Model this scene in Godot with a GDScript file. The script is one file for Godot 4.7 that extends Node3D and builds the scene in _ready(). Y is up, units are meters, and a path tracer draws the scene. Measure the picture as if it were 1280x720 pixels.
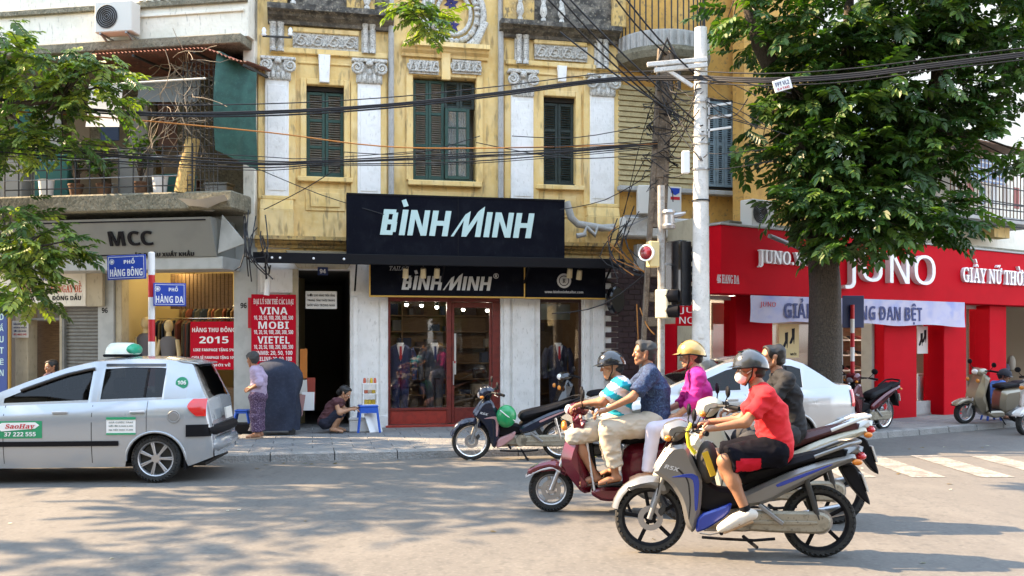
extends Node3D
# A street corner: the camera stands across the road, 1.675 m up. Distances come from ground contacts (1200 px focal length at 1280 px width).
const EYE := 1.675
const FOC := 1200.0
var M := {}
var used := {}
var rng := RandomNumberGenerator.new()

# ---------- mesh builder ----------
class MB:
	var v := PackedVector3Array()
	var n := PackedVector3Array()
	var c := PackedColorArray()
	var uv := PackedVector2Array()
	var has_c := false
	var has_uv := false
	var col := Color.WHITE
	func tri(a: Vector3, b: Vector3, d: Vector3, na: Vector3, nb: Vector3, nd: Vector3) -> void:
		if (d - a).cross(b - a).dot(na + nb + nd) < 0.0:
			v.append(a); v.append(d); v.append(b); n.append(na); n.append(nd); n.append(nb)
		else:
			v.append(a); v.append(b); v.append(d); n.append(na); n.append(nb); n.append(nd)
		if has_c:
			c.append(col); c.append(col); c.append(col)
	func quad(a: Vector3, b: Vector3, d: Vector3, e: Vector3, nn: Vector3) -> void:
		tri(a, b, d, nn, nn, nn)
		tri(a, d, e, nn, nn, nn)
	func face(pts: Array, toward: Vector3) -> void:
		var nn: Vector3 = (pts[2] - pts[0]).cross(pts[1] - pts[0]).normalized()
		if nn.dot(toward) < 0.0: nn = -nn
		for i in range(1, pts.size() - 1):
			tri(pts[0], pts[i], pts[i + 1], nn, nn, nn)
	func box(xf: Transform3D, s: Vector3, bev := 0.0) -> MB:
		var h := s * 0.5
		var b: float = min(bev, min(h.x, min(h.y, h.z)) * 0.9)
		var B := xf.basis
		for ax in 3:
			for sg in [-1.0, 1.0]:
				var a1 := (ax + 1) % 3
				var a2 := (ax + 2) % 3
				var q := []
				for k in [[-1, -1], [1, -1], [1, 1], [-1, 1]]:
					var p := Vector3.ZERO
					p[ax] = h[ax] * sg
					p[a1] = (h[a1] - b) * k[0]
					p[a2] = (h[a2] - b) * k[1]
					q.append(xf * p)
				var nn := Vector3.ZERO
				nn[ax] = sg
				nn = (B * nn).normalized()
				quad(q[0], q[1], q[2], q[3], nn)
		if b > 0.0:
			for ax in 3:
				var a1 := (ax + 1) % 3
				var a2 := (ax + 2) % 3
				for s1 in [-1.0, 1.0]:
					for s2 in [-1.0, 1.0]:
						var q := []
						for k in [[0, -1], [0, 1], [1, 1], [1, -1]]:
							var p := Vector3.ZERO
							p[ax] = (h[ax] - b) * k[1]
							p[a1] = (h[a1] - (b if k[0] == 1 else 0.0)) * s1
							p[a2] = (h[a2] - (b if k[0] == 0 else 0.0)) * s2
							q.append(xf * p)
						var nn := Vector3.ZERO
						nn[a1] = s1
						nn[a2] = s2
						quad(q[0], q[1], q[2], q[3], (B * nn).normalized())
			for sx in [-1.0, 1.0]:
				for sy in [-1.0, 1.0]:
					for sz in [-1.0, 1.0]:
						var nn := (B * Vector3(sx, sy, sz)).normalized()
						tri(xf * Vector3(h.x * sx, (h.y - b) * sy, (h.z - b) * sz), xf * Vector3((h.x - b) * sx, h.y * sy, (h.z - b) * sz), xf * Vector3((h.x - b) * sx, (h.y - b) * sy, h.z * sz), nn, nn, nn)
		return self
	# box by its corners
	func bx(a: Vector3, b: Vector3, bev := 0.0) -> MB:
		return box(Transform3D(Basis(), (a + b) * 0.5), (b - a).abs(), bev)
	# rectangular bar between two points
	func bar(a: Vector3, b: Vector3, w: float, hgt: float, bev := 0.0, up := Vector3.UP) -> MB:
		var d := (b - a)
		var L := d.length()
		if L < 1e-6: return self
		d /= L
		var sx := up.cross(d)
		if sx.length() < 0.01: sx = Vector3.RIGHT.cross(d)
		if sx.length() < 0.01: sx = Vector3.BACK.cross(d)
		sx = sx.normalized()
		return box(Transform3D(Basis(sx, d.cross(sx), d), (a + b) * 0.5), Vector3(w, hgt, L), bev)
	func grid(P: Array, wrap_u := false, toward := Vector3.ZERO, wrap_v := false) -> MB:
		# P[i][j] points; smooth normals; toward: a rough outward direction (or zero: away from the centroid of each row)
		var R := P.size()
		var C: int = P[0].size()
		var N := []
		for i in R:
			var row := PackedVector3Array()
			var cen := Vector3.ZERO
			for j in C: cen += P[i][j]
			cen /= C
			for j in C:
				var i0: int = max(i - 1, 0)
				var i1: int = min(i + 1, R - 1)
				if wrap_v:
					i0 = posmod(i - 1, R)
					i1 = (i + 1) % R
				var j0: int = posmod(j - 1, C) if wrap_u else max(j - 1, 0)
				var j1: int = (j + 1) % C if wrap_u else min(j + 1, C - 1)
				var q: Vector3 = (P[i1][j] - P[i0][j]).cross(P[i][j1] - P[i][j0])
				if q.length() < 1e-12:
					q = P[i][j] - cen
				q = q.normalized()
				var ref: Vector3 = toward if toward != Vector3.ZERO else P[i][j] - cen
				if q.dot(ref) < 0.0: q = -q
				row.append(q)
			N.append(row)
		for i in (R if wrap_v else R - 1):
			var ii := (i + 1) % R
			for j in (C if wrap_u else C - 1):
				var k := (j + 1) % C
				tri(P[i][j], P[ii][j], P[ii][k], N[i][j], N[ii][j], N[ii][k])
				tri(P[i][j], P[ii][k], P[i][k], N[i][j], N[ii][k], N[i][k])
		return self
	func tube(pts: Array, rad, seg := 8, caps := true, closed := false) -> MB:
		var P := []
		var m := pts.size()
		var prev := Vector3.ZERO
		for i in m:
			var t: Vector3
			if closed: t = pts[(i + 1) % m] - pts[posmod(i - 1, m)]
			else: t = pts[min(i + 1, m - 1)] - pts[max(i - 1, 0)]
			t = t.normalized()
			var u: Vector3
			if prev == Vector3.ZERO:
				u = t.cross(Vector3.UP)
				if u.length() < 0.1: u = t.cross(Vector3.RIGHT)
			else:
				u = prev - t * prev.dot(t)
			u = u.normalized()
			prev = u
			var w := t.cross(u)
			var r: float = rad if rad is float else rad[i]
			var row := PackedVector3Array()
			for j in seg:
				var a := TAU * j / seg
				row.append(pts[i] + (u * cos(a) + w * sin(a)) * r)
			P.append(row)
		grid(P, true, Vector3.ZERO, closed)
		if caps and not closed:
			for e in [0, m - 1]:
				var out: Vector3 = (pts[0] - pts[1]) if e == 0 else (pts[m - 1] - pts[m - 2])
				face(Array(P[e]), out)
		return self
	func cyl(a: Vector3, b: Vector3, r: float, r2 := -1.0, seg := 12) -> MB:
		return tube([a, b], [r, r if r2 < 0.0 else r2], seg, true)
	# lathe about local y; profile of Vector2(radius, y); each step flat along the profile unless smooth
	func lathe(xf: Transform3D, prof: Array, seg := 20, smooth := false, arc := TAU) -> MB:
		if smooth:
			var P := []
			for p in prof:
				var row := PackedVector3Array()
				for j in (seg if arc == TAU else seg + 1):
					var a := arc * j / seg
					row.append(xf * Vector3(p.x * cos(a), p.y, p.x * sin(a)))
				P.append(row)
			return grid(P, arc == TAU)
		for i in prof.size() - 1:
			var p: Vector2 = prof[i]
			var q: Vector2 = prof[i + 1]
			var nd := Vector2(q.y - p.y, p.x - q.x).normalized()
			for j in seg:
				var a := arc * j / seg
				var b := arc * (j + 1) / seg
				var na := (xf.basis * Vector3(cos(a) * nd.x, nd.y, sin(a) * nd.x)).normalized()
				var nb := (xf.basis * Vector3(cos(b) * nd.x, nd.y, sin(b) * nd.x)).normalized()
				var A := xf * Vector3(p.x * cos(a), p.y, p.x * sin(a))
				var B := xf * Vector3(p.x * cos(b), p.y, p.x * sin(b))
				var C := xf * Vector3(q.x * cos(a), q.y, q.x * sin(a))
				var D := xf * Vector3(q.x * cos(b), q.y, q.x * sin(b))
				tri(A, B, D, na, nb, nb)
				tri(A, D, C, na, nb, na)
		return self
	func ball(p: Vector3, r: Vector3, seg := 12, rings := 8, B := Basis()) -> MB:
		var P := []
		for i in rings + 1:
			var a := PI * i / rings - PI / 2
			var row := PackedVector3Array()
			for j in seg:
				var t := TAU * j / seg
				row.append(p + B * (Vector3(cos(a) * cos(t), sin(a), cos(a) * sin(t)) * r))
			P.append(row)
		return grid(P, true)
	# polygon in local xy, extruded along z from z0 to z1, edges bevelled
	func prism(xf: Transform3D, poly: PackedVector2Array, z0: float, z1: float, bev := 0.0, smooth := false) -> MB:
		if Geometry2D.is_polygon_clockwise(poly):
			poly = poly.duplicate()
			poly.reverse()
		var m := poly.size()
		var inner := poly
		if bev > 0.0:
			inner = PackedVector2Array()
			for i in m:
				var p0 := poly[posmod(i - 1, m)]
				var p1 := poly[i]
				var p2 := poly[(i + 1) % m]
				var d1 := (p1 - p0).normalized()
				var d2 := (p2 - p1).normalized()
				var n1 := Vector2(-d1.y, d1.x)
				var n2 := Vector2(-d2.y, d2.x)
				var nn := (n1 + n2)
				var q := nn.length_squared()
				inner.append(p1 + nn * (bev * min(2.0 / max(q, 0.4), 2.2)))
		var idx := Geometry2D.triangulate_polygon(poly)
		var N := (xf.basis * Vector3(0, 0, 1)).normalized()
		for i in range(0, idx.size(), 3):
			for sg in [0, 1]:
				var z: float = z1 if sg == 1 else z0
				var nn := N if sg == 1 else -N
				var a := inner[idx[i]]; var b := inner[idx[i + 1]]; var d := inner[idx[i + 2]]
				tri(xf * Vector3(a.x, a.y, z), xf * Vector3(b.x, b.y, z), xf * Vector3(d.x, d.y, z), nn, nn, nn)
		var en := PackedVector2Array()
		for i in m:
			var d := (poly[(i + 1) % m] - poly[i]).normalized()
			en.append(Vector2(d.y, -d.x))
		for i in m:
			var j := (i + 1) % m
			var a := poly[i]; var b := poly[j]
			var ia := inner[i]; var ib := inner[j]
			var ea := en[i]
			var eb := en[i]
			if smooth:
				var pa := en[posmod(i - 1, m)]
				var pb := en[j]
				if pa.dot(en[i]) > 0.5: ea = (pa + en[i]).normalized()
				if pb.dot(en[i]) > 0.5: eb = (pb + en[i]).normalized()
			var na := (xf.basis * Vector3(ea.x, ea.y, 0)).normalized()
			var nb := (xf.basis * Vector3(eb.x, eb.y, 0)).normalized()
			var A := xf * Vector3(a.x, a.y, z0 + bev); var B := xf * Vector3(b.x, b.y, z0 + bev)
			var C := xf * Vector3(b.x, b.y, z1 - bev); var D := xf * Vector3(a.x, a.y, z1 - bev)
			tri(A, B, C, na, nb, nb)
			tri(A, C, D, na, nb, na)
			if bev > 0.0:
				var A2 := xf * Vector3(ia.x, ia.y, z0); var B2 := xf * Vector3(ib.x, ib.y, z0)
				var C2 := xf * Vector3(ib.x, ib.y, z1); var D2 := xf * Vector3(ia.x, ia.y, z1)
				var s := 0.7071
				tri(A2, B2, B, (na * s - N * s), (nb * s - N * s), (nb * s - N * s))
				tri(A2, B, A, (na * s - N * s), (nb * s - N * s), (na * s - N * s))
				tri(D, C, C2, (na * s + N * s), (nb * s + N * s), (nb * s + N * s))
				tri(D, C2, D2, (na * s + N * s), (nb * s + N * s), (na * s + N * s))
		return self
	# a wall in local xy with rectangular holes [x0, y0, x1, y1]; front at z1, back at z0
	func wall(x0: float, y0: float, x1: float, y1: float, z0: float, z1: float, holes := []) -> MB:
		var xs := [x0, x1]
		var ys := [y0, y1]
		for h in holes:
			xs.append(clamp(h[0], x0, x1)); xs.append(clamp(h[2], x0, x1))
			ys.append(clamp(h[1], y0, y1)); ys.append(clamp(h[3], y0, y1))
		xs.sort(); ys.sort()
		for i in xs.size() - 1:
			for j in ys.size() - 1:
				if xs[i + 1] - xs[i] < 1e-5 or ys[j + 1] - ys[j] < 1e-5: continue
				var cx: float = (xs[i] + xs[i + 1]) / 2
				var cy: float = (ys[j] + ys[j + 1]) / 2
				var open := false
				for h in holes:
					if cx > h[0] and cx < h[2] and cy > h[1] and cy < h[3]: open = true
				if open: continue
				for zz in [z0, z1]:
					quad(Vector3(xs[i], ys[j], zz), Vector3(xs[i + 1], ys[j], zz), Vector3(xs[i + 1], ys[j + 1], zz), Vector3(xs[i], ys[j + 1], zz), Vector3(0, 0, 1 if zz == z1 else -1))
		var rim := [[x0, y0, x1, y1, 1.0]]
		for h in holes: rim.append([h[0], h[1], h[2], h[3], -1.0])
		for r in rim:
			var s: float = r[4]
			quad(Vector3(r[0], r[1], z0), Vector3(r[0], r[3], z0), Vector3(r[0], r[3], z1), Vector3(r[0], r[1], z1), Vector3(-s, 0, 0))
			quad(Vector3(r[2], r[1], z0), Vector3(r[2], r[3], z0), Vector3(r[2], r[3], z1), Vector3(r[2], r[1], z1), Vector3(s, 0, 0))
			quad(Vector3(r[0], r[3], z0), Vector3(r[2], r[3], z0), Vector3(r[2], r[3], z1), Vector3(r[0], r[3], z1), Vector3(0, s, 0))
			quad(Vector3(r[0], r[1], z0), Vector3(r[2], r[1], z0), Vector3(r[2], r[1], z1), Vector3(r[0], r[1], z1), Vector3(0, -s, 0))
		return self
	func mesh(mat: Material) -> ArrayMesh:
		var a := []
		a.resize(Mesh.ARRAY_MAX)
		a[Mesh.ARRAY_VERTEX] = v
		a[Mesh.ARRAY_NORMAL] = n
		if has_c: a[Mesh.ARRAY_COLOR] = c
		if has_uv: a[Mesh.ARRAY_TEX_UV] = uv
		var m := ArrayMesh.new()
		m.add_surface_from_arrays(Mesh.PRIMITIVE_TRIANGLES, a)
		m.surface_set_material(0, mat)
		return m

# shorthand
func V(x: float, y: float, z: float) -> Vector3: return Vector3(x, y, z)
func U(x: float, y: float) -> Vector2: return Vector2(x, y)
func N() -> MB: return MB.new()
func P2(a: Array) -> PackedVector2Array: return PackedVector2Array(a)
func P3(a: Array) -> PackedVector3Array: return PackedVector3Array(a)

# ---------- nodes ----------
func numbered(called: String) -> String:
	if not used.has(called):
		used[called] = 0
		return called
	used[called] += 1
	return "%s_%03d" % [called, used[called]]

func tag(o: Node3D, label: String, category: String, group := "") -> Node3D:
	o.set_meta("label", label)
	o.set_meta("category", category)
	if group != "": o.set_meta("group", group)
	return o

func thing(called: String, label: String, category: String, xf := Transform3D(), group := "") -> Node3D:
	var o := Node3D.new()
	o.name = numbered(called)
	add_child(o)
	o.transform = xf
	return tag(o, label, category, group)

func part(parent: Node3D, called: String, mb: MB, mat: Material, xf := Transform3D()) -> MeshInstance3D:
	var o := MeshInstance3D.new()
	o.mesh = mb.mesh(mat)
	o.transform = xf
	o.name = called
	parent.add_child(o, true)
	return o

func piece(parent: Node3D, called: String, mesh: Mesh, xf: Transform3D) -> MeshInstance3D:
	var o := MeshInstance3D.new()
	o.mesh = mesh
	o.transform = xf
	o.name = called
	parent.add_child(o, true)
	return o

func single(called: String, mb: MB, mat: Material, label: String, category: String, xf := Transform3D(), group := "") -> MeshInstance3D:
	var o := MeshInstance3D.new()
	o.mesh = mb.mesh(mat)
	o.name = numbered(called)
	o.transform = xf
	add_child(o)
	tag(o, label, category, group)
	return o

func struct(called: String, mb: MB, mat: Material, xf := Transform3D()) -> MeshInstance3D:
	var o := MeshInstance3D.new()
	o.mesh = mb.mesh(mat)
	o.name = numbered(called)
	o.transform = xf
	add_child(o)
	o.set_meta("kind", "structure")
	return o

func copy_of(src: Node3D, xf: Transform3D, label: String) -> Node3D:
	var base: String = String(src.name)
	var r := RegEx.create_from_string("_\\d{3}$")
	base = r.sub(base, "")
	var o: Node3D = src.duplicate()
	o.name = numbered(base)
	add_child(o)
	o.transform = xf
	o.set_meta("label", label)
	return o

var fonts := {}
func font(kind := "Droid Sans", bold := true) -> SystemFont:
	var k := kind + str(bold)
	if not fonts.has(k):
		var f := SystemFont.new()
		f.font_names = PackedStringArray([kind])
		f.font_weight = 700 if bold else 400
		fonts[k] = f
	return fonts[k]

const VN := {"Ả": "Ah", "Ạ": "A.", "Ấ": "Âa", "Ầ": "Âg", "Ẩ": "Âh", "Ắ": "Ăa", "Ặ": "Ă.", "Ẻ": "Eh", "Ế": "Êa", "Ề": "Êg", "Ệ": "Ê.", "Ị": "I.", "Ọ": "O.", "Ố": "Ôa", "Ộ": "Ô.", "Ớ": "Ooa", "Ờ": "Oog", "Ơ": "Oo", "Ư": "Uo", "Ứ": "Uoa", "Ữ": "Uot", "Ự": "Uo.", "Ụ": "U."}

# writing, its box scaled to w x h metres, centred on xf's origin and standing proud along +z; tone marks the font lacks are added as strokes
func text(parent: Node3D, called: String, s: String, xf: Transform3D, w: float, h: float, mat: Material, depth := 0.01, kind := "Droid Sans", bold := true, shear := 0.0) -> MeshInstance3D:
	var f := font(kind, bold)
	var plain := ""
	var marks := []
	for ch in s:
		if VN.has(ch):
			var before := f.get_string_size(plain, HORIZONTAL_ALIGNMENT_LEFT, -1, 48).x
			plain += VN[ch][0]
			var after := f.get_string_size(plain, HORIZONTAL_ALIGNMENT_LEFT, -1, 48).x
			marks.append([VN[ch].substr(1), before * 0.01, after * 0.01, VN[ch][0] in "ÂĂÊÔ"])
		else:
			plain += ch
	var t := TextMesh.new()
	t.text = plain
	t.font = f
	t.font_size = 48
	t.pixel_size = 0.01
	t.curve_step = 1.5
	t.depth = 0.1
	t.material = mat
	var bb := t.get_aabb()
	var o := MeshInstance3D.new()
	o.mesh = t
	o.name = called
	var sx: float = w / max(bb.size.x, 0.001)
	var sy: float = h / max(bb.size.y, 0.001)
	var B := Basis(V(sx, 0, 0), V(shear * sy, sy, 0), V(0, 0, depth / 0.1))
	var cen := bb.get_center()
	o.transform = xf * Transform3D(B, -(B * cen) + V(0, 0, depth * 0.5))
	parent.add_child(o, true)
	if not marks.is_empty():
		var full := f.get_string_size(plain, HORIZONTAL_ALIGNMENT_LEFT, -1, 48)
		var base := full.y * 0.005 - f.get_ascent(48) * 0.01
		for k in marks:
			var x: float = (k[1] + k[2]) / 2 - full.x * 0.005
			var y: float = base + 0.34 + (0.12 if k[3] else 0.03)
			for c in k[0]:
				var mb := N()
				match c:
					"a": mb.prism(Transform3D(), P2([U(x - 0.03, y), U(x + 0.02, y), U(x + 0.10, y + 0.09), U(x + 0.03, y + 0.09)]), -0.05, 0.05)
					"g": mb.prism(Transform3D(), P2([U(x + 0.03, y), U(x - 0.02, y), U(x - 0.10, y + 0.09), U(x - 0.03, y + 0.09)]), -0.05, 0.05)
					"h": mb.prism(Transform3D(), P2([U(x - 0.02, y), U(x + 0.02, y), U(x + 0.06, y + 0.06), U(x + 0.03, y + 0.11), U(x - 0.05, y + 0.09), U(x - 0.04, y + 0.065), U(x + 0.01, y + 0.06)]), -0.05, 0.05)
					"t": mb.prism(Transform3D(), P2([U(x - 0.09, y + 0.02), U(x - 0.03, y + 0.05), U(x + 0.03, y + 0.02), U(x + 0.09, y + 0.06), U(x + 0.09, y + 0.09), U(x + 0.03, y + 0.055), U(x - 0.03, y + 0.085), U(x - 0.09, y + 0.055)]), -0.05, 0.05)
					".": mb.bx(V(x - 0.035, base - 0.10, -0.05), V(x + 0.035, base - 0.035, 0.05))
					"o": mb.bx(V(x + 0.12, base + 0.29, -0.05), V(x + 0.18, base + 0.38, 0.05))
				if mb.v.size() > 0: part(o, "tone_mark", mb, mat)
	return o

# ---------- places ----------
func ground_at(px: float, py: float, y := 0.0) -> Vector3:
	var d := FOC * (EYE - y) / (py - 430.0)
	return V((px - 640.0) / FOC * d, y, -d)

func at(px: float, py: float, d: float) -> Vector3:
	return V((px - 640.0) / FOC * d, EYE + (430.0 - py) / FOC * d, -d)

# where the line of sight through a point of the photograph meets the plane z = lz of a wall frame
func on(F: Transform3D, px: float, py: float, lz := 0.0) -> Vector3:
	var I := F.affine_inverse()
	var o := I * V(0, EYE, 0)
	var d := I.basis * V((px - 640.0) / FOC, (430.0 - py) / FOC, -1.0)
	var t := (lz - o.z) / d.z
	return o + d * t

func frame(x: float, d: float, deg: float) -> Transform3D:
	return Transform3D(Basis(Vector3.UP, deg_to_rad(deg)), V(x, 0, -d))

func T(p: Vector3) -> Transform3D:
	return Transform3D(Basis(), p)

func TR(p: Vector3, e: Vector3) -> Transform3D:
	return Transform3D(Basis.from_euler(e * PI / 180.0), p)

# ---------- materials ----------
func lin(r: float, g: float, b: float) -> Color:
	return Color(r, g, b).linear_to_srgb()

func mat(c: Color, rough := 0.7, metal := 0.0, coat := 0.0) -> StandardMaterial3D:
	var m := StandardMaterial3D.new()
	m.albedo_color = c
	m.roughness = rough
	m.metallic = metal
	if coat > 0.0:
		m.clearcoat_enabled = true
		m.clearcoat = coat
		m.clearcoat_roughness = 0.05
	return m

# a picture of matter: layers of [frequency (cycles per tile), colour, low, high, strength, stretch_x, stretch_y] blended over a base colour
func picture(size: int, base: Color, layers: Array, sd := 1) -> ImageTexture:
	var px := size * size
	var r := PackedFloat32Array(); var g := PackedFloat32Array(); var b := PackedFloat32Array()
	r.resize(px); g.resize(px); b.resize(px)
	r.fill(base.r); g.fill(base.g); b.fill(base.b)
	for L in layers:
		sd += 7
		var nz := FastNoiseLite.new()
		nz.seed = sd
		nz.noise_type = FastNoiseLite.TYPE_SIMPLEX_SMOOTH
		nz.frequency = L[0] / float(size)
		nz.fractal_octaves = 4
		var stx: float = L[5] if L.size() > 5 else 1.0
		var sty: float = L[6] if L.size() > 6 else 1.0
		var w: int = max(int(size / stx), 8)
		var h: int = max(int(size / sty), 8)
		var im := nz.get_seamless_image(w, h, false, false, 0.12, false)
		if w != size or h != size: im.resize(size, size, Image.INTERPOLATE_CUBIC)
		im.convert(Image.FORMAT_L8)
		var dat := im.get_data()
		var c: Color = L[1]
		var lut := PackedFloat32Array()
		for i in 256: lut.append(smoothstep(L[2], L[3], i / 255.0) * L[4])
		for i in px:
			var a := lut[dat[i]]
			if a > 0.003:
				r[i] += (c.r - r[i]) * a
				g[i] += (c.g - g[i]) * a
				b[i] += (c.b - b[i]) * a
	var out := PackedByteArray()
	out.resize(px * 3)
	for i in px:
		out[i * 3] = int(clamp(r[i] * 255.0, 0.0, 255.0))
		out[i * 3 + 1] = int(clamp(g[i] * 255.0, 0.0, 255.0))
		out[i * 3 + 2] = int(clamp(b[i] * 255.0, 0.0, 255.0))
	return ImageTexture.create_from_image(Image.create_from_data(size, size, false, Image.FORMAT_RGB8, out))

var bumps := {}
func bump(freq: float, strength: float) -> NoiseTexture2D:
	var k := "%f_%f" % [freq, strength]
	if not bumps.has(k):
		var nz := FastNoiseLite.new()
		nz.seed = 5
		nz.frequency = freq
		nz.fractal_octaves = 4
		var t := NoiseTexture2D.new()
		t.width = 256; t.height = 256
		t.seamless = true
		t.as_normal_map = true
		t.bump_strength = strength
		t.noise = nz
		bumps[k] = t
	return bumps[k]

func surf(tex: Texture2D, tile: float, rough := 0.85, world := true, bump_freq := 0.0, bump_strength := 3.0, metal := 0.0) -> StandardMaterial3D:
	var m := StandardMaterial3D.new()
	m.albedo_texture = tex
	m.uv1_triplanar = true
	m.uv1_world_triplanar = world
	m.uv1_scale = Vector3.ONE / tile
	m.roughness = rough
	m.metallic = metal
	if bump_freq > 0.0:
		m.normal_enabled = true
		m.normal_texture = bump(bump_freq, bump_strength)
	return m

func glow(c: Color, e: float) -> StandardMaterial3D:
	var m := mat(c, 0.5)
	m.emission_enabled = true
	m.emission = c
	m.emission_energy_multiplier = e
	return m

func pane(c: Color, a: float, rough := 0.02) -> StandardMaterial3D:
	var m := StandardMaterial3D.new()
	m.albedo_color = Color(c.r, c.g, c.b, a)
	m.transparency = BaseMaterial3D.TRANSPARENCY_ALPHA
	m.roughness = rough
	m.metallic_specular = 0.6
	return m

var FB: Transform3D   # the yellow townhouse's wall: x along it, y up, z out to the street
var FL: Transform3D   # the row left of it
var FM: Transform3D   # the ochre corner house
var FJ: Transform3D   # the red shoe shop

func _ready() -> void:
	var cam := Camera3D.new()
	cam.name = "camera"
	cam.projection = Camera3D.PROJECTION_FRUSTUM
	cam.near = 0.1
	cam.far = 400.0
	cam.size = 0.1 * 720.0 / FOC
	cam.frustum_offset = U(0, 0.1 * 70.0 / FOC)
	cam.position = V(0, EYE, 0)
	add_child(cam)
	var env := Environment.new()
	env.background_mode = Environment.BG_SKY
	var sky := Sky.new()
	var sm := ProceduralSkyMaterial.new()
	sm.sky_top_color = Color(0.66, 0.74, 0.84)
	sm.sky_horizon_color = Color(0.95, 0.935, 0.91)
	sm.sky_curve = 0.12
	sm.ground_horizon_color = Color(0.6, 0.58, 0.55)
	sm.ground_bottom_color = Color(0.35, 0.33, 0.3)
	sm.sky_energy_multiplier = 1.0
	sm.sun_angle_max = 0.0
	sky.sky_material = sm
	env.sky = sky
	env.tonemap_mode = Environment.TONE_MAPPER_LINEAR
	env.tonemap_exposure = 5.0
	env.sdfgi_enabled = true
	env.ssao_enabled = true
	env.ssil_enabled = true
	var we := WorldEnvironment.new()
	we.name = "world"
	we.environment = env
	add_child(we)
	var sun := DirectionalLight3D.new()
	sun.name = "sun"
	sun.light_color = Color(1.0, 0.87, 0.70)
	sun.light_energy = 1.35
	sun.light_angular_distance = 0.6
	sun.shadow_enabled = true
	add_child(sun)
	sun.look_at_from_position(Vector3.ZERO, V(0.776, -0.616, 0.134), Vector3.UP)

	rng.seed = 11
	FB = frame(-2.244, 17.95, 12.0)
	FL = frame(-4.70, 17.43, -10.0)
	FM = frame(2.02, 18.86, 17.0)
	FJ = frame(3.5, 17.3, 34.0)
	materials()
	setting()
	townhouse()
	left_row()
	corner_house()
	shoe_shop()
	across()
	furniture()
	wires()
	vehicles()
	people()
	trees()
	litter()

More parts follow.
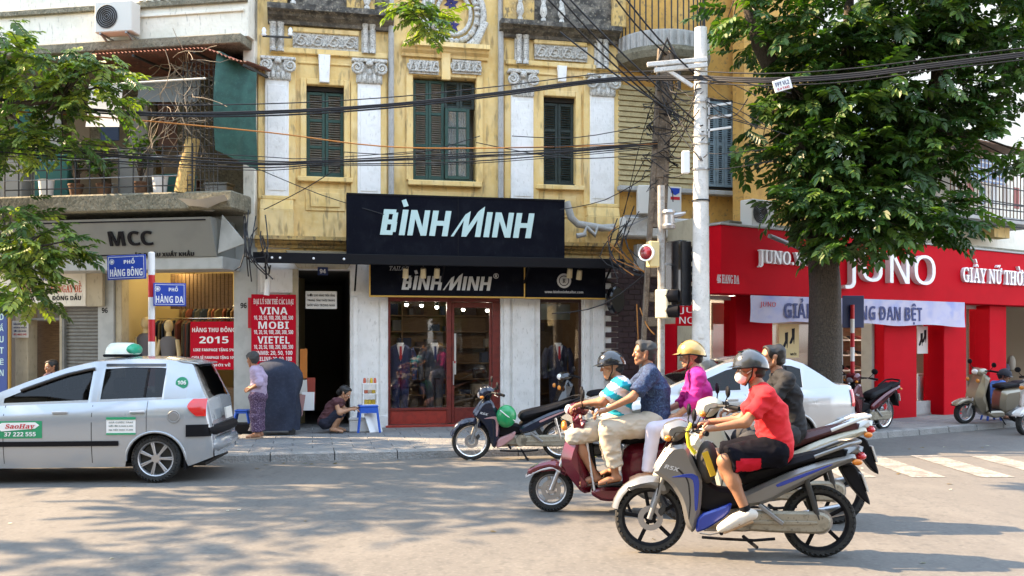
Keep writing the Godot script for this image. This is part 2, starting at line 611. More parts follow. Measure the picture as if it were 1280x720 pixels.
func materials() -> void:
	M.asphalt = surf(picture(1024, lin(0.118, 0.110, 0.100), [
		[6, lin(0.145, 0.136, 0.123), 0.45, 0.75, 0.7], [14, lin(0.09, 0.086, 0.08), 0.5, 0.8, 0.5, 0.3, 1.0], [120, lin(0.085, 0.082, 0.076), 0.5, 0.75, 0.35], [170, lin(0.20, 0.19, 0.17), 0.56, 0.78, 0.4],
		[60, lin(0.065, 0.063, 0.06), 0.66, 0.74, 0.4]], 3), 9.0, 0.82)
	M.paving = surf(picture(512, lin(0.155, 0.157, 0.16), [[5, lin(0.21, 0.205, 0.195), 0.45, 0.7, 0.7], [30, lin(0.15, 0.15, 0.155), 0.5, 0.75, 0.5], [90, lin(0.32, 0.31, 0.30), 0.55, 0.8, 0.4]], 21), 2.7, 0.8, true, 0.2, 1.5)
	M.paving2 = surf(picture(512, lin(0.21, 0.205, 0.195), [[6, lin(0.15, 0.15, 0.15), 0.45, 0.7, 0.7], [40, lin(0.26, 0.255, 0.24), 0.5, 0.75, 0.5]], 25), 2.3, 0.8, true, 0.2, 1.5)
	M.kerb = surf(picture(512, lin(0.26, 0.252, 0.24), [[6, lin(0.17, 0.165, 0.155), 0.45, 0.7, 0.7], [40, lin(0.2, 0.2, 0.19), 0.55, 0.75, 0.5], [90, lin(0.45, 0.44, 0.42), 0.55, 0.8, 0.4]], 31), 1.9, 0.85, true, 0.2, 2.0)
	M.joint = mat(lin(0.10, 0.098, 0.095), 0.95)
	M.paint = surf(picture(512, lin(0.28, 0.262, 0.235), [[8, lin(0.14, 0.13, 0.118), 0.42, 0.7, 0.75], [50, lin(0.12, 0.112, 0.102), 0.52, 0.64, 0.75]], 41), 3.1, 0.8)
	M.yellow = surf(picture(512, lin(0.80, 0.575, 0.235), [[3, lin(0.84, 0.66, 0.36), 0.4, 0.75, 0.7], [9, lin(0.70, 0.46, 0.14), 0.5, 0.8, 0.5, 0.5, 2.0], [40, lin(0.82, 0.66, 0.36), 0.55, 0.8, 0.4], [12, lin(0.24, 0.17, 0.09), 0.60, 0.82, 0.75, 0.5, 2.5], [5, lin(0.45, 0.30, 0.12), 0.55, 0.8, 0.5, 0.4, 1.2]], 51), 3.7, 0.9, true, 0.05, 0.8)
	M.yellow_old = surf(picture(512, lin(0.60, 0.40, 0.14), [[5, lin(0.36, 0.25, 0.12), 0.42, 0.7, 0.8], [16, lin(0.10, 0.085, 0.06), 0.52, 0.72, 0.85, 0.7, 2.0], [40, lin(0.66, 0.5, 0.25), 0.55, 0.8, 0.5]], 57), 2.2, 0.92, true, 0.05, 1.5)
	M.grime = surf(picture(512, lin(0.17, 0.15, 0.125), [[6, lin(0.045, 0.042, 0.038), 0.4, 0.62, 0.9], [18, lin(0.36, 0.32, 0.24), 0.56, 0.75, 0.8], [50, lin(0.05, 0.05, 0.045), 0.55, 0.75, 0.6]], 61), 1.7, 0.95, true, 0.05, 2.5)
	M.whitewash = surf(picture(512, lin(0.84, 0.83, 0.80), [[5, lin(0.70, 0.685, 0.65), 0.45, 0.75, 0.6], [22, lin(0.42, 0.40, 0.37), 0.66, 0.85, 0.7, 0.5, 2.5], [60, lin(0.86, 0.86, 0.84), 0.5, 0.8, 0.4]], 67), 1.9, 0.85, true, 0.06, 0.8)
	M.carved = surf(picture(512, lin(0.62, 0.60, 0.55), [[8, lin(0.34, 0.33, 0.30), 0.45, 0.7, 0.75], [24, lin(0.10, 0.10, 0.09), 0.56, 0.74, 0.85], [50, lin(0.74, 0.72, 0.68), 0.55, 0.75, 0.6]], 71), 1.1, 0.92, true, 0.08, 2.0)
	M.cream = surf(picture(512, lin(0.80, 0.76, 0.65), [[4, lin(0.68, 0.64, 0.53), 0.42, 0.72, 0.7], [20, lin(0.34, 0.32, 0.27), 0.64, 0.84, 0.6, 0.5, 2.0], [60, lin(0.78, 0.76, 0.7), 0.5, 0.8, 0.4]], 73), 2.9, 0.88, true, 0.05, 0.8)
	M.beige = surf(picture(512, lin(0.46, 0.40, 0.28), [[4, lin(0.36, 0.31, 0.22), 0.42, 0.72, 0.7], [20, lin(0.2, 0.18, 0.13), 0.62, 0.84, 0.6, 0.5, 2.0]], 77), 2.3, 0.88)
	M.moss_and_shade = surf(picture(512, lin(0.21, 0.19, 0.135), [[5, lin(0.14, 0.13, 0.09), 0.4, 0.66, 0.85], [16, lin(0.33, 0.30, 0.22), 0.55, 0.78, 0.8], [30, lin(0.06, 0.06, 0.05), 0.58, 0.74, 0.8]], 83), 1.6, 0.95, true, 0.05, 2.5)  # moss on slabs and ledges; also darkens the balcony recess as shade
	M.ochre = surf(picture(512, lin(0.60, 0.33, 0.075), [[3, lin(0.68, 0.42, 0.13), 0.4, 0.75, 0.7], [10, lin(0.40, 0.21, 0.06), 0.5, 0.78, 0.6, 0.7, 1.5], [24, lin(0.15, 0.11, 0.07), 0.64, 0.8, 0.7]], 87), 3.1, 0.9)
	M.concrete = surf(picture(512, lin(0.42, 0.41, 0.385), [[5, lin(0.32, 0.31, 0.29), 0.42, 0.7, 0.7], [24, lin(0.22, 0.21, 0.2), 0.6, 0.8, 0.6, 0.5, 2.0], [80, lin(0.5, 0.49, 0.47), 0.5, 0.8, 0.5]], 91), 1.5, 0.88, true, 0.15, 1.0)
	M.pole_white = surf(picture(512, lin(0.66, 0.65, 0.62), [[5, lin(0.52, 0.51, 0.48), 0.42, 0.7, 0.7], [26, lin(0.34, 0.33, 0.31), 0.62, 0.8, 0.6], [80, lin(0.72, 0.71, 0.69), 0.5, 0.8, 0.5]], 93), 1.3, 0.8, true, 0.15, 1.0)
	M.pole_brown = surf(picture(512, lin(0.17, 0.135, 0.10), [[6, lin(0.09, 0.07, 0.055), 0.42, 0.7, 0.8], [26, lin(0.30, 0.25, 0.19), 0.56, 0.78, 0.6]], 97), 1.3, 0.9, true, 0.1, 1.5)
	M.green = surf(picture(256, lin(0.017, 0.058, 0.043), [[6, lin(0.012, 0.04, 0.03), 0.42, 0.7, 0.7], [30, lin(0.04, 0.10, 0.08), 0.58, 0.8, 0.6]], 101), 0.9, 0.6)
	M.green_dark = surf(picture(256, lin(0.016, 0.03, 0.026), [[6, lin(0.010, 0.016, 0.014), 0.42, 0.7, 0.7], [30, lin(0.03, 0.05, 0.043), 0.58, 0.8, 0.6]], 103), 0.9, 0.65)
	M.blue_shutter = surf(picture(256, lin(0.20, 0.27, 0.31), [[6, lin(0.14, 0.19, 0.22), 0.42, 0.7, 0.7], [30, lin(0.28, 0.34, 0.36), 0.58, 0.8, 0.6]], 105), 0.9, 0.7)
	M.slat = surf(picture(256, lin(0.46, 0.37, 0.19), [[5, lin(0.34, 0.26, 0.12), 0.42, 0.7, 0.7], [26, lin(0.14, 0.11, 0.07), 0.58, 0.8, 0.7]], 107), 1.1, 0.8)
	M.dark_brick = surf(picture(256, lin(0.06, 0.035, 0.038), [[6, lin(0.035, 0.022, 0.025), 0.42, 0.7, 0.7], [30, lin(0.10, 0.065, 0.065), 0.58, 0.8, 0.6]], 109), 0.8, 0.7)
	M.sign_black = surf(picture(512, lin(0.005, 0.006, 0.011), [[5, lin(0.010, 0.012, 0.018), 0.42, 0.75, 0.8], [18, lin(0.03, 0.032, 0.04), 0.66, 0.85, 0.35, 0.5, 2.0], [70, lin(0.014, 0.015, 0.02), 0.55, 0.8, 0.5]], 113), 2.1, 0.45)
	M.sign_black.roughness = 0.6
	M.sign_black.metallic_specular = 0.15
	M.black = mat(lin(0.009, 0.009, 0.011), 0.6)
	M.black.metallic_specular = 0.25
	M.black_gloss = mat(lin(0.008, 0.008, 0.011), 0.18, 0.0, 0.6)
	M.dark = mat(lin(0.02, 0.018, 0.016), 0.9)
	M.rubber = surf(picture(256, lin(0.018, 0.018, 0.018), [[6, lin(0.05, 0.047, 0.042), 0.5, 0.75, 0.7], [50, lin(0.03, 0.03, 0.028), 0.5, 0.7, 0.6]], 117), 0.5, 0.85, false)
	M.letter_cyan = mat(lin(0.48, 0.66, 0.66), 0.5)
	M.letter_grey = mat(lin(0.55, 0.55, 0.55), 0.5)
	M.gold = mat(lin(0.62, 0.38, 0.09), 0.4, 0.4)
	M.red_frame = surf(picture(256, lin(0.17, 0.022, 0.016), [[6, lin(0.10, 0.014, 0.012), 0.42, 0.7, 0.7], [40, lin(0.24, 0.04, 0.03), 0.58, 0.8, 0.5]], 121), 0.9, 0.4)
	M.red_panel = surf(picture(256, lin(0.34, 0.035, 0.022), [[6, lin(0.22, 0.025, 0.018), 0.42, 0.7, 0.7]], 123), 0.9, 0.4)
	M.shop_red = surf(picture(512, lin(0.52, 0.005, 0.014), [[4, lin(0.45, 0.004, 0.012), 0.42, 0.75, 0.7], [40, lin(0.55, 0.012, 0.02), 0.6, 0.85, 0.4], [14, lin(0.38, 0.015, 0.02), 0.68, 0.9, 0.4, 0.4, 2.0]], 127), 2.6, 0.38)
	M.shop_red.roughness = 0.6
	M.shop_red.metallic_specular = 0.14
	M.banner_red = mat(lin(0.46, 0.006, 0.02), 0.7)
	M.banner_red.metallic_specular = 0.2
	M.louvre = surf(picture(256, lin(0.17, 0.135, 0.10), [[6, lin(0.06, 0.075, 0.055), 0.45, 0.75, 0.8], [30, lin(0.26, 0.215, 0.16), 0.58, 0.8, 0.6]], 211), 0.8, 0.8)
	M.plaster = mat(lin(0.40, 0.37, 0.31), 0.9)
	M.mortar_and_shade = mat(lin(0.13, 0.115, 0.095), 0.9)  # mortar tone; indoors it paints in the shade of passage and back rooms
	M.white = mat(lin(0.78, 0.78, 0.77), 0.6)
	M.white_gloss = mat(lin(0.80, 0.80, 0.80), 0.3)
	M.offwhite = mat(lin(0.62, 0.60, 0.55), 0.7)
	M.grey_panel = surf(picture(512, lin(0.20, 0.207, 0.19), [[4, lin(0.165, 0.17, 0.16), 0.42, 0.75, 0.7], [20, lin(0.2, 0.2, 0.19), 0.62, 0.85, 0.5, 0.5, 2.0]], 131), 2.9, 0.5)
	M.pale_panel = surf(picture(256, lin(0.40, 0.41, 0.39), [[6, lin(0.32, 0.33, 0.31), 0.42, 0.75, 0.7]], 133), 1.9, 0.6)
	M.blue_plate = mat(lin(0.018, 0.055, 0.36), 0.35)
	M.blue_dark = mat(lin(0.012, 0.028, 0.11), 0.5)
	M.post_red = mat(lin(0.50, 0.012, 0.022), 0.45)
	M.steel = mat(lin(0.42, 0.42, 0.43), 0.38, 0.85)
	M.steel_dull = mat(lin(0.30, 0.30, 0.30), 0.55, 0.7)
	M.dirty_alloy = surf(picture(256, lin(0.33, 0.295, 0.225), [[5, lin(0.22, 0.19, 0.14), 0.45, 0.75, 0.7], [16, lin(0.12, 0.10, 0.075), 0.62, 0.8, 0.7]], 221), 0.6, 0.5, false, 0.0, 3.0, 0.3)
	M.chrome = mat(lin(0.75, 0.75, 0.76), 0.12, 1.0)
	M.alloy = mat(lin(0.50, 0.50, 0.51), 0.35, 0.8)
	M.iron = mat(lin(0.05, 0.048, 0.045), 0.7, 0.4)
	M.rust = surf(picture(256, lin(0.16, 0.08, 0.04), [[6, lin(0.08, 0.045, 0.03), 0.42, 0.7, 0.8], [30, lin(0.26, 0.14, 0.07), 0.58, 0.8, 0.6]], 137), 0.8, 0.85)
	M.cable = mat(lin(0.010, 0.010, 0.013), 0.6)
	M.cable_orange = mat(lin(0.42, 0.17, 0.03), 0.6)
	M.glass = pane(Color(0.05, 0.06, 0.06), 0.06)
	M.glass.metallic_specular = 0.42
	M.glass_dark = pane(Color(0.012, 0.014, 0.016), 0.85)
	M.glass_dark.metallic_specular = 0.4
	M.shutter_roll = surf(picture(256, lin(0.20, 0.20, 0.18), [[6, lin(0.15, 0.15, 0.135), 0.42, 0.7, 0.8], [30, lin(0.26, 0.26, 0.24), 0.58, 0.8, 0.6]], 139), 1.2, 0.6)
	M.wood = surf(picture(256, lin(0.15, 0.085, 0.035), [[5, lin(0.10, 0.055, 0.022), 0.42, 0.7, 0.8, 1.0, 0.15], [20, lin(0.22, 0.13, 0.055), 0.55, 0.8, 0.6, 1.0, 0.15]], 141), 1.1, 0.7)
	M.warm_wall = mat(lin(0.52, 0.42, 0.22), 0.85)
	M.bulb = glow(Color(1.0, 0.97, 0.9), 6.0)
	M.leaf = mat(Color.WHITE, 0.45)
	M.leaf.vertex_color_use_as_albedo = true
	M.leaf.backlight_enabled = true
	M.leaf.backlight = Color(0.75, 0.85, 0.35)
	M.trunk = surf(picture(512, lin(0.075, 0.058, 0.043), [[9, lin(0.035, 0.028, 0.022), 0.42, 0.66, 0.85, 0.25, 1.0], [28, lin(0.13, 0.105, 0.08), 0.54, 0.76, 0.7], [50, lin(0.025, 0.022, 0.018), 0.58, 0.75, 0.7]], 143), 0.9, 0.95, true, 0.06, 5.0)

func setting() -> void:
	var g := N()
	g.quad(V(-180, -0.02, 120), V(180, -0.02, 120), V(180, -0.02, -180), V(-180, -0.02, -180), Vector3.UP)
	struct("ground", g, M.concrete)
	var r := N()
	r.quad(V(-70, 0, 14), V(70, 0, 14), V(70, 0, -60), V(-70, 0, -60), Vector3.UP)
	struct("road", r, M.asphalt)
	# kerb line, left to right (front edge of the kerb)
	var K := [V(-16.5, 0, -15.1), V(-5.2, 0, -13.25), V(3.63, 0, -15.1), V(16.0, 0, -23.2)]
	var back := [V(-17.2, 0, -20.2), V(-4.70, 0, -18.4), V(2.4, 0, -20.2), V(17.5, 0, -29.0)]
	var base := N()
	for i in 3:
		var k0: Vector3 = K[i] + V(0, 0.105, -0.12); var k1: Vector3 = K[i + 1] + V(0, 0.105, -0.12)
		base.quad(k0, k1, back[i + 1] + V(0, 0.105, 0), back[i] + V(0, 0.105, 0), Vector3.UP)
	var pav := struct("pavement", base, M.joint)
	# slabs laid in running bond, one frame for each straight stretch
	var variants := []
	for k in 6:
		var b := N()
		b.box(Transform3D(), V(0.592, 0.03, 0.392), 0.006)
		variants.append(b.mesh(M.paving2 if k == 4 or k == 1 else M.paving))
	var count := 0
	var polys := []
	for i in 3:
		polys.append(P2([U(K[i].x, K[i].z), U(K[i + 1].x, K[i + 1].z), U(back[i + 1].x, back[i + 1].z), U(back[i].x, back[i].z)]))
	var rest := N()
	for i in 3:
		var a: Vector3 = K[i]
		var b: Vector3 = K[i + 1]
		var L := a.distance_to(b)
		var u := (b - a).normalized()
		var w := V(u.z, 0, -u.x)
		if w.z > 0.0: w = -w
		var rows := int((4.9 if i < 2 else 4.2) / 0.4)
		for rr in rows:
			var off := 0.21 + 0.4 * rr + 0.2
			var x := -0.6 + (0.3 if rr % 2 == 1 else 0.0)
			while x < L + 1.2:
				var p := a + u * x + w * off
				x += 0.6
				if not Geometry2D.is_point_in_polygon(U(p.x, p.z), polys[i]): continue
				var tpx := 640.0 + p.x / -p.z * FOC
				var xf := Transform3D(Basis(u, Vector3.UP, u.cross(Vector3.UP)).orthonormalized(), p + V(0, 0.105 + rng.randf_range(-0.002, 0.003), 0))
				xf.basis = xf.basis * Basis.from_euler(V(rng.randf_range(-0.004, 0.004), 0, rng.randf_range(-0.004, 0.004)))
				if tpx > 255 and tpx < 1290 and count < 296:
					piece(pav, "slab", variants[rng.randi() % 6], xf)
					count += 1
				else:
					rest.box(xf, V(0.592, 0.03, 0.392), 0.0)
	if rest.v.size() > 0:
		var o := part(pav, "slab_field", rest, M.paving)
		o.set_meta("kind", "stuff")
	# kerb stones
	var kb := struct("kerb", N().bx(V(-16.5, -0.015, -15.3), V(-16.4, 0.0, -15.2)), M.kerb)
	for i in 3:
		var a: Vector3 = K[i]
		var b: Vector3 = K[i + 1]
		var L := a.distance_to(b)
		var nst := int(round(L / 0.9))
		var u := (b - a).normalized()
		var w := V(u.z, 0, -u.x)
		if w.z > 0.0: w = -w
		for k in nst:
			var mb := N()
			var len := L / nst - 0.012
			var jit := rng.randf_range(-0.008, 0.008)
			mb.prism(Transform3D(Basis(), Vector3.ZERO), P2([U(0.0, -0.03), U(0.2, -0.03), U(0.2, 0.122), U(0.05, 0.122), U(0.018, 0.10)]), -len / 2, len / 2, 0.008)
			var xf := Transform3D(Basis(w, Vector3.UP, w.cross(Vector3.UP)), a + u * (L * (k + 0.5) / nst) + w * jit)
			part(kb, "kerb_stone", mb, M.kerb, xf)
	# zebra crossing, worn bars
	var zc: MeshInstance3D = null
	for k in range(-3, 6):
		var x0 := 5.05 + 0.87 * k
		var mb := N()
		mb.quad(V(x0 - 0.03, 0.005, -12.05), V(x0 + 0.40, 0.005, -12.05), V(x0 + 0.46, 0.005, -14.4), V(x0 + 0.05, 0.005, -14.4), Vector3.UP)
		if zc == null: zc = struct("zebra_crossing", mb, M.paint)
		else: part(zc, "bar", mb, M.paint)

# ---------- shared builders for buildings ----------
# a rectangle given by two corners of the photograph on a wall frame: [x0, y0, x1, y1] in the frame
func rect(F: Transform3D, px0: float, py0: float, px1: float, py1: float, lz := 0.0) -> Array:
	var a := on(F, px0, (py0 + py1) / 2, lz)
	var b := on(F, px1, (py0 + py1) / 2, lz)
	var cx := (px0 + px1) / 2
	var t := on(F, cx, py0, lz)
	var u := on(F, cx, py1, lz)
	return [a.x, u.y, b.x, t.y]

func slab(mb: MB, r: Array, z0: float, z1: float, bev := 0.0) -> MB:
	return mb.bx(V(r[0], r[1], z0), V(r[2], r[3], z1), bev)

# louvred shutter leaf, lower left corner at origin, front at z = 0
func shutter(parent: Node3D, w: float, h: float, m: Material, xf: Transform3D, bands := 2, mback: Material = null) -> void:
	var fr := N()
	var s := 0.055
	fr.bx(V(0, 0, -0.035), V(s, h, 0), 0.004)
	fr.bx(V(w - s, 0, -0.035), V(w, h, 0), 0.004)
	for k in bands + 1:
		var y := (h - s) * k / bands
		fr.bx(V(s, y, -0.033), V(w - s, y + s, -0.002), 0.003)
	var leaf := part(parent, "shutter", fr, m, xf)
	var lv := N()
	for k in bands:
		var y0 := (h - s) * k / bands + s
		var y1 := (h - s) * (k + 1) / bands
		var n := int((y1 - y0) / 0.042)
		for q in n:
			var y := y0 + (y1 - y0) * (q + 0.5) / n
			lv.box(TR(V(w / 2, y, -0.018), V(38, 0, 0)), V(w - 2 * s, 0.008, 0.042))
	part(leaf, "louvres", lv, M.louvre if m == M.green else m)

func split_ac(called_label: String, xf: Transform3D, w := 0.8, h := 0.55, fan := true) -> void:
	var t := thing("air_conditioner", called_label, "air conditioner", xf, "outdoor air conditioning units")
	part(t, "casing", N().bx(V(-w / 2, 0, -0.15), V(w / 2, h, 0.15), 0.015), M.offwhite)
	var gr := N()
	var r := h * 0.38
	for k in 6:
		var pts := []
		var rr := r * (k + 1) / 6.0
		for j in 24: pts.append(V(-w * 0.16 + cos(TAU * j / 24) * rr, h / 2 + sin(TAU * j / 24) * rr, 0.158))
		gr.tube(pts, 0.004, 4, false, true)
	part(t, "fan_grille", gr, M.steel_dull)
	part(t, "fan_opening", N().lathe(TR(V(-w * 0.16, h / 2, 0.151), V(90, 0, 0)), [U(0.001, 0.003), U(r, 0.003), U(r, 0)], 24), M.dark)
	var bk := N()
	for sx in [-1, 1]:
		bk.bar(V(sx * w * 0.35, -0.02, -0.4), V(sx * w * 0.35, -0.02, 0.15), 0.03, 0.03)
		bk.bar(V(sx * w * 0.35, -0.25, -0.4), V(sx * w * 0.35, -0.02, 0.1), 0.03, 0.03)
	part(t, "bracket", bk, M.steel_dull)

func capital(parent: Node3D, r: Array, z: float) -> void:
	# r: the box of the capital on the wall
	var w: float = r[2] - r[0]
	var h: float = r[3] - r[1]
	var cx: float = (r[0] + r[2]) / 2
	var mb := N()
	mb.bx(V(r[0] - 0.01, r[3] - h * 0.14, 0), V(r[2] + 0.01, r[3], z + 0.10), 0.012)
	mb.bx(V(r[0] + w * 0.12, r[1], 0), V(r[2] - w * 0.12, r[3] - h * 0.14, z + 0.03), 0.02)
	for s in [-1, 1]:
		var c := V(cx + s * w * 0.36, r[3] - h * 0.38, z + 0.06)
		var pts := []
		var rad := []
		for k in 22:
			var a := k * 0.62
			var rr := w * 0.20 * (1.0 - k / 24.0)
			pts.append(c + V(s * cos(a + 1.2) * rr, sin(a + 1.2) * rr, k * 0.0015))
			rad.append(0.034 - k * 0.0009)
		mb.tube(pts, rad, 6)
		mb.ball(c + V(0, 0, 0.01), V(0.03, 0.03, 0.03), 8, 5)
	for k in 5:
		var x := cx + (k - 2) * w * 0.15
		mb.ball(V(x, r[1] + h * 0.22, z + 0.03), V(w * 0.08, h * 0.22, 0.035), 7, 5)
		if k % 2 == 0: mb.ball(V(x, r[1] + h * 0.46, z + 0.045), V(w * 0.07, h * 0.16, 0.04), 7, 5)
	mb.ball(V(cx, r[3] - h * 0.2, z + 0.08), V(w * 0.11, h * 0.14, 0.05), 8, 5)
	part(parent, "capital", mb, M.carved)

func scroll_frieze(parent: Node3D, r: Array, z: float, m: Material) -> void:
	var w: float = r[2] - r[0]
	var h: float = r[3] - r[1]
	var mb := N()
	slab(mb, r, z - 0.02, z + 0.012)
	var n := 4
	for k in n:
		var c := V(r[0] + w * (k + 0.5) / n, r[1] + h * 0.5, z + 0.03)
		var pts := []
		var rad := []
		for q in 18:
			var a := q * 0.55 + 2.6
			var rr := h * 0.40 * (1.0 - q / 20.0)
			pts.append(c + V(cos(a) * rr, sin(a) * rr, 0))
			rad.append(h * 0.075 * (1.0 - q / 30.0))
		mb.tube(pts, rad, 5)
		mb.tube([c + V(-w / n * 0.5, -h * 0.36, 0), c + V(-w / n * 0.28, -h * 0.1, 0), c + V(0, h * 0.36, 0), c + V(w / n * 0.3, h * 0.3, 0)], [h * 0.05, h * 0.08, h * 0.08, h * 0.04], 5)
		mb.ball(c + V(w / n * 0.36, -h * 0.28, 0), V(h * 0.12, h * 0.12, 0.03), 6, 4)
	part(parent, "frieze", mb, m)

func moulding_frame(mb: MB, r: Array, wd: float, z0: float, z1: float) -> void:
	mb.bx(V(r[0] - wd, r[1], z0), V(r[0], r[3] + wd, z1), 0.012)
	mb.bx(V(r[2], r[1], z0), V(r[2] + wd, r[3] + wd, z1), 0.012)
	mb.bx(V(r[0] + 0.002, r[3], z0), V(r[2] - 0.002, r[3] + wd, z1 - 0.003), 0.012)

func cornice(mb: MB, x0: float, x1: float, y: float, h: float, z: float) -> void:
	# stepped profile, deepest at the top
	var P := P2([U(0, 0), U(z * 0.25, 0), U(z * 0.3, h * 0.22), U(z * 0.62, h * 0.42), U(z * 0.7, h * 0.6), U(z, h * 0.66), U(z, h), U(0, h + 0.02)])
	mb.prism(Transform3D(Basis(V(0, 0, 1), V(0, 1, 0), V(-1, 0, 0)), V((x0 + x1) / 2, y, 0)), P, -(x1 - x0) / 2, (x1 - x0) / 2, 0.006)

func suit(label: String, xf: Transform3D, jacket: Material, tie: Material) -> void:
	var t := thing("suit_form", label, "mannequin", xf, "suits shown in the tailor's windows")
	var P := []
	for q in [[0.0, 0.21, 0.115], [0.15, 0.2, 0.12], [0.3, 0.2, 0.125], [0.45, 0.215, 0.13], [0.55, 0.215, 0.12], [0.62, 0.17, 0.09], [0.66, 0.09, 0.07], [0.68, 0.03, 0.03]]:
		var row := PackedVector3Array()
		for j in 20:
			var a := TAU * j / 20
			row.append(V(cos(a) * q[1], 0.85 + q[0], sin(a) * q[2]))
		P.append(row)
	part(t, "jacket", N().grid(P, true), jacket)
	for s in [-1, 1]:
		var sl := N()
		sl.tube([V(s * 0.2, 1.42, 0), V(s * 0.26, 1.28, 0.01), V(s * 0.28, 1.08, 0.02), V(s * 0.27, 0.82, 0.05)], [0.07, 0.068, 0.062, 0.05], 10)
		part(t, "sleeve", sl, jacket)
	part(t, "shirt", N().prism(T(V(0, 0, 0)), P2([U(-0.075, 1.49), U(0, 1.17), U(0.075, 1.49)]), 0.115, 0.14, 0.004), M.white)
	part(t, "collar", N().lathe(T(V(0, 1.47, 0.02)), [U(0.075, 0), U(0.07, 0.07), U(0.06, 0.07)], 16), M.white)
	part(t, "tie", N().prism(T(V(0, 0, 0)), P2([U(-0.02, 1.47), U(-0.026, 1.24), U(0, 1.19), U(0.026, 1.24), U(0.02, 1.47)]), 0.141, 0.155, 0.003), tie)
	part(t, "trousers", N().tube([V(-0.08, 0.04, 0), V(-0.09, 0.9, 0)], [0.07, 0.1], 10).tube([V(0.08, 0.04, 0), V(0.09, 0.9, 0)], [0.07, 0.1], 10), jacket)
	part(t, "stand", N().lathe(Transform3D(), [U(0.001, 0.02), U(0.17, 0.015), U(0.18, 0.0)], 18), M.steel)

func bulb_lamp(label: String, p: Vector3, xf: Transform3D, lit := true, e := 0.35) -> void:
	var t := thing("spot_lamp", label, "lamp", xf * T(p), "ceiling spots in the tailor's shop")
	part(t, "housing", N().lathe(Transform3D(), [U(0.001, 0.12), U(0.035, 0.12), U(0.045, 0.02), U(0.04, 0.02)], 12), M.black)
	part(t, "bulb", N().ball(V(0, 0.0, 0), V(0.036, 0.036, 0.036), 10, 7), M.bulb)
	if lit:
		var o := OmniLight3D.new()
		o.name = "light"
		o.light_color = Color(1.0, 0.95, 0.85)
		o.light_energy = e
		o.light_size = 0.036
		o.omni_range = 9.0
		o.omni_attenuation = 2.0
		o.shadow_enabled = true
		t.add_child(o)

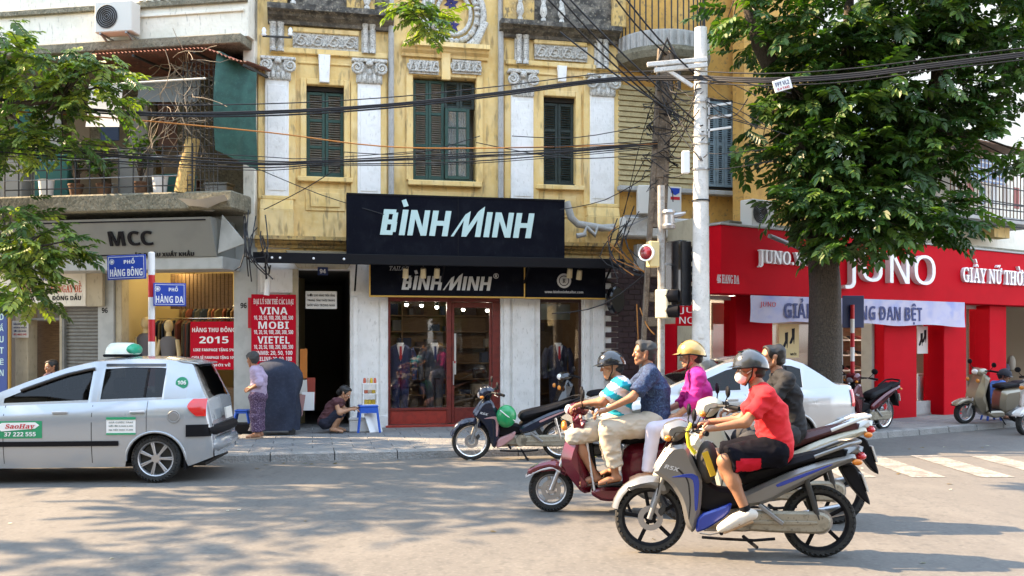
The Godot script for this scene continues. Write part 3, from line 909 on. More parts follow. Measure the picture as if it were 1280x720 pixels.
func townhouse() -> void:
	var F := FB
	var t := thing("yellow_townhouse", "two-storey yellow colonial townhouse with white pilasters, carved capitals and green louvred shutters", "building", F)
	var xl: float = on(F, 319, 200).x
	var xr: float = on(F, 773, 200).x
	var ycan: float = on(F, 560, 330).y
	var w1 := rect(F, 383, 107, 430, 222)
	var w2 := rect(F, 516, 97, 595, 227)
	var w3 := rect(F, 679, 121, 719, 232)
	var wall := N()
	wall.wall(xl, ycan, xr, 11.6, -0.32, 0.0, [w1, w2, w3])
	var wl := part(t, "wall", wall, M.yellow)
	# rooms behind the upper windows
	for w in [w1, w2, w3]:
		part(t, "dark_room", N().bx(V(w[0] - 0.2, w[1] - 0.2, -0.62), V(w[2] + 0.2, w[3] + 0.2, -0.60)), M.plaster)
	# roof slab and sides
	part(t, "roof", N().bx(V(xl, 11.6, -7.0), V(xr, 11.75, 0.0)), M.grime)
	part(t, "side_wall", N().bx(V(xl, 0.0, -7.0), V(xl + 0.25, 11.6, -0.33)), M.yellow_old)
	part(t, "side_wall", N().bx(V(xr - 0.25, 0.0, -7.0), V(xr, 11.6, -0.33)), M.yellow_old)
	part(t, "back_wall", N().bx(V(xl, 0.0, -7.2), V(xr, 11.6, -7.0)), M.yellow_old)
	# pilasters
	for q in [[331, 361, 98, 245, 72, 326, 369], [447, 476, 103, 246, 75, 440, 483], [639, 667, 119, 252, 88, 635, 672], [738, 768, 119, 255, 94, 733, 774]]:
		var sh := rect(F, q[0], q[2], q[1], q[3], 0.1)
		var mb := N()
		slab(mb, sh, 0.0, 0.10, 0.012)
		slab(mb, [sh[0] + 0.05, sh[1] + 0.1, sh[2] - 0.05, sh[3] - 0.12], 0.10, 0.112, 0.008)
		var pl := part(t, "pilaster", mb, M.whitewash)
		capital(pl, rect(F, q[5], q[4], q[6], q[2] + 2, 0.1), 0.1)
		# yellow backing strip and base
		var bk := N()
		slab(bk, [sh[0] - 0.12, sh[1] - 0.05, sh[2] + 0.12, sh[3] + 0.4], 0.0, 0.055, 0.008)
		part(pl, "backing", bk, M.yellow)
		var bs := N()
		var y0 := ycan + 0.42
		bs.bx(V(sh[0] - 0.06, sh[1] - 0.07, 0), V(sh[2] + 0.06, sh[1] + 0.0, 0.15), 0.012)
		bs.prism(Transform3D(Basis(V(0, 0, 1), V(0, 1, 0), V(-1, 0, 0)), V((sh[0] + sh[2]) / 2, 0, 0)), P2([U(0, sh[1] - 0.25), U(0.21, sh[1] - 0.25), U(0.15, sh[1] - 0.071), U(0, sh[1] - 0.071)]), -(sh[2] - sh[0]) / 2 - 0.08, (sh[2] - sh[0]) / 2 + 0.08, 0.008)
		bs.bx(V(sh[0] - 0.09, y0, 0), V(sh[2] + 0.09, sh[1] - 0.255, 0.22), 0.012)
		part(pl, "base", bs, M.yellow)
		# grey consoles above the capital
		var cp := rect(F, (q[0] + q[1]) / 2 - 9, q[4] - 44, (q[0] + q[1]) / 2 + 9, q[4] - 8, 0.1)
		var cn := N()
		cn.lathe(T(V((cp[0] + cp[2]) / 2 - 0.065, cp[1], 0.1)), [U(0.06, 0), U(0.06, 0.05), U(0.04, 0.09), U(0.052, 0.3), U(0.045, cp[3] - cp[1] - 0.08), U(0.07, cp[3] - cp[1])], 10)
		cn.lathe(T(V((cp[0] + cp[2]) / 2 + 0.065, cp[1], 0.1)), [U(0.06, 0), U(0.06, 0.05), U(0.04, 0.09), U(0.052, 0.3), U(0.045, cp[3] - cp[1] - 0.08), U(0.07, cp[3] - cp[1])], 10)
		cn.bx(V(cp[0], cp[1], 0), V(cp[2], cp[3], 0.07), 0.01)
		part(pl, "console", cn, M.carved)
	# window surrounds
	for w in [w1, w3]:
		var mb := N()
		moulding_frame(mb, w, 0.11, 0.0, 0.05)
		mb.bx(V(w[0] - 0.16, w[1] - 0.09, 0), V(w[2] + 0.16, w[1], 0.1), 0.012)
		# apron panel below
		mb.bx(V(w[0] - 0.02, w[1] - 0.62, 0), V(w[2] + 0.02, w[1] - 0.2, 0.022), 0.01)
		mb.bx(V(w[0] + 0.07, w[1] - 0.55, 0.022), V(w[2] - 0.07, w[1] - 0.28, 0.045), 0.012)
		part(t, "window_surround", mb, M.yellow)
	var s2 := N()
	moulding_frame(s2, w2, 0.13, 0.0, 0.06)
	s2.bx(V(w2[0] - 0.1, w2[1] - 0.1, 0), V(w2[2] + 0.1, w2[1], 0.12), 0.012)
	s2.bx(V(w2[0], w2[1] - 0.62, 0), V(w2[2], w2[1] - 0.2, 0.03), 0.01)
	var kst := rect(F, 552, 66, 563, 100, 0.1)
	slab(s2, kst, 0.061, 0.13, 0.01)
	cornice(s2, on(F, 503, 60, 0.2).x, on(F, 612, 60, 0.2).x, on(F, 560, 72, 0.1).y, 0.24, 0.26)
	part(t, "window_surround", s2, M.yellow)
	for q in [[511, 548], [565, 601]]:
		var r := rect(F, q[0], 76, q[1], 93, 0.06)
		scroll_frieze(t, r, 0.085, M.carved)
	# keystones
	for q in [[398, 413, 68, 103], [697, 709, 82, 102]]:
		var r := rect(F, q[0], q[2], q[1], q[3], 0.12)
		var mb := N()
		mb.prism(T(Vector3.ZERO), P2([U(r[0] + 0.02, r[1]), U(r[2] - 0.02, r[1]), U(r[2], r[3]), U(r[0], r[3])]), 0.051, 0.13, 0.012)
		part(t, "keystone", mb, M.whitewash)
	# friezes, string courses and the blackened cornices
	scroll_frieze(t, rect(F, 366, 43, 448, 62, 0.04), 0.04, M.carved)
	scroll_frieze(t, rect(F, 668, 57, 734, 76, 0.04), 0.04, M.carved)
	for q in [[338, 486, 62, 69, 0.07], [632, 773, 78, 84, 0.07], [366, 449, 36, 42, 0.09], [668, 734, 51, 56, 0.09], [372, 441, 78, 81, 0.03], [672, 733, 92, 95, 0.03]]:
		part(t, "string_course", slab(N(), rect(F, q[0], q[2], q[1], q[3], q[4]), 0.0, q[4], 0.012), M.yellow)
	for q in [[334, 493, 9, 29], [626, 777, 29, 46]]:
		var r := rect(F, q[0], q[2], q[1], q[3], 0.3)
		var mb := N()
		cornice(mb, r[0], r[2], r[1], r[3] - r[1], 0.36)
		part(t, "cornice", mb, M.grime)
		var pr := N()
		pr.bx(V(r[0] + 0.05, r[3] + 0.021, 0.0), V(r[2] - 0.05, r[3] + 0.9, 0.14), 0.01)
		pr.bx(V(r[0] + 0.05, r[3] + 0.9, 0.0), V(r[2] - 0.05, r[3] + 1.0, 0.2), 0.01)
		part(t, "parapet", pr, M.grime)
		var wd: float = r[2] - r[0]
		for k in [0.62 if q[0] < 500 else 0.16, 0.72 if q[0] < 500 else 0.93, 0.03]:
			var po := N()
			po.bx(V(r[0] + wd * k, r[3] + 0.022, 0.14), V(r[0] + wd * k + 0.28, r[3] + 1.05, 0.26), 0.015)
			part(t, "parapet_post", po, M.yellow_old)
		# urn shaped balusters standing on the ledge
		for k in ([0.78, 0.2] if q[0] < 500 else [0.16, 0.35, 0.5]):
			var ur := N()
			ur.lathe(T(V(r[0] + wd * k, r[3] + 0.02, 0.27)), [U(0.05, 0), U(0.05, 0.04), U(0.03, 0.07), U(0.075, 0.16), U(0.06, 0.26), U(0.035, 0.34), U(0.05, 0.4), U(0.02, 0.44)], 12, true)
			part(t, "baluster", ur, M.carved)
	# stringcourse at the foot of the upper storey
	var lg := N()
	cornice(lg, xl, xr, ycan + 0.24, 0.2, 0.24)
	part(t, "ledge", lg, M.yellow_old)
	part(t, "patch", slab(N(), rect(F, 333, 291, 362, 311, 0.0), 0.0, 0.012), M.whitewash)
	# wreath round a painted panel above the middle window
	var oc := on(F, 567, 18, 0.05)
	var wr := N()
	var R := 0.48
	for k in 3:
		var pts := []
		for j in 40: pts.append(oc + V(cos(TAU * j / 40) * (R - 0.13 * (k - 1)) * 0.92, sin(TAU * j / 40) * (R - 0.13 * (k - 1)) * 1.1, 0.02))
		wr.tube(pts, [0.07, 0.05, 0.04][k] * 1.0, 7, false, true)
	for j in 30:
		var a := TAU * j / 30 + 0.1 * sin(j * 3.0)
		wr.ball(oc + V(cos(a) * R * 0.92, sin(a) * R * 1.1, 0.07), V(0.06, 0.045, 0.05), 7, 5, Basis(V(0, 0, 1), a))
	for s in [-1, 1]:
		wr.bar(oc + V(s * 0.40, -0.62, 0.03), oc + V(s * 0.62, -0.12, 0.03), 0.12, 0.1, 0.02)
		wr.bar(oc + V(s * 0.2, -0.60, 0.03), oc + V(s * 0.5, -0.64, 0.03), 0.1, 0.1, 0.02)
	part(t, "wreath", wr, M.carved)
	var star := mat(lin(0.03, 0.025, 0.14), 0.7)
	for k in 2:
		var st := N()
		var c: Vector3 = oc + V(-0.04 + k * 0.02, 0.22 - k * 0.42, -0.045)
		for j in 6:
			var a := TAU * j / 6 + 0.3
			st.prism(Transform3D(Basis(V(0, 0, 1), a), c), P2([U(0.015, -0.02), U(0.075, -0.035), U(0.15, 0), U(0.075, 0.035), U(0.015, 0.02)]), 0.0, 0.012)
		part(t, "painted_star", st, star)
	# downpipes
	for q in [489, 626]:
		var a := on(F, q, -40, 0.1)
		var b := on(F, q, 330, 0.1)
		part(t, "downpipe", N().cyl(V(a.x, 11.4, 0.1), V(a.x, b.y, 0.1), 0.055, 0.055, 10), M.concrete)
	# shutters
	for w in [w1, w3]:
		var wd: float = w[2] - w[0]
		var h: float = w[3] - w[1]
		var m: Material = M.green if w == w1 else M.green_dark
		var win := part(t, "window", N().bx(V(w[0], w[1], -0.16), V(w[2], w[1] + 0.05, -0.05)), m)
		shutter(win, wd / 2 - 0.012, h - 0.16, m, T(V(w[0] + 0.006, w[1] + 0.055, -0.10)), 3)
		shutter(win, wd / 2 - 0.012, h - 0.16, m, T(V(w[0] + wd / 2 + 0.006, w[1] + 0.055, -0.11)), 3)
		part(win, "transom", N().bx(V(w[0], w[3] - 0.09, -0.15), V(w[2], w[3], -0.08)), M.dark)
	var wd2: float = w2[2] - w2[0]
	var h2: float = w2[3] - w2[1]
	var win2 := part(t, "window", N().bx(V(w2[0], w2[1], -0.16), V(w2[2], w2[1] + 0.05, -0.05)), M.green)
	shutter(win2, wd2 * 0.245, h2 - 0.1, M.green, T(V(w2[0] + 0.01, w2[1] + 0.055, -0.10)), 3)
	shutter(win2, wd2 * 0.245, h2 - 0.1, M.green, T(V(w2[0] + wd2 * 0.255, w2[1] + 0.055, -0.09)), 3)
	# upper fixed louvres over the casement
	shutter(win2, wd2 * 0.24, h2 * 0.26, M.green_dark, T(V(w2[0] + wd2 * 0.505, w2[3] - h2 * 0.28, -0.11)), 1)
	shutter(win2, wd2 * 0.24, h2 * 0.26, M.green_dark, T(V(w2[0] + wd2 * 0.75, w2[3] - h2 * 0.28, -0.11)), 1)
	var cx0: float = w2[0] + wd2 * 0.51
	var cx1: float = w2[2] - 0.12
	var cy0: float = w2[1] + 0.06
	var cy1: float = w2[3] - h2 * 0.29
	var cf := N()
	cf.bx(V(cx0, cy0, -0.08), V(cx0 + 0.06, cy1, -0.02), 0.005)
	cf.bx(V(cx1 - 0.06, cy0, -0.08), V(cx1, cy1, -0.02), 0.005)
	for k in 5:
		var y := cy0 + (cy1 - cy0 - 0.05) * k / 4.0
		cf.bx(V(cx0 + 0.06, y, -0.075), V(cx1 - 0.06, y + (0.06 if k == 0 or k == 4 else 0.028), -0.025), 0.004)
	cf.bx(V((cx0 + cx1) / 2 - 0.02, cy0 + 0.06, -0.073), V((cx0 + cx1) / 2 + 0.02, cy1 - 0.06, -0.022), 0.004)
	var cas := part(win2, "casement", cf, M.green)
	part(cas, "glass", N().bx(V(cx0 + 0.05, cy0 + 0.03, -0.055), V(cx1 - 0.05, cy1 - 0.03, -0.051)), M.glass)
	var cu := []
	for i in 2:
		var row := PackedVector3Array()
		for j in 40: row.append(V(lerp(cx0 + 0.03, cx1 - 0.03, j / 39.0), cy0 if i == 0 else cy1, -0.14 + 0.025 * sin(j * 1.1) + 0.012 * sin(j * 2.7)))
		cu.append(row)
	part(win2, "lace_curtain", N().grid(cu, false, V(0, 0, 1)), surf(picture(256, lin(0.42, 0.45, 0.45), [[14, lin(0.2, 0.22, 0.22), 0.45, 0.6, 0.8], [40, lin(0.6, 0.62, 0.62), 0.5, 0.7, 0.7]], 151), 0.7, 0.9))
	# insulator bracket
	var ib := N()
	ib.bar(on(F, 328, 45, 0.25), on(F, 365, 47, 0.25), 0.03, 0.03)
	ib.bar(on(F, 347, 46, 0.25), on(F, 347, 46, 0.0), 0.03, 0.03)
	var brk := part(t, "bracket", ib, M.iron)
	for q in [330, 363]:
		part(brk, "insulator", N().lathe(T(on(F, q, 45, 0.25)), [U(0.03, 0.0), U(0.05, 0.03), U(0.03, 0.06), U(0.045, 0.1), U(0.02, 0.15), U(0.001, 0.15)], 10, true), M.white_gloss)

	# ---- ground floor ----
	var door := rect(F, 373, 337, 438, 545)
	door[1] = 0.11
	var shop := rect(F, 485, 371, 626, 545)
	shop[1] = 0.11
	var win := rect(F, 675, 374, 728, 545)
	win[1] = 0.11
	part(t, "ground_floor_wall", N().wall(xl, 0.0, xr, ycan - 0.002, -0.3, -0.002, [door, shop, win]), M.whitewash)
	# raised pilaster strips on the shopfront
	for q in [[441, 447], [475, 483], [629, 637], [640, 668], [730, 737], [741, 755]]:
		var r := rect(F, q[0], 371, q[1], 545, 0.0)
		part(t, "pilaster_strip", N().bx(V(r[0], 0.1, -0.002), V(r[2], r[3], 0.045), 0.008), M.whitewash)
	part(t, "plinth", slab(N(), [rect(F, 440, 515, 483, 535)[0], 0.1, rect(F, 440, 515, 484, 535)[2], 0.34], -0.002, 0.06, 0.01), M.whitewash)
	part(t, "plinth", slab(N(), [rect(F, 628, 515, 672, 535)[0], 0.1, rect(F, 628, 515, 672, 535)[2], 0.34], -0.002, 0.06, 0.01), M.whitewash)
	# passage behind the dark doorway
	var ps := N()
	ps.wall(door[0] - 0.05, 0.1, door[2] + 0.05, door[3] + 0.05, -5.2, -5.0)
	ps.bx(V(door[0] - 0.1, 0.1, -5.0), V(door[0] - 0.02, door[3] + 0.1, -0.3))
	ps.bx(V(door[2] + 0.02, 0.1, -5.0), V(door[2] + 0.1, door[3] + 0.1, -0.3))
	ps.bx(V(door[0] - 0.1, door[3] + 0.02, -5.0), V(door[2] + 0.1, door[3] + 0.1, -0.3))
	part(t, "passage", ps, M.mortar_and_shade)  # wall tone darkened to carry the shade inside the passage
	var lt := rect(F, 357, 314, 448, 336, 0.05)
	part(t, "lintel", N().prism(T(Vector3.ZERO), P2([U(lt[0], lt[3]), U(lt[0] + 0.22, lt[1]), U(lt[2] - 0.2, lt[1]), U(lt[2], lt[3])]), 0.0, 0.09, 0.01), M.beige)
	part(t, "door_jamb", slab(N(), [door[0] - 0.16, 0.1, door[0], door[3]], 0.0, 0.05, 0.006), M.beige)
	# shop room
	var x0: float = shop[0] - 0.5
	var x1: float = win[2] + 0.4
	var y1: float = shop[3] + 0.25
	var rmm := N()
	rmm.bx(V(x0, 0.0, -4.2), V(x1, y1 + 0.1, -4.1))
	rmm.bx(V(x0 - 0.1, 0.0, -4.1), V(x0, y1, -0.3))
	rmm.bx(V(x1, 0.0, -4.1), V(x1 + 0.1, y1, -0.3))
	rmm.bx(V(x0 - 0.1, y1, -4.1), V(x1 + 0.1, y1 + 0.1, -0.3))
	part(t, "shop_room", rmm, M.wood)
	part(t, "shop_floor", N().bx(V(x0, 0.02, -4.1), V(x1, 0.16, -0.04)), mat(lin(0.10, 0.07, 0.05), 0.5))
	var shv := N()
	for k in 7:
		shv.bx(V(x0 + 0.1, 0.5 + k * 0.36, -4.05), V(x1 - 0.1, 0.53 + k * 0.36, -3.65))
	for k in 5:
		shv.bx(V(x0 + 0.1 + k * 1.0, 0.16, -4.06), V(x0 + 0.13 + k * 1.0, 2.8, -3.64))
	var shelf := part(t, "shelves", shv, M.wood)
	var fm := [mat(lin(0.02, 0.03, 0.08), 0.8), mat(lin(0.1, 0.1, 0.11), 0.8), mat(lin(0.25, 0.24, 0.22), 0.8), mat(lin(0.05, 0.03, 0.03), 0.8), mat(lin(0.03, 0.05, 0.12), 0.8)]
	for k in 60:
		var bx := x0 + 0.2 + rng.randf() * (x1 - x0 - 0.6)
		var sh_i := rng.randi() % 6
		var fh := rng.randf_range(0.08, 0.26)
		part(shelf, "folded_cloth", N().bx(V(bx, 0.53 + sh_i * 0.36, -3.98), V(bx + rng.randf_range(0.18, 0.3), 0.53 + sh_i * 0.36 + fh, -3.68), 0.01), fm[k % 5])
	# glazed front: fixed pane with red foot panel, and the door
	var zf := -0.12
	var ysill: float = on(F, 520, 513, zf).y
	var xm: float = on(F, 560, 450, zf).x
	var fr := N()
	fr.bx(V(shop[0], shop[3] - 0.09, zf - 0.04), V(shop[2], shop[3], zf + 0.05), 0.006)
	fr.bx(V(shop[0], 0.11, zf - 0.04), V(shop[0] + 0.05, shop[3] - 0.09, zf + 0.05), 0.006)
	fr.bx(V(shop[0] + 0.05, 0.11, zf - 0.035), V(xm, 0.17, zf + 0.055), 0.006)
	fr.bx(V(xm - 0.03, 0.17, zf - 0.04), V(xm + 0.06, shop[3] - 0.09, zf + 0.05), 0.006)
	fr.bx(V(shop[2] - 0.15, 0.11, zf - 0.04), V(shop[2], shop[3] - 0.09, zf + 0.05), 0.006)
	fr.bx(V(shop[0] + 0.05, ysill, zf - 0.03), V(xm - 0.03, ysill + 0.05, zf + 0.045), 0.006)
	var sf := part(t, "shopfront", fr, M.red_frame)
	part(sf, "foot_panel", N().bx(V(shop[0] + 0.05, 0.17, zf - 0.02), V(xm - 0.03, ysill, zf + 0.02)), M.red_panel)
	part(sf, "glass", N().bx(V(shop[0] + 0.05, ysill + 0.05, zf - 0.006), V(xm - 0.03, shop[3] - 0.09, zf)), M.glass)
	var dr := N()
	var dx0 := xm + 0.065
	var dx1: float = shop[2] - 0.155
	dr.bx(V(dx0, 0.13, zf - 0.03), V(dx0 + 0.05, shop[3] - 0.1, zf + 0.03), 0.006)
	dr.bx(V(dx1 - 0.05, 0.13, zf - 0.03), V(dx1, shop[3] - 0.1, zf + 0.03), 0.006)
	dr.bx(V(dx0 + 0.05, 0.13, zf - 0.03), V(dx1 - 0.05, 0.46, zf + 0.028), 0.006)
	dr.bx(V(dx0 + 0.05, shop[3] - 0.2, zf - 0.03), V(dx1 - 0.05, shop[3] - 0.1, zf + 0.028), 0.006)
	var dp := part(t, "door", dr, M.red_frame)
	part(dp, "glass", N().bx(V(dx0 + 0.05, 0.46, zf - 0.004), V(dx1 - 0.05, shop[3] - 0.2, zf + 0.002)), M.glass)
	var sk := rect(F, 564, 417, 570, 468, zf)
	part(dp, "sticker", slab(N(), sk, zf + 0.004, zf + 0.008), M.offwhite)
	part(dp, "sticker_mark", slab(N(), rect(F, 565, 451, 569.5, 454, zf), zf + 0.0085, zf + 0.010), M.post_red)
	part(dp, "handle", N().cyl(V(dx0 + 0.03, 0.9, zf + 0.07), V(dx0 + 0.03, 1.35, zf + 0.07), 0.012), M.steel)
	part(t, "step", N().bx(V(shop[0] - 0.05, 0.1, -0.12), V(shop[2] + 0.05, 0.155, 0.12), 0.01), M.red_panel)
	# display window
	var wf := N()
	wf.bx(V(win[0], win[3] - 0.06, zf - 0.04), V(win[2], win[3], zf + 0.04), 0.006)
	wf.bx(V(win[0], 0.11, zf - 0.04), V(win[0] + 0.04, win[3] - 0.06, zf + 0.04), 0.006)
	wf.bx(V(win[2] - 0.04, 0.11, zf - 0.04), V(win[2], win[3] - 0.06, zf + 0.04), 0.006)
	wf.bx(V(win[0] + 0.04, 0.11, zf - 0.03), V(win[2] - 0.04, 0.35, zf + 0.038), 0.006)
	var dw := part(t, "display_window", wf, mat(lin(0.04, 0.012, 0.01), 0.5))
	part(dw, "glass", N().bx(V(win[0] + 0.04, 0.35, zf - 0.004), V(win[2] - 0.04, win[3] - 0.06, zf + 0.002)), M.glass)
	part(dw, "blind", slab(N(), [win[0] + 0.05, win[3] - 0.38, win[2] - 0.05, win[3] - 0.07], -0.75, -0.73), mat(lin(0.25, 0.28, 0.26), 0.8))
	var navy := mat(lin(0.014, 0.022, 0.075), 0.8)
	var navy2 := mat(lin(0.02, 0.022, 0.05), 0.8)
	var grey := mat(lin(0.04, 0.042, 0.05), 0.8)
	for q in [[500, 470, navy, M.post_red, "navy suit with white collar in the shop window, nearest the pale left pillar"], [543, 470, grey, M.blue_dark, "dark suit with white collar in the shop window, beside the red door post"], [697, 470, navy2, M.post_red, "navy suit with dark red tie in the narrow display window"]]:
		var p := on(F, q[0], q[1], -0.75)
		suit(q[4], F * T(V(p.x, 0.16, -0.75)), q[2], q[3])
	var k := 0
	for q in [[508, 381], [527, 382], [546, 384], [579, 387], [609, 388]]:
		var p := on(F, q[0], q[1], -0.9 - 0.25 * (k % 2))
		bulb_lamp("lit ceiling spot in the tailor's shop, %s along the window top" % ["first from the pale pillar", "second", "third", "first above the red door", "last above the red door"][k], p, F, true, 0.05)
		k += 1
	# plates on the wall
	var np := thing("number_plate", "small dark enamel house number plate 94 above the doorway", "plate", F)
	part(np, "plate", slab(N(), rect(F, 397, 334, 410, 344, 0.1), 0.092, 0.1), M.blue_dark)
	var npc := on(F, 403.5, 339, 0.1)
	text(np, "lettering", "94", T(V(npc.x, npc.y, 0.1)), 0.11, 0.08, M.white, 0.004)
	var hp := thing("notice_board", "pale printed notice hanging across the top of the dark doorway", "notice", F)
	var hr := rect(F, 382, 364, 421, 386, 0.0)
	part(hp, "board", slab(N(), hr, -0.03, -0.01), M.offwhite)
	var lines := ["NHẬN GIAO HÀNG TRÊN TẦNG", "TRUNG TÂM THỜI TRANG", "MỜI VÀO TRONG NHÀ"]
	for i in 3:
		text(hp, "lettering", lines[i], T(V((hr[0] + hr[2]) / 2, hr[3] - (hr[3] - hr[1]) * (0.22 + i * 0.28), -0.01)), (hr[2] - hr[0]) * 0.88, 0.05, M.black, 0.003)

	# ---- canopy, signs ----
	var cz := 0.95
	var ca := on(F, 316, 318, cz)
	var cb := on(F, 781, 322, cz)
	var cn := thing("awning", "long black flat awning running above the tailor's shopfront", "awning", F)
	part(cn, "roof_panel", N().bx(V(ca.x, ca.y - 0.02, 0.16), V(cb.x, ca.y + 0.03, cz - 0.05), 0.006), M.sign_black)
	part(cn, "fascia", N().bx(V(ca.x, ca.y - 0.14, cz - 0.05), V(cb.x, ca.y + 0.045, cz), 0.008), M.black)
	for i in 5:
		var x: float = lerp(ca.x + 0.2, cb.x - 0.2, i / 4.0)
		part(cn, "bracket", N().bar(V(x, ca.y - 0.03, cz - 0.1), V(x, ca.y - 0.55, 0.05), 0.03, 0.03).bar(V(x, ca.y - 0.05, 0.05), V(x, ca.y - 0.05, cz - 0.06), 0.03, 0.03), M.black)
	for q in [340, 350, 392, 430]:
		var p := on(F, q, 318, cz)
		part(cn, "rivet", N().ball(V(p.x, ca.y - 0.05, cz + 0.004), V(0.022, 0.022, 0.012), 8, 5), M.white_gloss)
	var sz := 0.85
	var sr := rect(F, 433, 246, 706, 315, sz)
	var sg := thing("shop_sign", "large black billboard with pale blue letters standing on the awning", "sign", F)
	part(sg, "board", slab(N(), [sr[0], ca.y + 0.047, sr[2], sr[3]], sz - 0.14, sz, 0.01), M.sign_black)
	var ed := N()
	ed.bx(V(sr[0], sr[3] - 0.02, sz + 0.001), V(sr[2], sr[3] + 0.01, sz + 0.012))
	ed.bx(V((sr[0] + sr[2]) / 2 - 0.006, ca.y + 0.05, sz + 0.0005), V((sr[0] + sr[2]) / 2 + 0.006, sr[3] - 0.021, sz + 0.003))
	part(sg, "edge_strip", ed, M.black)
	binh_minh(sg, T(V(on(F, 573, 280, sz).x, on(F, 573, 280, sz).y, sz)), on(F, 669, 280, sz).x - on(F, 476, 280, sz).x, 0.455, M.letter_cyan, 0.02)
	var lz := 0.30
	for q in [[463, 655, 331, 370], [658, 757, 335, 372]]:
		var r := rect(F, q[0], q[2], q[1], q[3], lz)
		var s := thing("shop_sign", "wide dark sign with gold edge and silver lettering under the awning" if q[0] < 500 else "smaller dark sign with round emblem under the awning", "sign", F)
		part(s, "board", slab(N(), r, lz - 0.12, lz, 0.005), M.sign_black)
		var g := N()
		g.bx(V(r[0] - 0.02, r[1] - 0.03, lz - 0.1), V(r[2] + 0.02, r[1], lz + 0.015), 0.004)
		g.bx(V(r[0] - 0.02, r[3], lz - 0.1), V(r[2] + 0.02, r[3] + 0.03, lz + 0.015), 0.004)
		if q[0] < 500:
			g.bx(V(r[0] - 0.021, r[1] + 0.001, lz - 0.1), V(r[0] + 0.002, r[3] - 0.001, lz + 0.014), 0.004)
			g.bx(V(r[2] - 0.002, r[1] + 0.001, lz - 0.1), V(r[2] + 0.021, r[3] - 0.001, lz + 0.014), 0.004)
		part(s, "gold_edge", g, M.gold)
		if q[0] < 500:
			binh_minh(s, T(V(on(F, 559, 353, lz).x, on(F, 559, 354, lz).y, lz)), on(F, 615, 353, lz).x - on(F, 502, 353, lz).x, 0.26, M.letter_grey, 0.01)
			text(s, "lettering", "TAILOR", T(on(F, 499, 335.5, lz)), 0.36, 0.075, M.letter_grey, 0.005, "Droid Serif", false, 0.25)
			text(s, "lettering", "®", T(on(F, 620, 345, lz)), 0.1, 0.1, M.letter_grey, 0.005)
		else:
			var c := on(F, 705, 351, lz)
			var em := N()
			em.lathe(TR(c, V(90, 0, 0)), [U(0.14, 0.004), U(0.10, 0.004)], 28)
			em.lathe(TR(c, V(90, 0, 0)), [U(0.085, 0.004), U(0.001, 0.004)], 24)
			part(s, "emblem", em, M.letter_grey)
			text(s, "lettering", "R", T(c + V(0, 0, 0.005)), 0.06, 0.08, M.black, 0.004, "Droid Serif")
			text(s, "lettering", "www.binhminhtailor.com", T(on(F, 705, 365, lz)), 0.76, 0.05, M.letter_grey, 0.004)
	# sign lamps: unlit cylinders on short arms
	var ln := ["nearest the word tailor", "second of three over the silver letters", "third of three over the silver letters", "left of the pair above the round emblem", "right of the pair above the round emblem"]
	k = 0
	for q in [[507, 342], [529, 342], [546, 342], [712, 342], [724, 344]]:
		var p := on(F, q[0], q[1], 0.55)
		var l := thing("sign_lamp", "small cream sign lamp under the awning, " + ln[k], "lamp", F * T(p), "cream sign lamps")
		part(l, "shade", N().lathe(TR(Vector3.ZERO, V(20, 0, 0)), [U(0.001, 0.1), U(0.05, 0.1), U(0.055, -0.08), U(0.045, -0.08), U(0.04, 0.06)], 12), mat(lin(0.62, 0.52, 0.32), 0.5))
		part(l, "arm", N().tube([V(0, 0.1, 0), V(0, 0.16, 0.02), V(0, 0.26, 0.03)], 0.012, 6), M.iron)
		k += 1

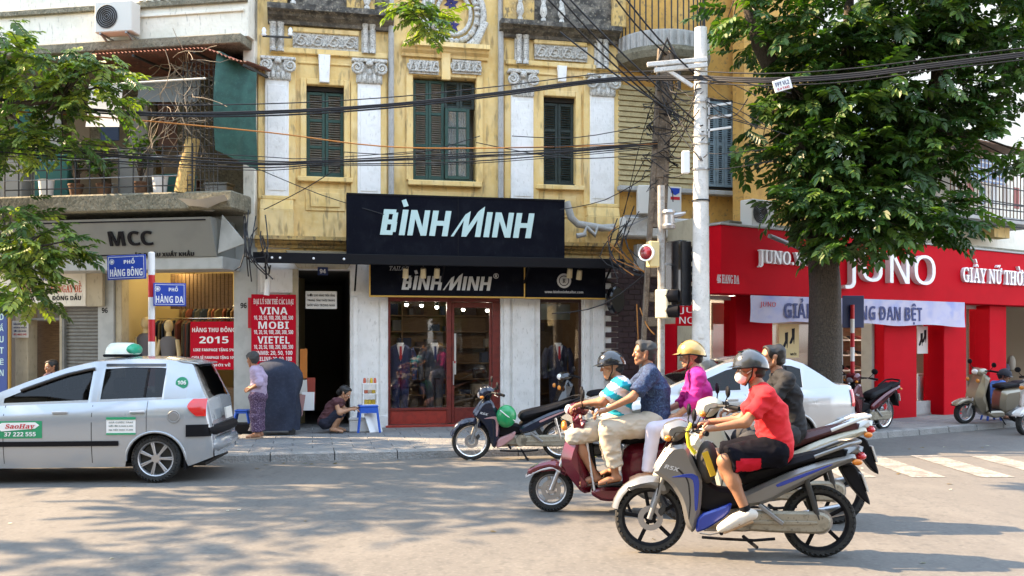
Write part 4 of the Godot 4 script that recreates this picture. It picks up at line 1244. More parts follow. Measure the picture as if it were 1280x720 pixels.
# the sign's slanted capitals, drawn stroke by stroke
func binh_minh(parent: Node3D, xf: Transform3D, w: float, h: float, m: Material, depth: float) -> void:
	# strokes in units where cap height is 10; [polygon points]
	var L := []
	L.append([[[0, 0], [0, 10], [5.2, 10], [6.4, 8.8], [6.4, 6.2], [5.4, 5.1], [6.6, 4.2], [6.6, 1.2], [5.4, 0]], 8.2, [[[2.5, 1.8], [4.2, 1.8], [4.2, 4.2], [2.5, 4.2]], [[2.5, 6.0], [4.2, 6.0], [4.2, 8.2], [2.5, 8.2]]]])
	L.append([[[0, 0], [0, 10], [2.5, 10], [2.5, 0]], 3.7, []])
	L.append([[[0, 0], [0, 10], [2.6, 10], [6.0, 3.4], [6.0, 10], [8.3, 10], [8.3, 0], [5.8, 0], [2.3, 6.6], [2.3, 0]], 9.6, []])
	L.append([[[0, 0], [0, 10], [2.5, 10], [2.5, 6], [5.6, 6], [5.6, 10], [8.1, 10], [8.1, 0], [5.6, 0], [5.6, 4.1], [2.5, 4.1], [2.5, 0]], 10.4, []])
	L.append([[[-0.8, 0], [0.4, 0], [3.9, 6.4], [3.9, 0], [6.1, 0], [10.0, 6.8], [10.0, 0], [12.4, 0], [12.4, 12.2], [9.8, 10.2], [6.3, 4.2], [6.3, 10.2], [4.2, 8.8]], 13.8, []])
	L.append([[[0, 0], [0, 10], [2.5, 10], [2.5, 0]], 3.9, []])
	L.append(L[2].duplicate())
	L.append(L[3].duplicate())
	var total := 0.0
	for g in L: total += g[1]
	total -= 2.3
	var u := h / 10.0
	var ux := w / (total + 1.8)
	var sh := 0.18
	var x := 0.0
	var i := 0
	for g in L:
		var poly := PackedVector2Array()
		for p in g[0]: poly.append(U((x + p[0] + p[1] * sh) * ux - w / 2, p[1] * u - h / 2))
		var polys := [poly]
		var mb := N()
		if g[2].is_empty():
			mb.prism(Transform3D(), poly, 0.0005, depth, 0.0)
		else:
			# letter with counters: built from bars
			for b in [[0, 0, 2.5, 10], [2.5, 8.2, 5.4, 10], [2.5, 4.2, 5.4, 6.0], [2.5, 0, 5.4, 1.8], [4.2, 5.1, 6.4, 8.8], [4.2, 1.2, 6.6, 5.1]]:
				var q := PackedVector2Array()
				for c in [[b[0], b[1]], [b[2], b[1]], [b[2], b[3]], [b[0], b[3]]]: q.append(U((x + c[0] + c[1] * sh) * ux - w / 2, c[1] * u - h / 2))
				mb.prism(Transform3D(), q, 0.0005, depth - 0.0004 * (b[0] + b[1] * 0.1), 0.0)
		part(parent, "letter", mb, m, xf)
		if i == 1:
			var q := PackedVector2Array()
			for c in [[0.2, 13.6], [2.0, 14.2], [3.6, 11.6], [1.6, 11.0]]: q.append(U((x + c[0] + c[1] * sh - 1.4) * ux - w / 2, c[1] * u - h / 2))
			part(parent, "accent", N().prism(Transform3D(), q, 0.0005, depth, 0.0), m, xf)
		x += g[1]
		i += 1

func pot_plant(label: String, p: Vector3, h: float, n: int, sd: int) -> void:
	var t := thing("potted_plant", label, "plant", T(p), "pot plants on the old balcony")
	part(t, "pot", N().lathe(Transform3D(), [U(0.001, 0), U(0.09, 0), U(0.13, 0.2), U(0.14, 0.2), U(0.14, 0.23), U(0.11, 0.23), U(0.001, 0.2)], 14), M.rust)
	var r := RandomNumberGenerator.new()
	r.seed = sd
	var lf := N()
	lf.has_c = true
	var stm := N()
	for k in n:
		var a := r.randf() * TAU
		var e := V(cos(a) * r.randf_range(0.05, 0.3), h * r.randf_range(0.5, 1.0), sin(a) * r.randf_range(0.05, 0.25))
		stm.tube([V(0, 0.2, 0), V(e.x * 0.3, 0.2 + e.y * 0.5, e.z * 0.3), e + V(0, 0.2, 0)], [0.008, 0.006, 0.003], 5)
		for q in 9:
			leaf(lf, e + V(r.randf_range(-0.12, 0.12), 0.2 + r.randf_range(-0.15, 0.1), r.randf_range(-0.12, 0.12)), V(r.randf_range(-1, 1), r.randf_range(-0.6, 0.9), r.randf_range(-1, 1)).normalized(), 0.09, 0.04, r)
	part(t, "stem", stm, M.trunk)
	part(t, "foliage", lf, M.leaf)

func leaf(mb: MB, p: Vector3, d: Vector3, L: float, w: float, r: RandomNumberGenerator) -> void:
	var u := d.cross(V(r.randf_range(-0.4, 0.4), 1, r.randf_range(-0.4, 0.4)))
	if u.length() < 0.05: u = Vector3.RIGHT
	u = u.normalized() * w
	var k := r.randf_range(0.7, 1.25)
	var yv := r.randf_range(0.0, 1.0)
	mb.col = Color((0.045 + 0.05 * yv) * k, (0.105 + 0.05 * yv) * k, 0.03 * k)
	var mid := p + d * L * 0.5 - V(0, L * 0.06, 0)
	var tip := p + d * L - V(0, L * 0.2, 0)
	var nn := u.cross(d).normalized()
	mb.tri(p, mid + u, tip, nn, nn, nn)
	mb.tri(p, tip, mid - u, nn, nn, nn)

func mannequin(label: String, xf: Transform3D, top: Material, bottom: Material) -> void:
	var t := thing("mannequin", label, "mannequin", xf, "mannequins in the clothes shop")
	var skin := mat(lin(0.60, 0.45, 0.22), 0.45)
	var bd := N()
	bd.ball(V(0, 1.66, 0), V(0.085, 0.125, 0.1), 14, 10)
	bd.tube([V(0, 1.57, 0), V(0, 1.44, 0)], [0.045, 0.06], 10)
	for s in [-1, 1]:
		bd.tube([V(s * 0.17, 1.40, 0), V(s * 0.22, 1.15, 0.02), V(s * 0.25, 0.9, 0.06), V(s * 0.25, 0.76, 0.08)], [0.045, 0.04, 0.032, 0.025], 8)
		bd.tube([V(s * 0.09, 0.95, 0), V(s * 0.1, 0.5, 0.02), V(s * 0.1, 0.06, 0)], [0.085, 0.06, 0.04], 10)
	part(t, "body", bd, skin)
	var P := []
	for q in [[0.86, 0.16, 0.11], [1.0, 0.14, 0.105], [1.12, 0.135, 0.1], [1.28, 0.165, 0.115], [1.38, 0.18, 0.1], [1.44, 0.13, 0.075], [1.47, 0.06, 0.055]]:
		var row := PackedVector3Array()
		for j in 18: row.append(V(cos(TAU * j / 18) * q[1], q[0], sin(TAU * j / 18) * q[2]))
		P.append(row)
	part(t, "top", N().grid(P, true), top)
	P = []
	for q in [[0.45, 0.2, 0.16], [0.7, 0.19, 0.14], [0.88, 0.165, 0.115], [0.95, 0.15, 0.11]]:
		var row := PackedVector3Array()
		for j in 18: row.append(V(cos(TAU * j / 18) * q[1], q[0], sin(TAU * j / 18) * q[2]))
		P.append(row)
	part(t, "skirt", N().grid(P, true), bottom)
	part(t, "stand", N().lathe(Transform3D(), [U(0.001, 0.03), U(0.2, 0.02), U(0.2, 0.0)], 18), M.steel)

func left_row() -> void:
	var F := FL
	var t := thing("old_shophouse", "weathered cream shophouse with caged plant-filled balcony over the clothes shop", "building", F)
	var X := func(px: float, py: float, lz: float) -> float: return on(F, px, py, lz).x
	var Y := func(px: float, py: float, lz: float) -> float: return on(F, px, py, lz).y
	var x_end: float = X.call(321, 300, 0.0)
	var x_far := -13.0
	# ground floor piers
	var soff: float = Y.call(200, 335, 0.0)
	var pier := rect(F, 292, 320, 319, 545, 0.0)
	part(t, "pier", N().bx(V(pier[0], 0.05, -0.35), V(x_end, soff + 0.5, 0.0), 0.01), M.pale_panel)
	var pl := rect(F, 122, 340, 142, 545, 0.0)
	part(t, "pier", N().bx(V(pl[0], 0.05, -0.35), V(pl[2], soff + 0.5, 0.0), 0.01), M.pale_panel)
	part(t, "pier", N().bx(V(pl[2], 0.05, -0.30), V(X.call(150, 400, 0.0), soff + 0.45, -0.05), 0.01), M.beige)
	part(t, "beam", N().bx(V(x_far, soff, -0.33), V(x_end, soff + 1.3, -0.36 + 0.3)), M.pale_panel)
	# shop room, pale yellow
	var x0: float = X.call(150, 400, 0.0) - 0.1
	var x1: float = pier[0] + 0.05
	var rm := N()
	rm.bx(V(x0, 0.0, -3.1), V(x1, soff + 0.3, -3.0))
	rm.bx(V(x0 - 0.1, 0.0, -3.0), V(x0, soff + 0.3, -0.3))
	rm.bx(V(x1, 0.0, -3.0), V(x1 + 0.1, soff + 0.3, -0.36))
	rm.bx(V(x0 - 0.1, soff + 0.2, -3.0), V(x1 + 0.1, soff + 0.3, -0.34))
	part(t, "shop_room", rm, M.warm_wall)
	part(t, "shop_floor", N().bx(V(x0, 0.02, -3.0), V(x1, 0.16, -0.1)), mat(lin(0.3, 0.27, 0.22), 0.4))
	var slats := rect(F, 213, 342, 291, 386, -0.9)
	for k in 16:
		var sx: float = lerp(slats[0], slats[2], k / 16.0)
		part(t, "wood_slat", N().bx(V(sx, slats[1], -0.93), V(sx + (slats[2] - slats[0]) / 16.0 - 0.012, slats[3], -0.9), 0.004), M.wood)
	var lampx := (x0 + x1) / 2
	for k in 2:
		var lt := thing("tube_lamp", ["lit tube lamp on the clothes shop ceiling, in front", "lit tube lamp on the clothes shop ceiling, at the back"][k], "lamp", F * T(V(lampx - 0.3, soff + 0.12, -0.75 - 1.2 * k)))
		part(lt, "tube", N().cyl(V(-0.55, 0, 0), V(0.55, 0, 0), 0.02), glow(Color(1.0, 0.93, 0.75), 1.6))
		part(lt, "fitting", N().bx(V(-0.6, 0.03, -0.03), V(0.6, 0.075, 0.03), 0.006), M.white)
		var ar := OmniLight3D.new()
		ar.name = "light"
		ar.position = V(0, -0.06, 0)
		ar.light_color = Color(1.0, 0.90, 0.66)
		ar.light_energy = 0.11
		ar.light_size = 0.15
		ar.omni_range = 8.0
		ar.omni_attenuation = 2.0
		ar.shadow_enabled = true
		lt.add_child(ar)
	# rails of clothes
	var cols := [lin(0.05, 0.04, 0.04), lin(0.25, 0.08, 0.06), lin(0.03, 0.05, 0.1), lin(0.2, 0.16, 0.1), lin(0.1, 0.1, 0.1), lin(0.3, 0.2, 0.12)]
	var cm := []
	for c in cols: cm.append(mat(c, 0.85))
	var rl := thing("clothes_rail", "rail packed with hanging clothes inside the clothes shop", "clothes rail", F)
	var ra := on(F, 214, 398, -1.3)
	var rb := on(F, 291, 402, -1.3)
	part(rl, "bar", N().cyl(V(ra.x - 0.3, ra.y, -1.3), V(rb.x + 0.3, ra.y, -1.3), 0.015), M.chrome)
	part(rl, "bar", N().cyl(V(ra.x - 0.9, ra.y + 0.28, -2.4), V(rb.x + 0.3, ra.y + 0.28, -2.4), 0.015), M.chrome)
	for k in 34:
		var x: float = lerp(ra.x - 0.25, rb.x + 0.25, k / 33.0) + rng.randf_range(-0.01, 0.01)
		var h := rng.randf_range(0.6, 0.95)
		part(rl, "garment", N().prism(TR(V(x, ra.y - 0.04, -1.3), V(0, 90 + rng.randf_range(-16, 16), 0)), P2([U(-0.05, 0), U(0.05, 0), U(0.2, -0.08), U(0.22, -h), U(-0.22, -h), U(-0.2, -0.08)]), -0.018, 0.018, 0.01), cm[rng.randi() % 6])
	for k in 22:
		var x: float = lerp(ra.x - 0.85, rb.x + 0.2, k / 21.0)
		part(rl, "garment", N().prism(TR(V(x, ra.y + 0.24, -2.4), V(0, 90 + rng.randf_range(-16, 16), 0)), P2([U(-0.05, 0), U(0.05, 0), U(0.2, -0.08), U(0.22, -0.8), U(-0.22, -0.8), U(-0.2, -0.08)]), -0.018, 0.018, 0.01), cm[rng.randi() % 6])
	var m1 := on(F, 182, 400, -0.45)
	var m2 := on(F, 211, 405, -0.45)
	mannequin("bald mannequin in a grey top behind the striped signpost", F * T(V(m1.x, m1.y - 1.72, -0.45)), mat(lin(0.12, 0.11, 0.12), 0.8), M.dark)
	mannequin("bald mannequin in grey top and black skirt in the clothes shop", F * T(V(m2.x, m2.y - 1.70, -0.45)), mat(lin(0.14, 0.13, 0.13), 0.8), M.black)
	# red sale banner across the opening
	var br := rect(F, 238, 402, 297, 462, -0.12)
	var bn := thing("sale_banner", "red printed banner with white letters across the clothes shop opening", "banner", F)
	part(bn, "cloth", slab(N(), br, -0.13, -0.12), M.banner_red)
	var bl := ["HÀNG THU ĐÔNG", "2015", "LIKE FANPAGE TẶNG 5%", "CHIA SẺ FANPAGE TẶNG 10%", "HÀNG MỚI VỀ"]
	var by := [0.16, 0.38, 0.58, 0.74, 0.90]
	var bh := [0.10, 0.125, 0.065, 0.065, 0.055]
	var bw := [0.92, 0.62, 0.86, 0.94, 0.7]
	for i in 5:
		text(bn, "lettering", bl[i], T(V((br[0] + br[2]) / 2, br[3] - (br[3] - br[1]) * by[i], -0.119)), (br[2] - br[0]) * bw[i], (br[3] - br[1]) * bh[i] * 1.15, M.white, 0.004)
	# low counter at the back under the banner
	var ct := rect(F, 262, 478, 296, 540, -0.6)
	single("counter", N().bx(V(ct[0], 0.16, -0.9), V(ct[2], 0.85, -0.5), 0.01), M.wood, "low wooden counter under the red sale banner", "counter", F)
	# fascia, leaning out at the foot
	var fa := on(F, 40, 281, 0.75)
	var fb := on(F, 270, 270, 0.75)
	var fy0: float = Y.call(170, 322, 0.72)
	var fy1: float = Y.call(170, 273, 0.95)
	var fs := thing("fascia_sign", "grey leaning shop fascia with black letters above the clothes shop", "sign", F)
	var pb := N()
	var fx0 := fa.x - 0.3
	var fx1 := fb.x
	pb.prism(Transform3D(Basis(V(0, 0, 1), V(0, 1, 0), V(-1, 0, 0)), V((fx0 + fx1) / 2, 0, 0)), P2([U(0.0, fy0), U(0.72, fy0), U(0.95, fy1), U(0.0, fy1)]), -(fx1 - fx0) / 2, (fx1 - fx0) / 2, 0.006)
	part(fs, "panel", pb, M.grey_panel)
	part(fs, "soffit_box", N().bx(V(fx0, fy0 - 0.22, 0.0), V(fx1 + 0.1, fy0 - 0.002, 0.7), 0.01), M.pale_panel)
	var tilt := rad_to_deg(atan2(0.23, fy1 - fy0))
	var onf := func(px: float, py: float) -> Transform3D:
		var z := 0.85
		for it in 4: z = lerp(0.72, 0.95, (on(F, px, py, z).y - fy0) / (fy1 - fy0))
		return Transform3D(Basis(Vector3.RIGHT, deg_to_rad(tilt)), on(F, px, py, z) + V(0, 0, 0.004))
	text(fs, "lettering", "MCC", onf.call(164, 298), 0.84, 0.26, M.black, 0.025, "Droid Sans", true)
	text(fs, "lettering", "ÁO DẠ ÂU XUẤT KHẨU", onf.call(205, 317.5), 1.15, 0.085, M.black, 0.01, "Droid Sans", true, 0.15)
	var ls := N()
	for q in [[fx0, 0.07], [fx0, 0.93]]:
		var yy: float = lerp(fy0, fy1, q[1])
		var z: float = lerp(0.72, 0.95, q[1])
		part(fs, "black_line", N().bx(V(fx0, yy - 0.014, z - 0.03), V(fx1 - (0.1 if q[1] > 0.5 else 1.4), yy + 0.014, z + 0.004)), M.black)
	part(fs, "side_panel", N().prism(Transform3D(), P2([U(fx1 + 0.02, fy0 + 0.05), U(fx1 + 0.55, fy0 + 0.22), U(fx1 + 0.10, fy1 + 0.06)]), 0.70, 0.73, 0.004), M.pale_panel)
	# balcony slab
	var by1: float = Y.call(170, 241, 0.85)
	var by0: float = Y.call(170, 264, 0.85)
	part(t, "balcony_slab", N().bx(V(x_far, by0, -0.3), V(X.call(290, 250, 0.85), by1, 0.85), 0.03), M.moss_and_shade)
	var bwall := N()
	bwall.wall(x_far, by1, x_end, 8.1, -2.0, -1.8, [[X.call(178, 150, -1.3), by1, X.call(205, 150, -1.3), 6.9], [X.call(108, 150, -1.3), by1, X.call(140, 150, -1.3), 6.9], [X.call(36, 150, -1.3), by1 + 0.4, X.call(72, 150, -1.3), 6.9]])
	part(t, "balcony_back_wall", bwall, M.moss_and_shade)  # dark tone paints in the shade deep under the balcony roof
	part(t, "balcony_ceiling", N().bx(V(x_far, 7.3, -3.1), V(x_end - 0.3, 7.4, 0.3)), M.moss_and_shade)
	# things kept on the balcony
	var hues := [lin(0.3, 0.28, 0.25), lin(0.12, 0.06, 0.04), lin(0.03, 0.12, 0.1), lin(0.4, 0.38, 0.34), lin(0.16, 0.11, 0.06), lin(0.05, 0.07, 0.12)]
	var spots := ["under the tree's branches", "by the first pot plant", "beside a white bucket", "below the curled screen", "behind the railing's middle", "near the dry vines", "by the pale stump", "at the cage corner", "under the grey screen", "against the back wall"]
	for k in 10:
		var cw := rng.randf_range(0.18, 0.4)
		var chh := rng.randf_range(0.25, 0.9)
		single("stored_box", N().bx(V(-cw, 0, -0.15), V(cw, chh, 0.15), 0.02).bx(V(-cw - 0.02, chh, -0.17), V(cw + 0.02, chh + 0.04, 0.17), 0.01), mat(hues[k % 6], 0.8), "old box stored on the balcony %s" % spots[k], "box", F * T(V(X.call(20 + k * 25, 220, 0.1), by1, 0.1 - 0.9 * (k % 2))))
	for k in 6:
		single("hung_cloth", N().bx(V(-0.2, -0.7 - 0.1 * (k % 3), 0), V(0.2, 0, 0.03), 0.012), mat(hues[(k + 2) % 6], 0.9), "cloth hung to dry in the shaded balcony, %s" % ["by the tree", "second from the tree", "third from the tree", "third from the vines", "second from the vines", "by the vines"][k], "cloth", F * T(V(X.call(30 + k * 36, 140, -0.6), 6.3, -0.6)))
	part(t, "dark_room", N().bx(V(x_far, by1, -3.2), V(x_end, 8.0, -3.1)), M.plaster)
	part(t, "side_wall", N().bx(V(x_end - 0.22, soff + 0.5, -1.8), V(x_end, 8.1, 0.1), 0.01), M.cream)
	# upper storey: pale wall, deep slab, grooves
	var uy: float = Y.call(170, 52, 0.45)
	part(t, "upper_wall", N().bx(V(x_far, uy + 0.02, -1.6), V(x_end, 11.8, 0.35)), M.cream)
	part(t, "upper_slab", N().bx(V(x_far, uy - 0.16, -1.6), V(x_end - 0.05, uy + 0.015, 0.55), 0.015), M.moss_and_shade)
	for q in [[10, 30], [32, 38], [175, 305]]:
		var yy: float = Y.call((q[0] + q[1]) / 2, 18, 0.36)
		part(t, "string_course", N().bx(V(X.call(q[0], 20, 0.36), yy, 0.35), V(X.call(q[1], 20, 0.36), yy + 0.05, 0.39), 0.006), M.cream)
	part(t, "string_course", N().bx(V(x_far, uy + 0.62, 0.35), V(x_end, uy + 0.72, 0.42), 0.01), M.moss_and_shade)
	for k in 12:
		var p := on(F, 176 + k * 9.0, -4, 0.4)
		part(t, "baluster", N().lathe(T(V(p.x, uy + 0.74, 0.38)), [U(0.05, 0), U(0.03, 0.06), U(0.06, 0.18), U(0.03, 0.32), U(0.05, 0.38)], 10, true), M.cream)
	split_ac("white outdoor air conditioner bolted high on the pale upper wall", F * T(V(X.call(147, 30, 0.6), Y.call(147, 43, 0.6), 0.6)), 0.72, 0.55)
	# corrugated canopy, its edge seen from below
	var P := []
	var cx0: float = X.call(95, 60, 0.9)
	var cx1: float = X.call(312, 60, 0.9)
	var ny := int((cx1 - cx0) / 0.035)
	for i in 3:
		var row := PackedVector3Array()
		for j in ny:
			var u := float(j) / (ny - 1)
			var x: float = lerp(cx0, cx1, u)
			var drop: float = 0.28 * smoothstep(0.72, 1.0, u)
			row.append(V(x, uy - 0.20 - drop - [0.0, 0.06, 0.16][i] + (0.016 if j % 2 == 0 else -0.016), [-1.2, 0.2, 1.0][i]))
		P.append(row)
	var rf := thing("corrugated_canopy", "rusty red corrugated canopy curving over the old balcony", "canopy", F)
	part(rf, "sheet", N().grid(P, false, Vector3.UP), surf(picture(256, lin(0.26, 0.10, 0.07), [[6, lin(0.14, 0.07, 0.05), 0.42, 0.7, 0.8], [20, lin(0.4, 0.3, 0.24), 0.6, 0.8, 0.6]], 171), 1.3, 0.7))
	for u in [0.02, 0.35, 0.7, 0.98]:
		var x: float = lerp(cx0, cx1, u)
		part(rf, "rafter", N().bar(V(x, uy - 0.3 - 0.28 * smoothstep(0.72, 1.0, u), -1.2), V(x, uy - 0.42 - 0.28 * smoothstep(0.72, 1.0, u), 0.98), 0.04, 0.04), M.iron)
	# green tarpaulin
	P = []
	for i in 12:
		var v := i / 11.0
		var row := PackedVector3Array()
		for j in 14:
			var u := j / 13.0
			var a := on(F, lerp(271.0, 317.0, u), lerp(lerp(64.0, 88.0, smoothstep(0.0, 1.0, u)), lerp(188.0, 211.0, u), v), 0.9)
			row.append(a + V(0, 0, 0.05 * sin(u * 9.0 + v * 2.0) - 0.15 * u + 0.08 * sin(v * 3.0)))
		P.append(row)
	single("tarpaulin", N().grid(P, false, V(0, 0, 1)), surf(picture(256, lin(0.022, 0.085, 0.065), [[5, lin(0.012, 0.05, 0.04), 0.42, 0.7, 0.8], [24, lin(0.07, 0.14, 0.11), 0.6, 0.8, 0.5]], 173), 1.3, 0.7), "dark green tarpaulin hanging at the end of the old balcony", "tarpaulin", F)
	# railing and cage of iron rods
	var rail := thing("balcony_railing", "thin iron railing along the front of the old balcony", "railing", F)
	var rx0: float = X.call(5, 220, 0.82)
	var rx1: float = X.call(240, 220, 0.82)
	for k in 5:
		part(rail, "rail", N().cyl(V(rx0, by1 + 0.12 + k * 0.17, 0.8), V(rx1, by1 + 0.12 + k * 0.17, 0.8), 0.012, 0.012, 6), M.iron if k % 2 == 0 else M.steel_dull)
	for k in 14:
		var x: float = lerp(rx0, rx1, k / 13.0)
		part(rail, "upright", N().cyl(V(x, by1, 0.8), V(x, by1 + 0.85, 0.8), 0.013, 0.013, 6), M.iron)
	var cage := thing("iron_cage", "rusty iron cage of thin bars at the balcony corner, tangled with dry vines", "cage", F)
	var gx0: float = X.call(228, 150, 0.85)
	var gx1: float = X.call(271, 150, 0.85)
	for k in 9:
		var x: float = lerp(gx0, gx1, k / 8.0)
		part(cage, "bar", N().cyl(V(x, by1, 0.82), V(x, uy - 0.55, 0.82), 0.008, 0.008, 5), M.iron)
	for k in 16:
		var y: float = lerp(by1 + 0.05, uy - 0.55, k / 15.0)
		part(cage, "rod", N().cyl(V(gx0, y, 0.835), V(gx1, y, 0.835), 0.006, 0.006, 5), M.iron)
	var vn := N()
	for k in 70:
		var a := V(X.call(rng.randf_range(200, 262), 120, 0.7), rng.randf_range(by1 + 1.0, uy - 0.5), rng.randf_range(0.5, 1.0))
		var pts := [a]
		var d := V(rng.randf_range(-1, 1), rng.randf_range(-1, 0.6), rng.randf_range(-0.4, 0.4)).normalized()
		for q in 6:
			d = (d + V(rng.randf_range(-0.6, 0.6), rng.randf_range(-0.7, 0.5), rng.randf_range(-0.5, 0.5))).normalized()
			pts.append(pts[-1] + d * 0.16)
		vn.tube(pts, 0.006, 4, false)
	var vo := single("dry_vines", vn, mat(lin(0.30, 0.24, 0.17), 0.9), "dry leafless vines tangled in the balcony cage", "vine", F)
	vo.set_meta("kind", "stuff")
	var tk := on(F, 232, 215, 0.75)
	single("palm_stump", N().tube([V(tk.x - 0.06, by1, 0.7), V(tk.x + 0.02, by1 + 0.5, 0.72), V(tk.x + 0.12, by1 + 0.95, 0.7)], [0.17, 0.14, 0.12], 9), surf(picture(256, lin(0.5, 0.34, 0.12), [[8, lin(0.28, 0.18, 0.07), 0.42, 0.7, 0.8, 0.3, 1.0], [30, lin(0.65, 0.5, 0.24), 0.55, 0.8, 0.6]], 177), 0.6, 0.9), "pale woody stump standing at the balcony's front edge", "stump", F)
	# rolled screens and boards
	var sc := [[111, 153, 106, 160, 0.6, "pale curled screen hanging from the canopy, nearest the tree", M.offwhite], [174, 250, 96, 129, 0.3, "grey flat screen hanging behind the dry vines", M.grey_panel], [33, 74, 110, 152, -0.9, "white slatted shutter at the back of the old balcony", M.white]]
	for q in sc:
		P = []
		for i in 8:
			var v := i / 7.0
			var row := PackedVector3Array()
			for u in 5:
				var p := on(F, lerp(q[0], q[1], u / 4.0), lerp(q[2], q[3], v), q[4])
				row.append(p + V(0, 0, 0.1 * v * v))
			P.append(row)
		single("hanging_screen", N().grid(P, false, V(0, 0, 1)), q[6], q[5], "screen", F, "screens on the old balcony")
	single("awning_pole", N().cyl(on(F, 112, 107, 1.0), on(F, 257, 98, 1.0), 0.018), M.offwhite, "long pale pole lying across the balcony front", "pole", F)
	pot_plant("leafy pot plant standing behind the railing near the pale stump", F * V(X.call(176, 200, 0.6), by1, 0.6), 0.85, 26, 3)
	pot_plant("bushy pot plant spilling over the balcony railing near the street tree", F * V(X.call(95, 200, 0.6), by1, 0.6), 0.8, 24, 4)
	pot_plant("small pot plant at the far end of the balcony railing", F * V(X.call(130, 200, 0.55), by1, 0.55), 0.5, 16, 5)
	for q in [[58, "white bucket on the balcony beside the street tree"], [200, "white bucket on the balcony beside the pale stump"]]:
		single("bucket", N().lathe(T(V(X.call(q[0], 225, 0.55), by1, 0.55)), [U(0.11, 0), U(0.14, 0.32), U(0.15, 0.33), U(0.13, 0.31)], 14), M.white, q[1], "bucket", F)
	# loose white sheet of plastic on the fascia
	var ps := N()
	var a0 := on(F, 226, 250, 1.0); var a1 := on(F, 284, 247, 1.0)
	ps.grid([P3([a0 + V(0, 0.02, 0.1), (a0 + a1) / 2 + V(0, -0.04, 0.18), a1 + V(0, 0.04, 0.1)]), P3([a0 + V(0.1, -0.14, -0.3), (a0 + a1) / 2 + V(0, -0.18, -0.3), a1 + V(-0.1, -0.06, -0.3)])], false, Vector3.UP)
	single("plastic_sheet", ps, M.offwhite, "crumpled white plastic sheet on top of the grey fascia", "sheet", F)

	# ---- the stamp maker's shop further left ----
	var u := thing("stamp_shop", "narrow closed shop with cream signboard and grey roller shutter", "building", F)
	var sb := rect(F, -12, 341, 107, 383, 0.12)
	part(u, "sign_board", slab(N(), sb, 0.02, 0.12, 0.008), M.cream)
	part(u, "panel", slab(N(), rect(F, 107.5, 337, 128, 383, 0.1), 0.01, 0.1, 0.006), M.beige)
	text(u, "lettering", "TRUNG", T(on(F, 50, 348, 0.121)), 0.3, 0.09, M.blue_dark, 0.006)
	text(u, "lettering", "KHẮC DẤU LẤY NGAY ĐỀ", T(on(F, 62, 360, 0.121)), 1.32, 0.17, mat(lin(0.55, 0.10, 0.03), 0.6), 0.006, "Droid Serif")
	text(u, "lettering", "ĐÓNG THÉP. ĐÓNG DẤU", T(on(F, 62, 372, 0.121)), 1.3, 0.11, M.black, 0.006)
	text(u, "lettering", "MỰC DẤU", T(on(F, 42, 380, 0.121)), 0.35, 0.05, M.black, 0.006)
	var yb: float = on(F, 60, 384, 0.0).y
	var sh := rect(F, 81, 384, 124, 545, -0.12)
	var rs := N()
	var nsl := 34
	for k in nsl:
		var y: float = lerp(0.1, yb, k / float(nsl))
		rs.bx(V(sh[0], y, -0.16), V(sh[2], y + (yb - 0.1) / nsl - 0.012, -0.12), 0.012)
	part(u, "roller_shutter", rs, M.shutter_roll)
	part(u, "shutter_rail", N().bx(V(sh[0] - 0.06, 0.1, -0.2), V(sh[0] - 0.005, yb, -0.05)), M.beige)
	part(u, "door_frame", N().bx(V(X.call(75, 440, 0.0), 0.1, -0.2), V(X.call(78, 440, 0.0), yb - 0.22, -0.05)).bx(V(X.call(36, 440, 0.0), yb - 0.24, -0.2), V(X.call(78, 440, 0.0), yb - 0.2, -0.06)), M.shutter_roll)
	part(u, "pier", N().bx(V(X.call(18, 440, 0.0), 0.1, -0.3), V(X.call(34, 440, 0.0), yb, -0.02), 0.01), M.beige)
	part(u, "back_wall", N().bx(V(x_far, 0.0, -2.6), V(x0 - 0.12, soff + 0.3, -2.5)), M.mortar_and_shade)
	part(u, "door_leaf", N().bx(V(X.call(36, 440, -0.3), 0.1, -0.5), V(X.call(74, 440, -0.3), yb - 0.25, -0.45)), M.wood)
	var nb := thing("paper_notice", "small white printed notice hanging at the dark doorway", "notice", F)
	var nr := rect(F, 15, 401, 35, 422, 0.05)
	part(nb, "sheet", slab(N(), nr, 0.03, 0.045), M.offwhite)
	for k in 4:
		text(nb, "lettering", ["DẤU CHỨC DANH", "BẢNG HIỆU", "VẬT LIỆU KHẮC", "ĐT. 0912 345"][k], T(V((nr[0] + nr[2]) / 2, nr[3] - (nr[3] - nr[1]) * (0.18 + 0.21 * k), 0.046)), (nr[2] - nr[0]) * 0.8, 0.035, M.blue_dark if k < 3 else M.post_red, 0.003)
	var vs := thing("vertical_sign", "tall blue vertical signboard at the picture's edge", "sign", F)
	var vr := rect(F, -14, 386, 9, 545, 0.3)
	part(vs, "board", slab(N(), [vr[0], 0.4, vr[2], vr[3]], 0.24, 0.3, 0.006), mat(lin(0.02, 0.06, 0.26), 0.5))
	for k in 6:
		text(vs, "lettering", ["D", "Ấ", "U", "T", "Ê", "N"][k], T(on(F, 2, 396 + k * 14, 0.301)), 0.09, 0.12, M.letter_cyan, 0.004)
	single("yellow_post", N().cyl(on(F, 12, 384, 0.32), V(on(F, 12, 500, 0.32).x, 0.1, 0.32), 0.03), mat(lin(0.42, 0.25, 0.05), 0.6), "thin yellow post beside the blue vertical signboard", "post", F)
	for q in [[131, 388], [304.5, 382]]:
		var nt := thing("house_number", "black house number 96 painted on the %s" % ["grey pier beside the roller shutter", "pale pier beside the red phone-card sign"][0 if q[0] < 200 else 1], "number", F)
		text(nt, "digits", "96", T(on(F, q[0], q[1], 0.0) + V(0, 0, 0.001)), 0.12, 0.1, M.black, 0.003)

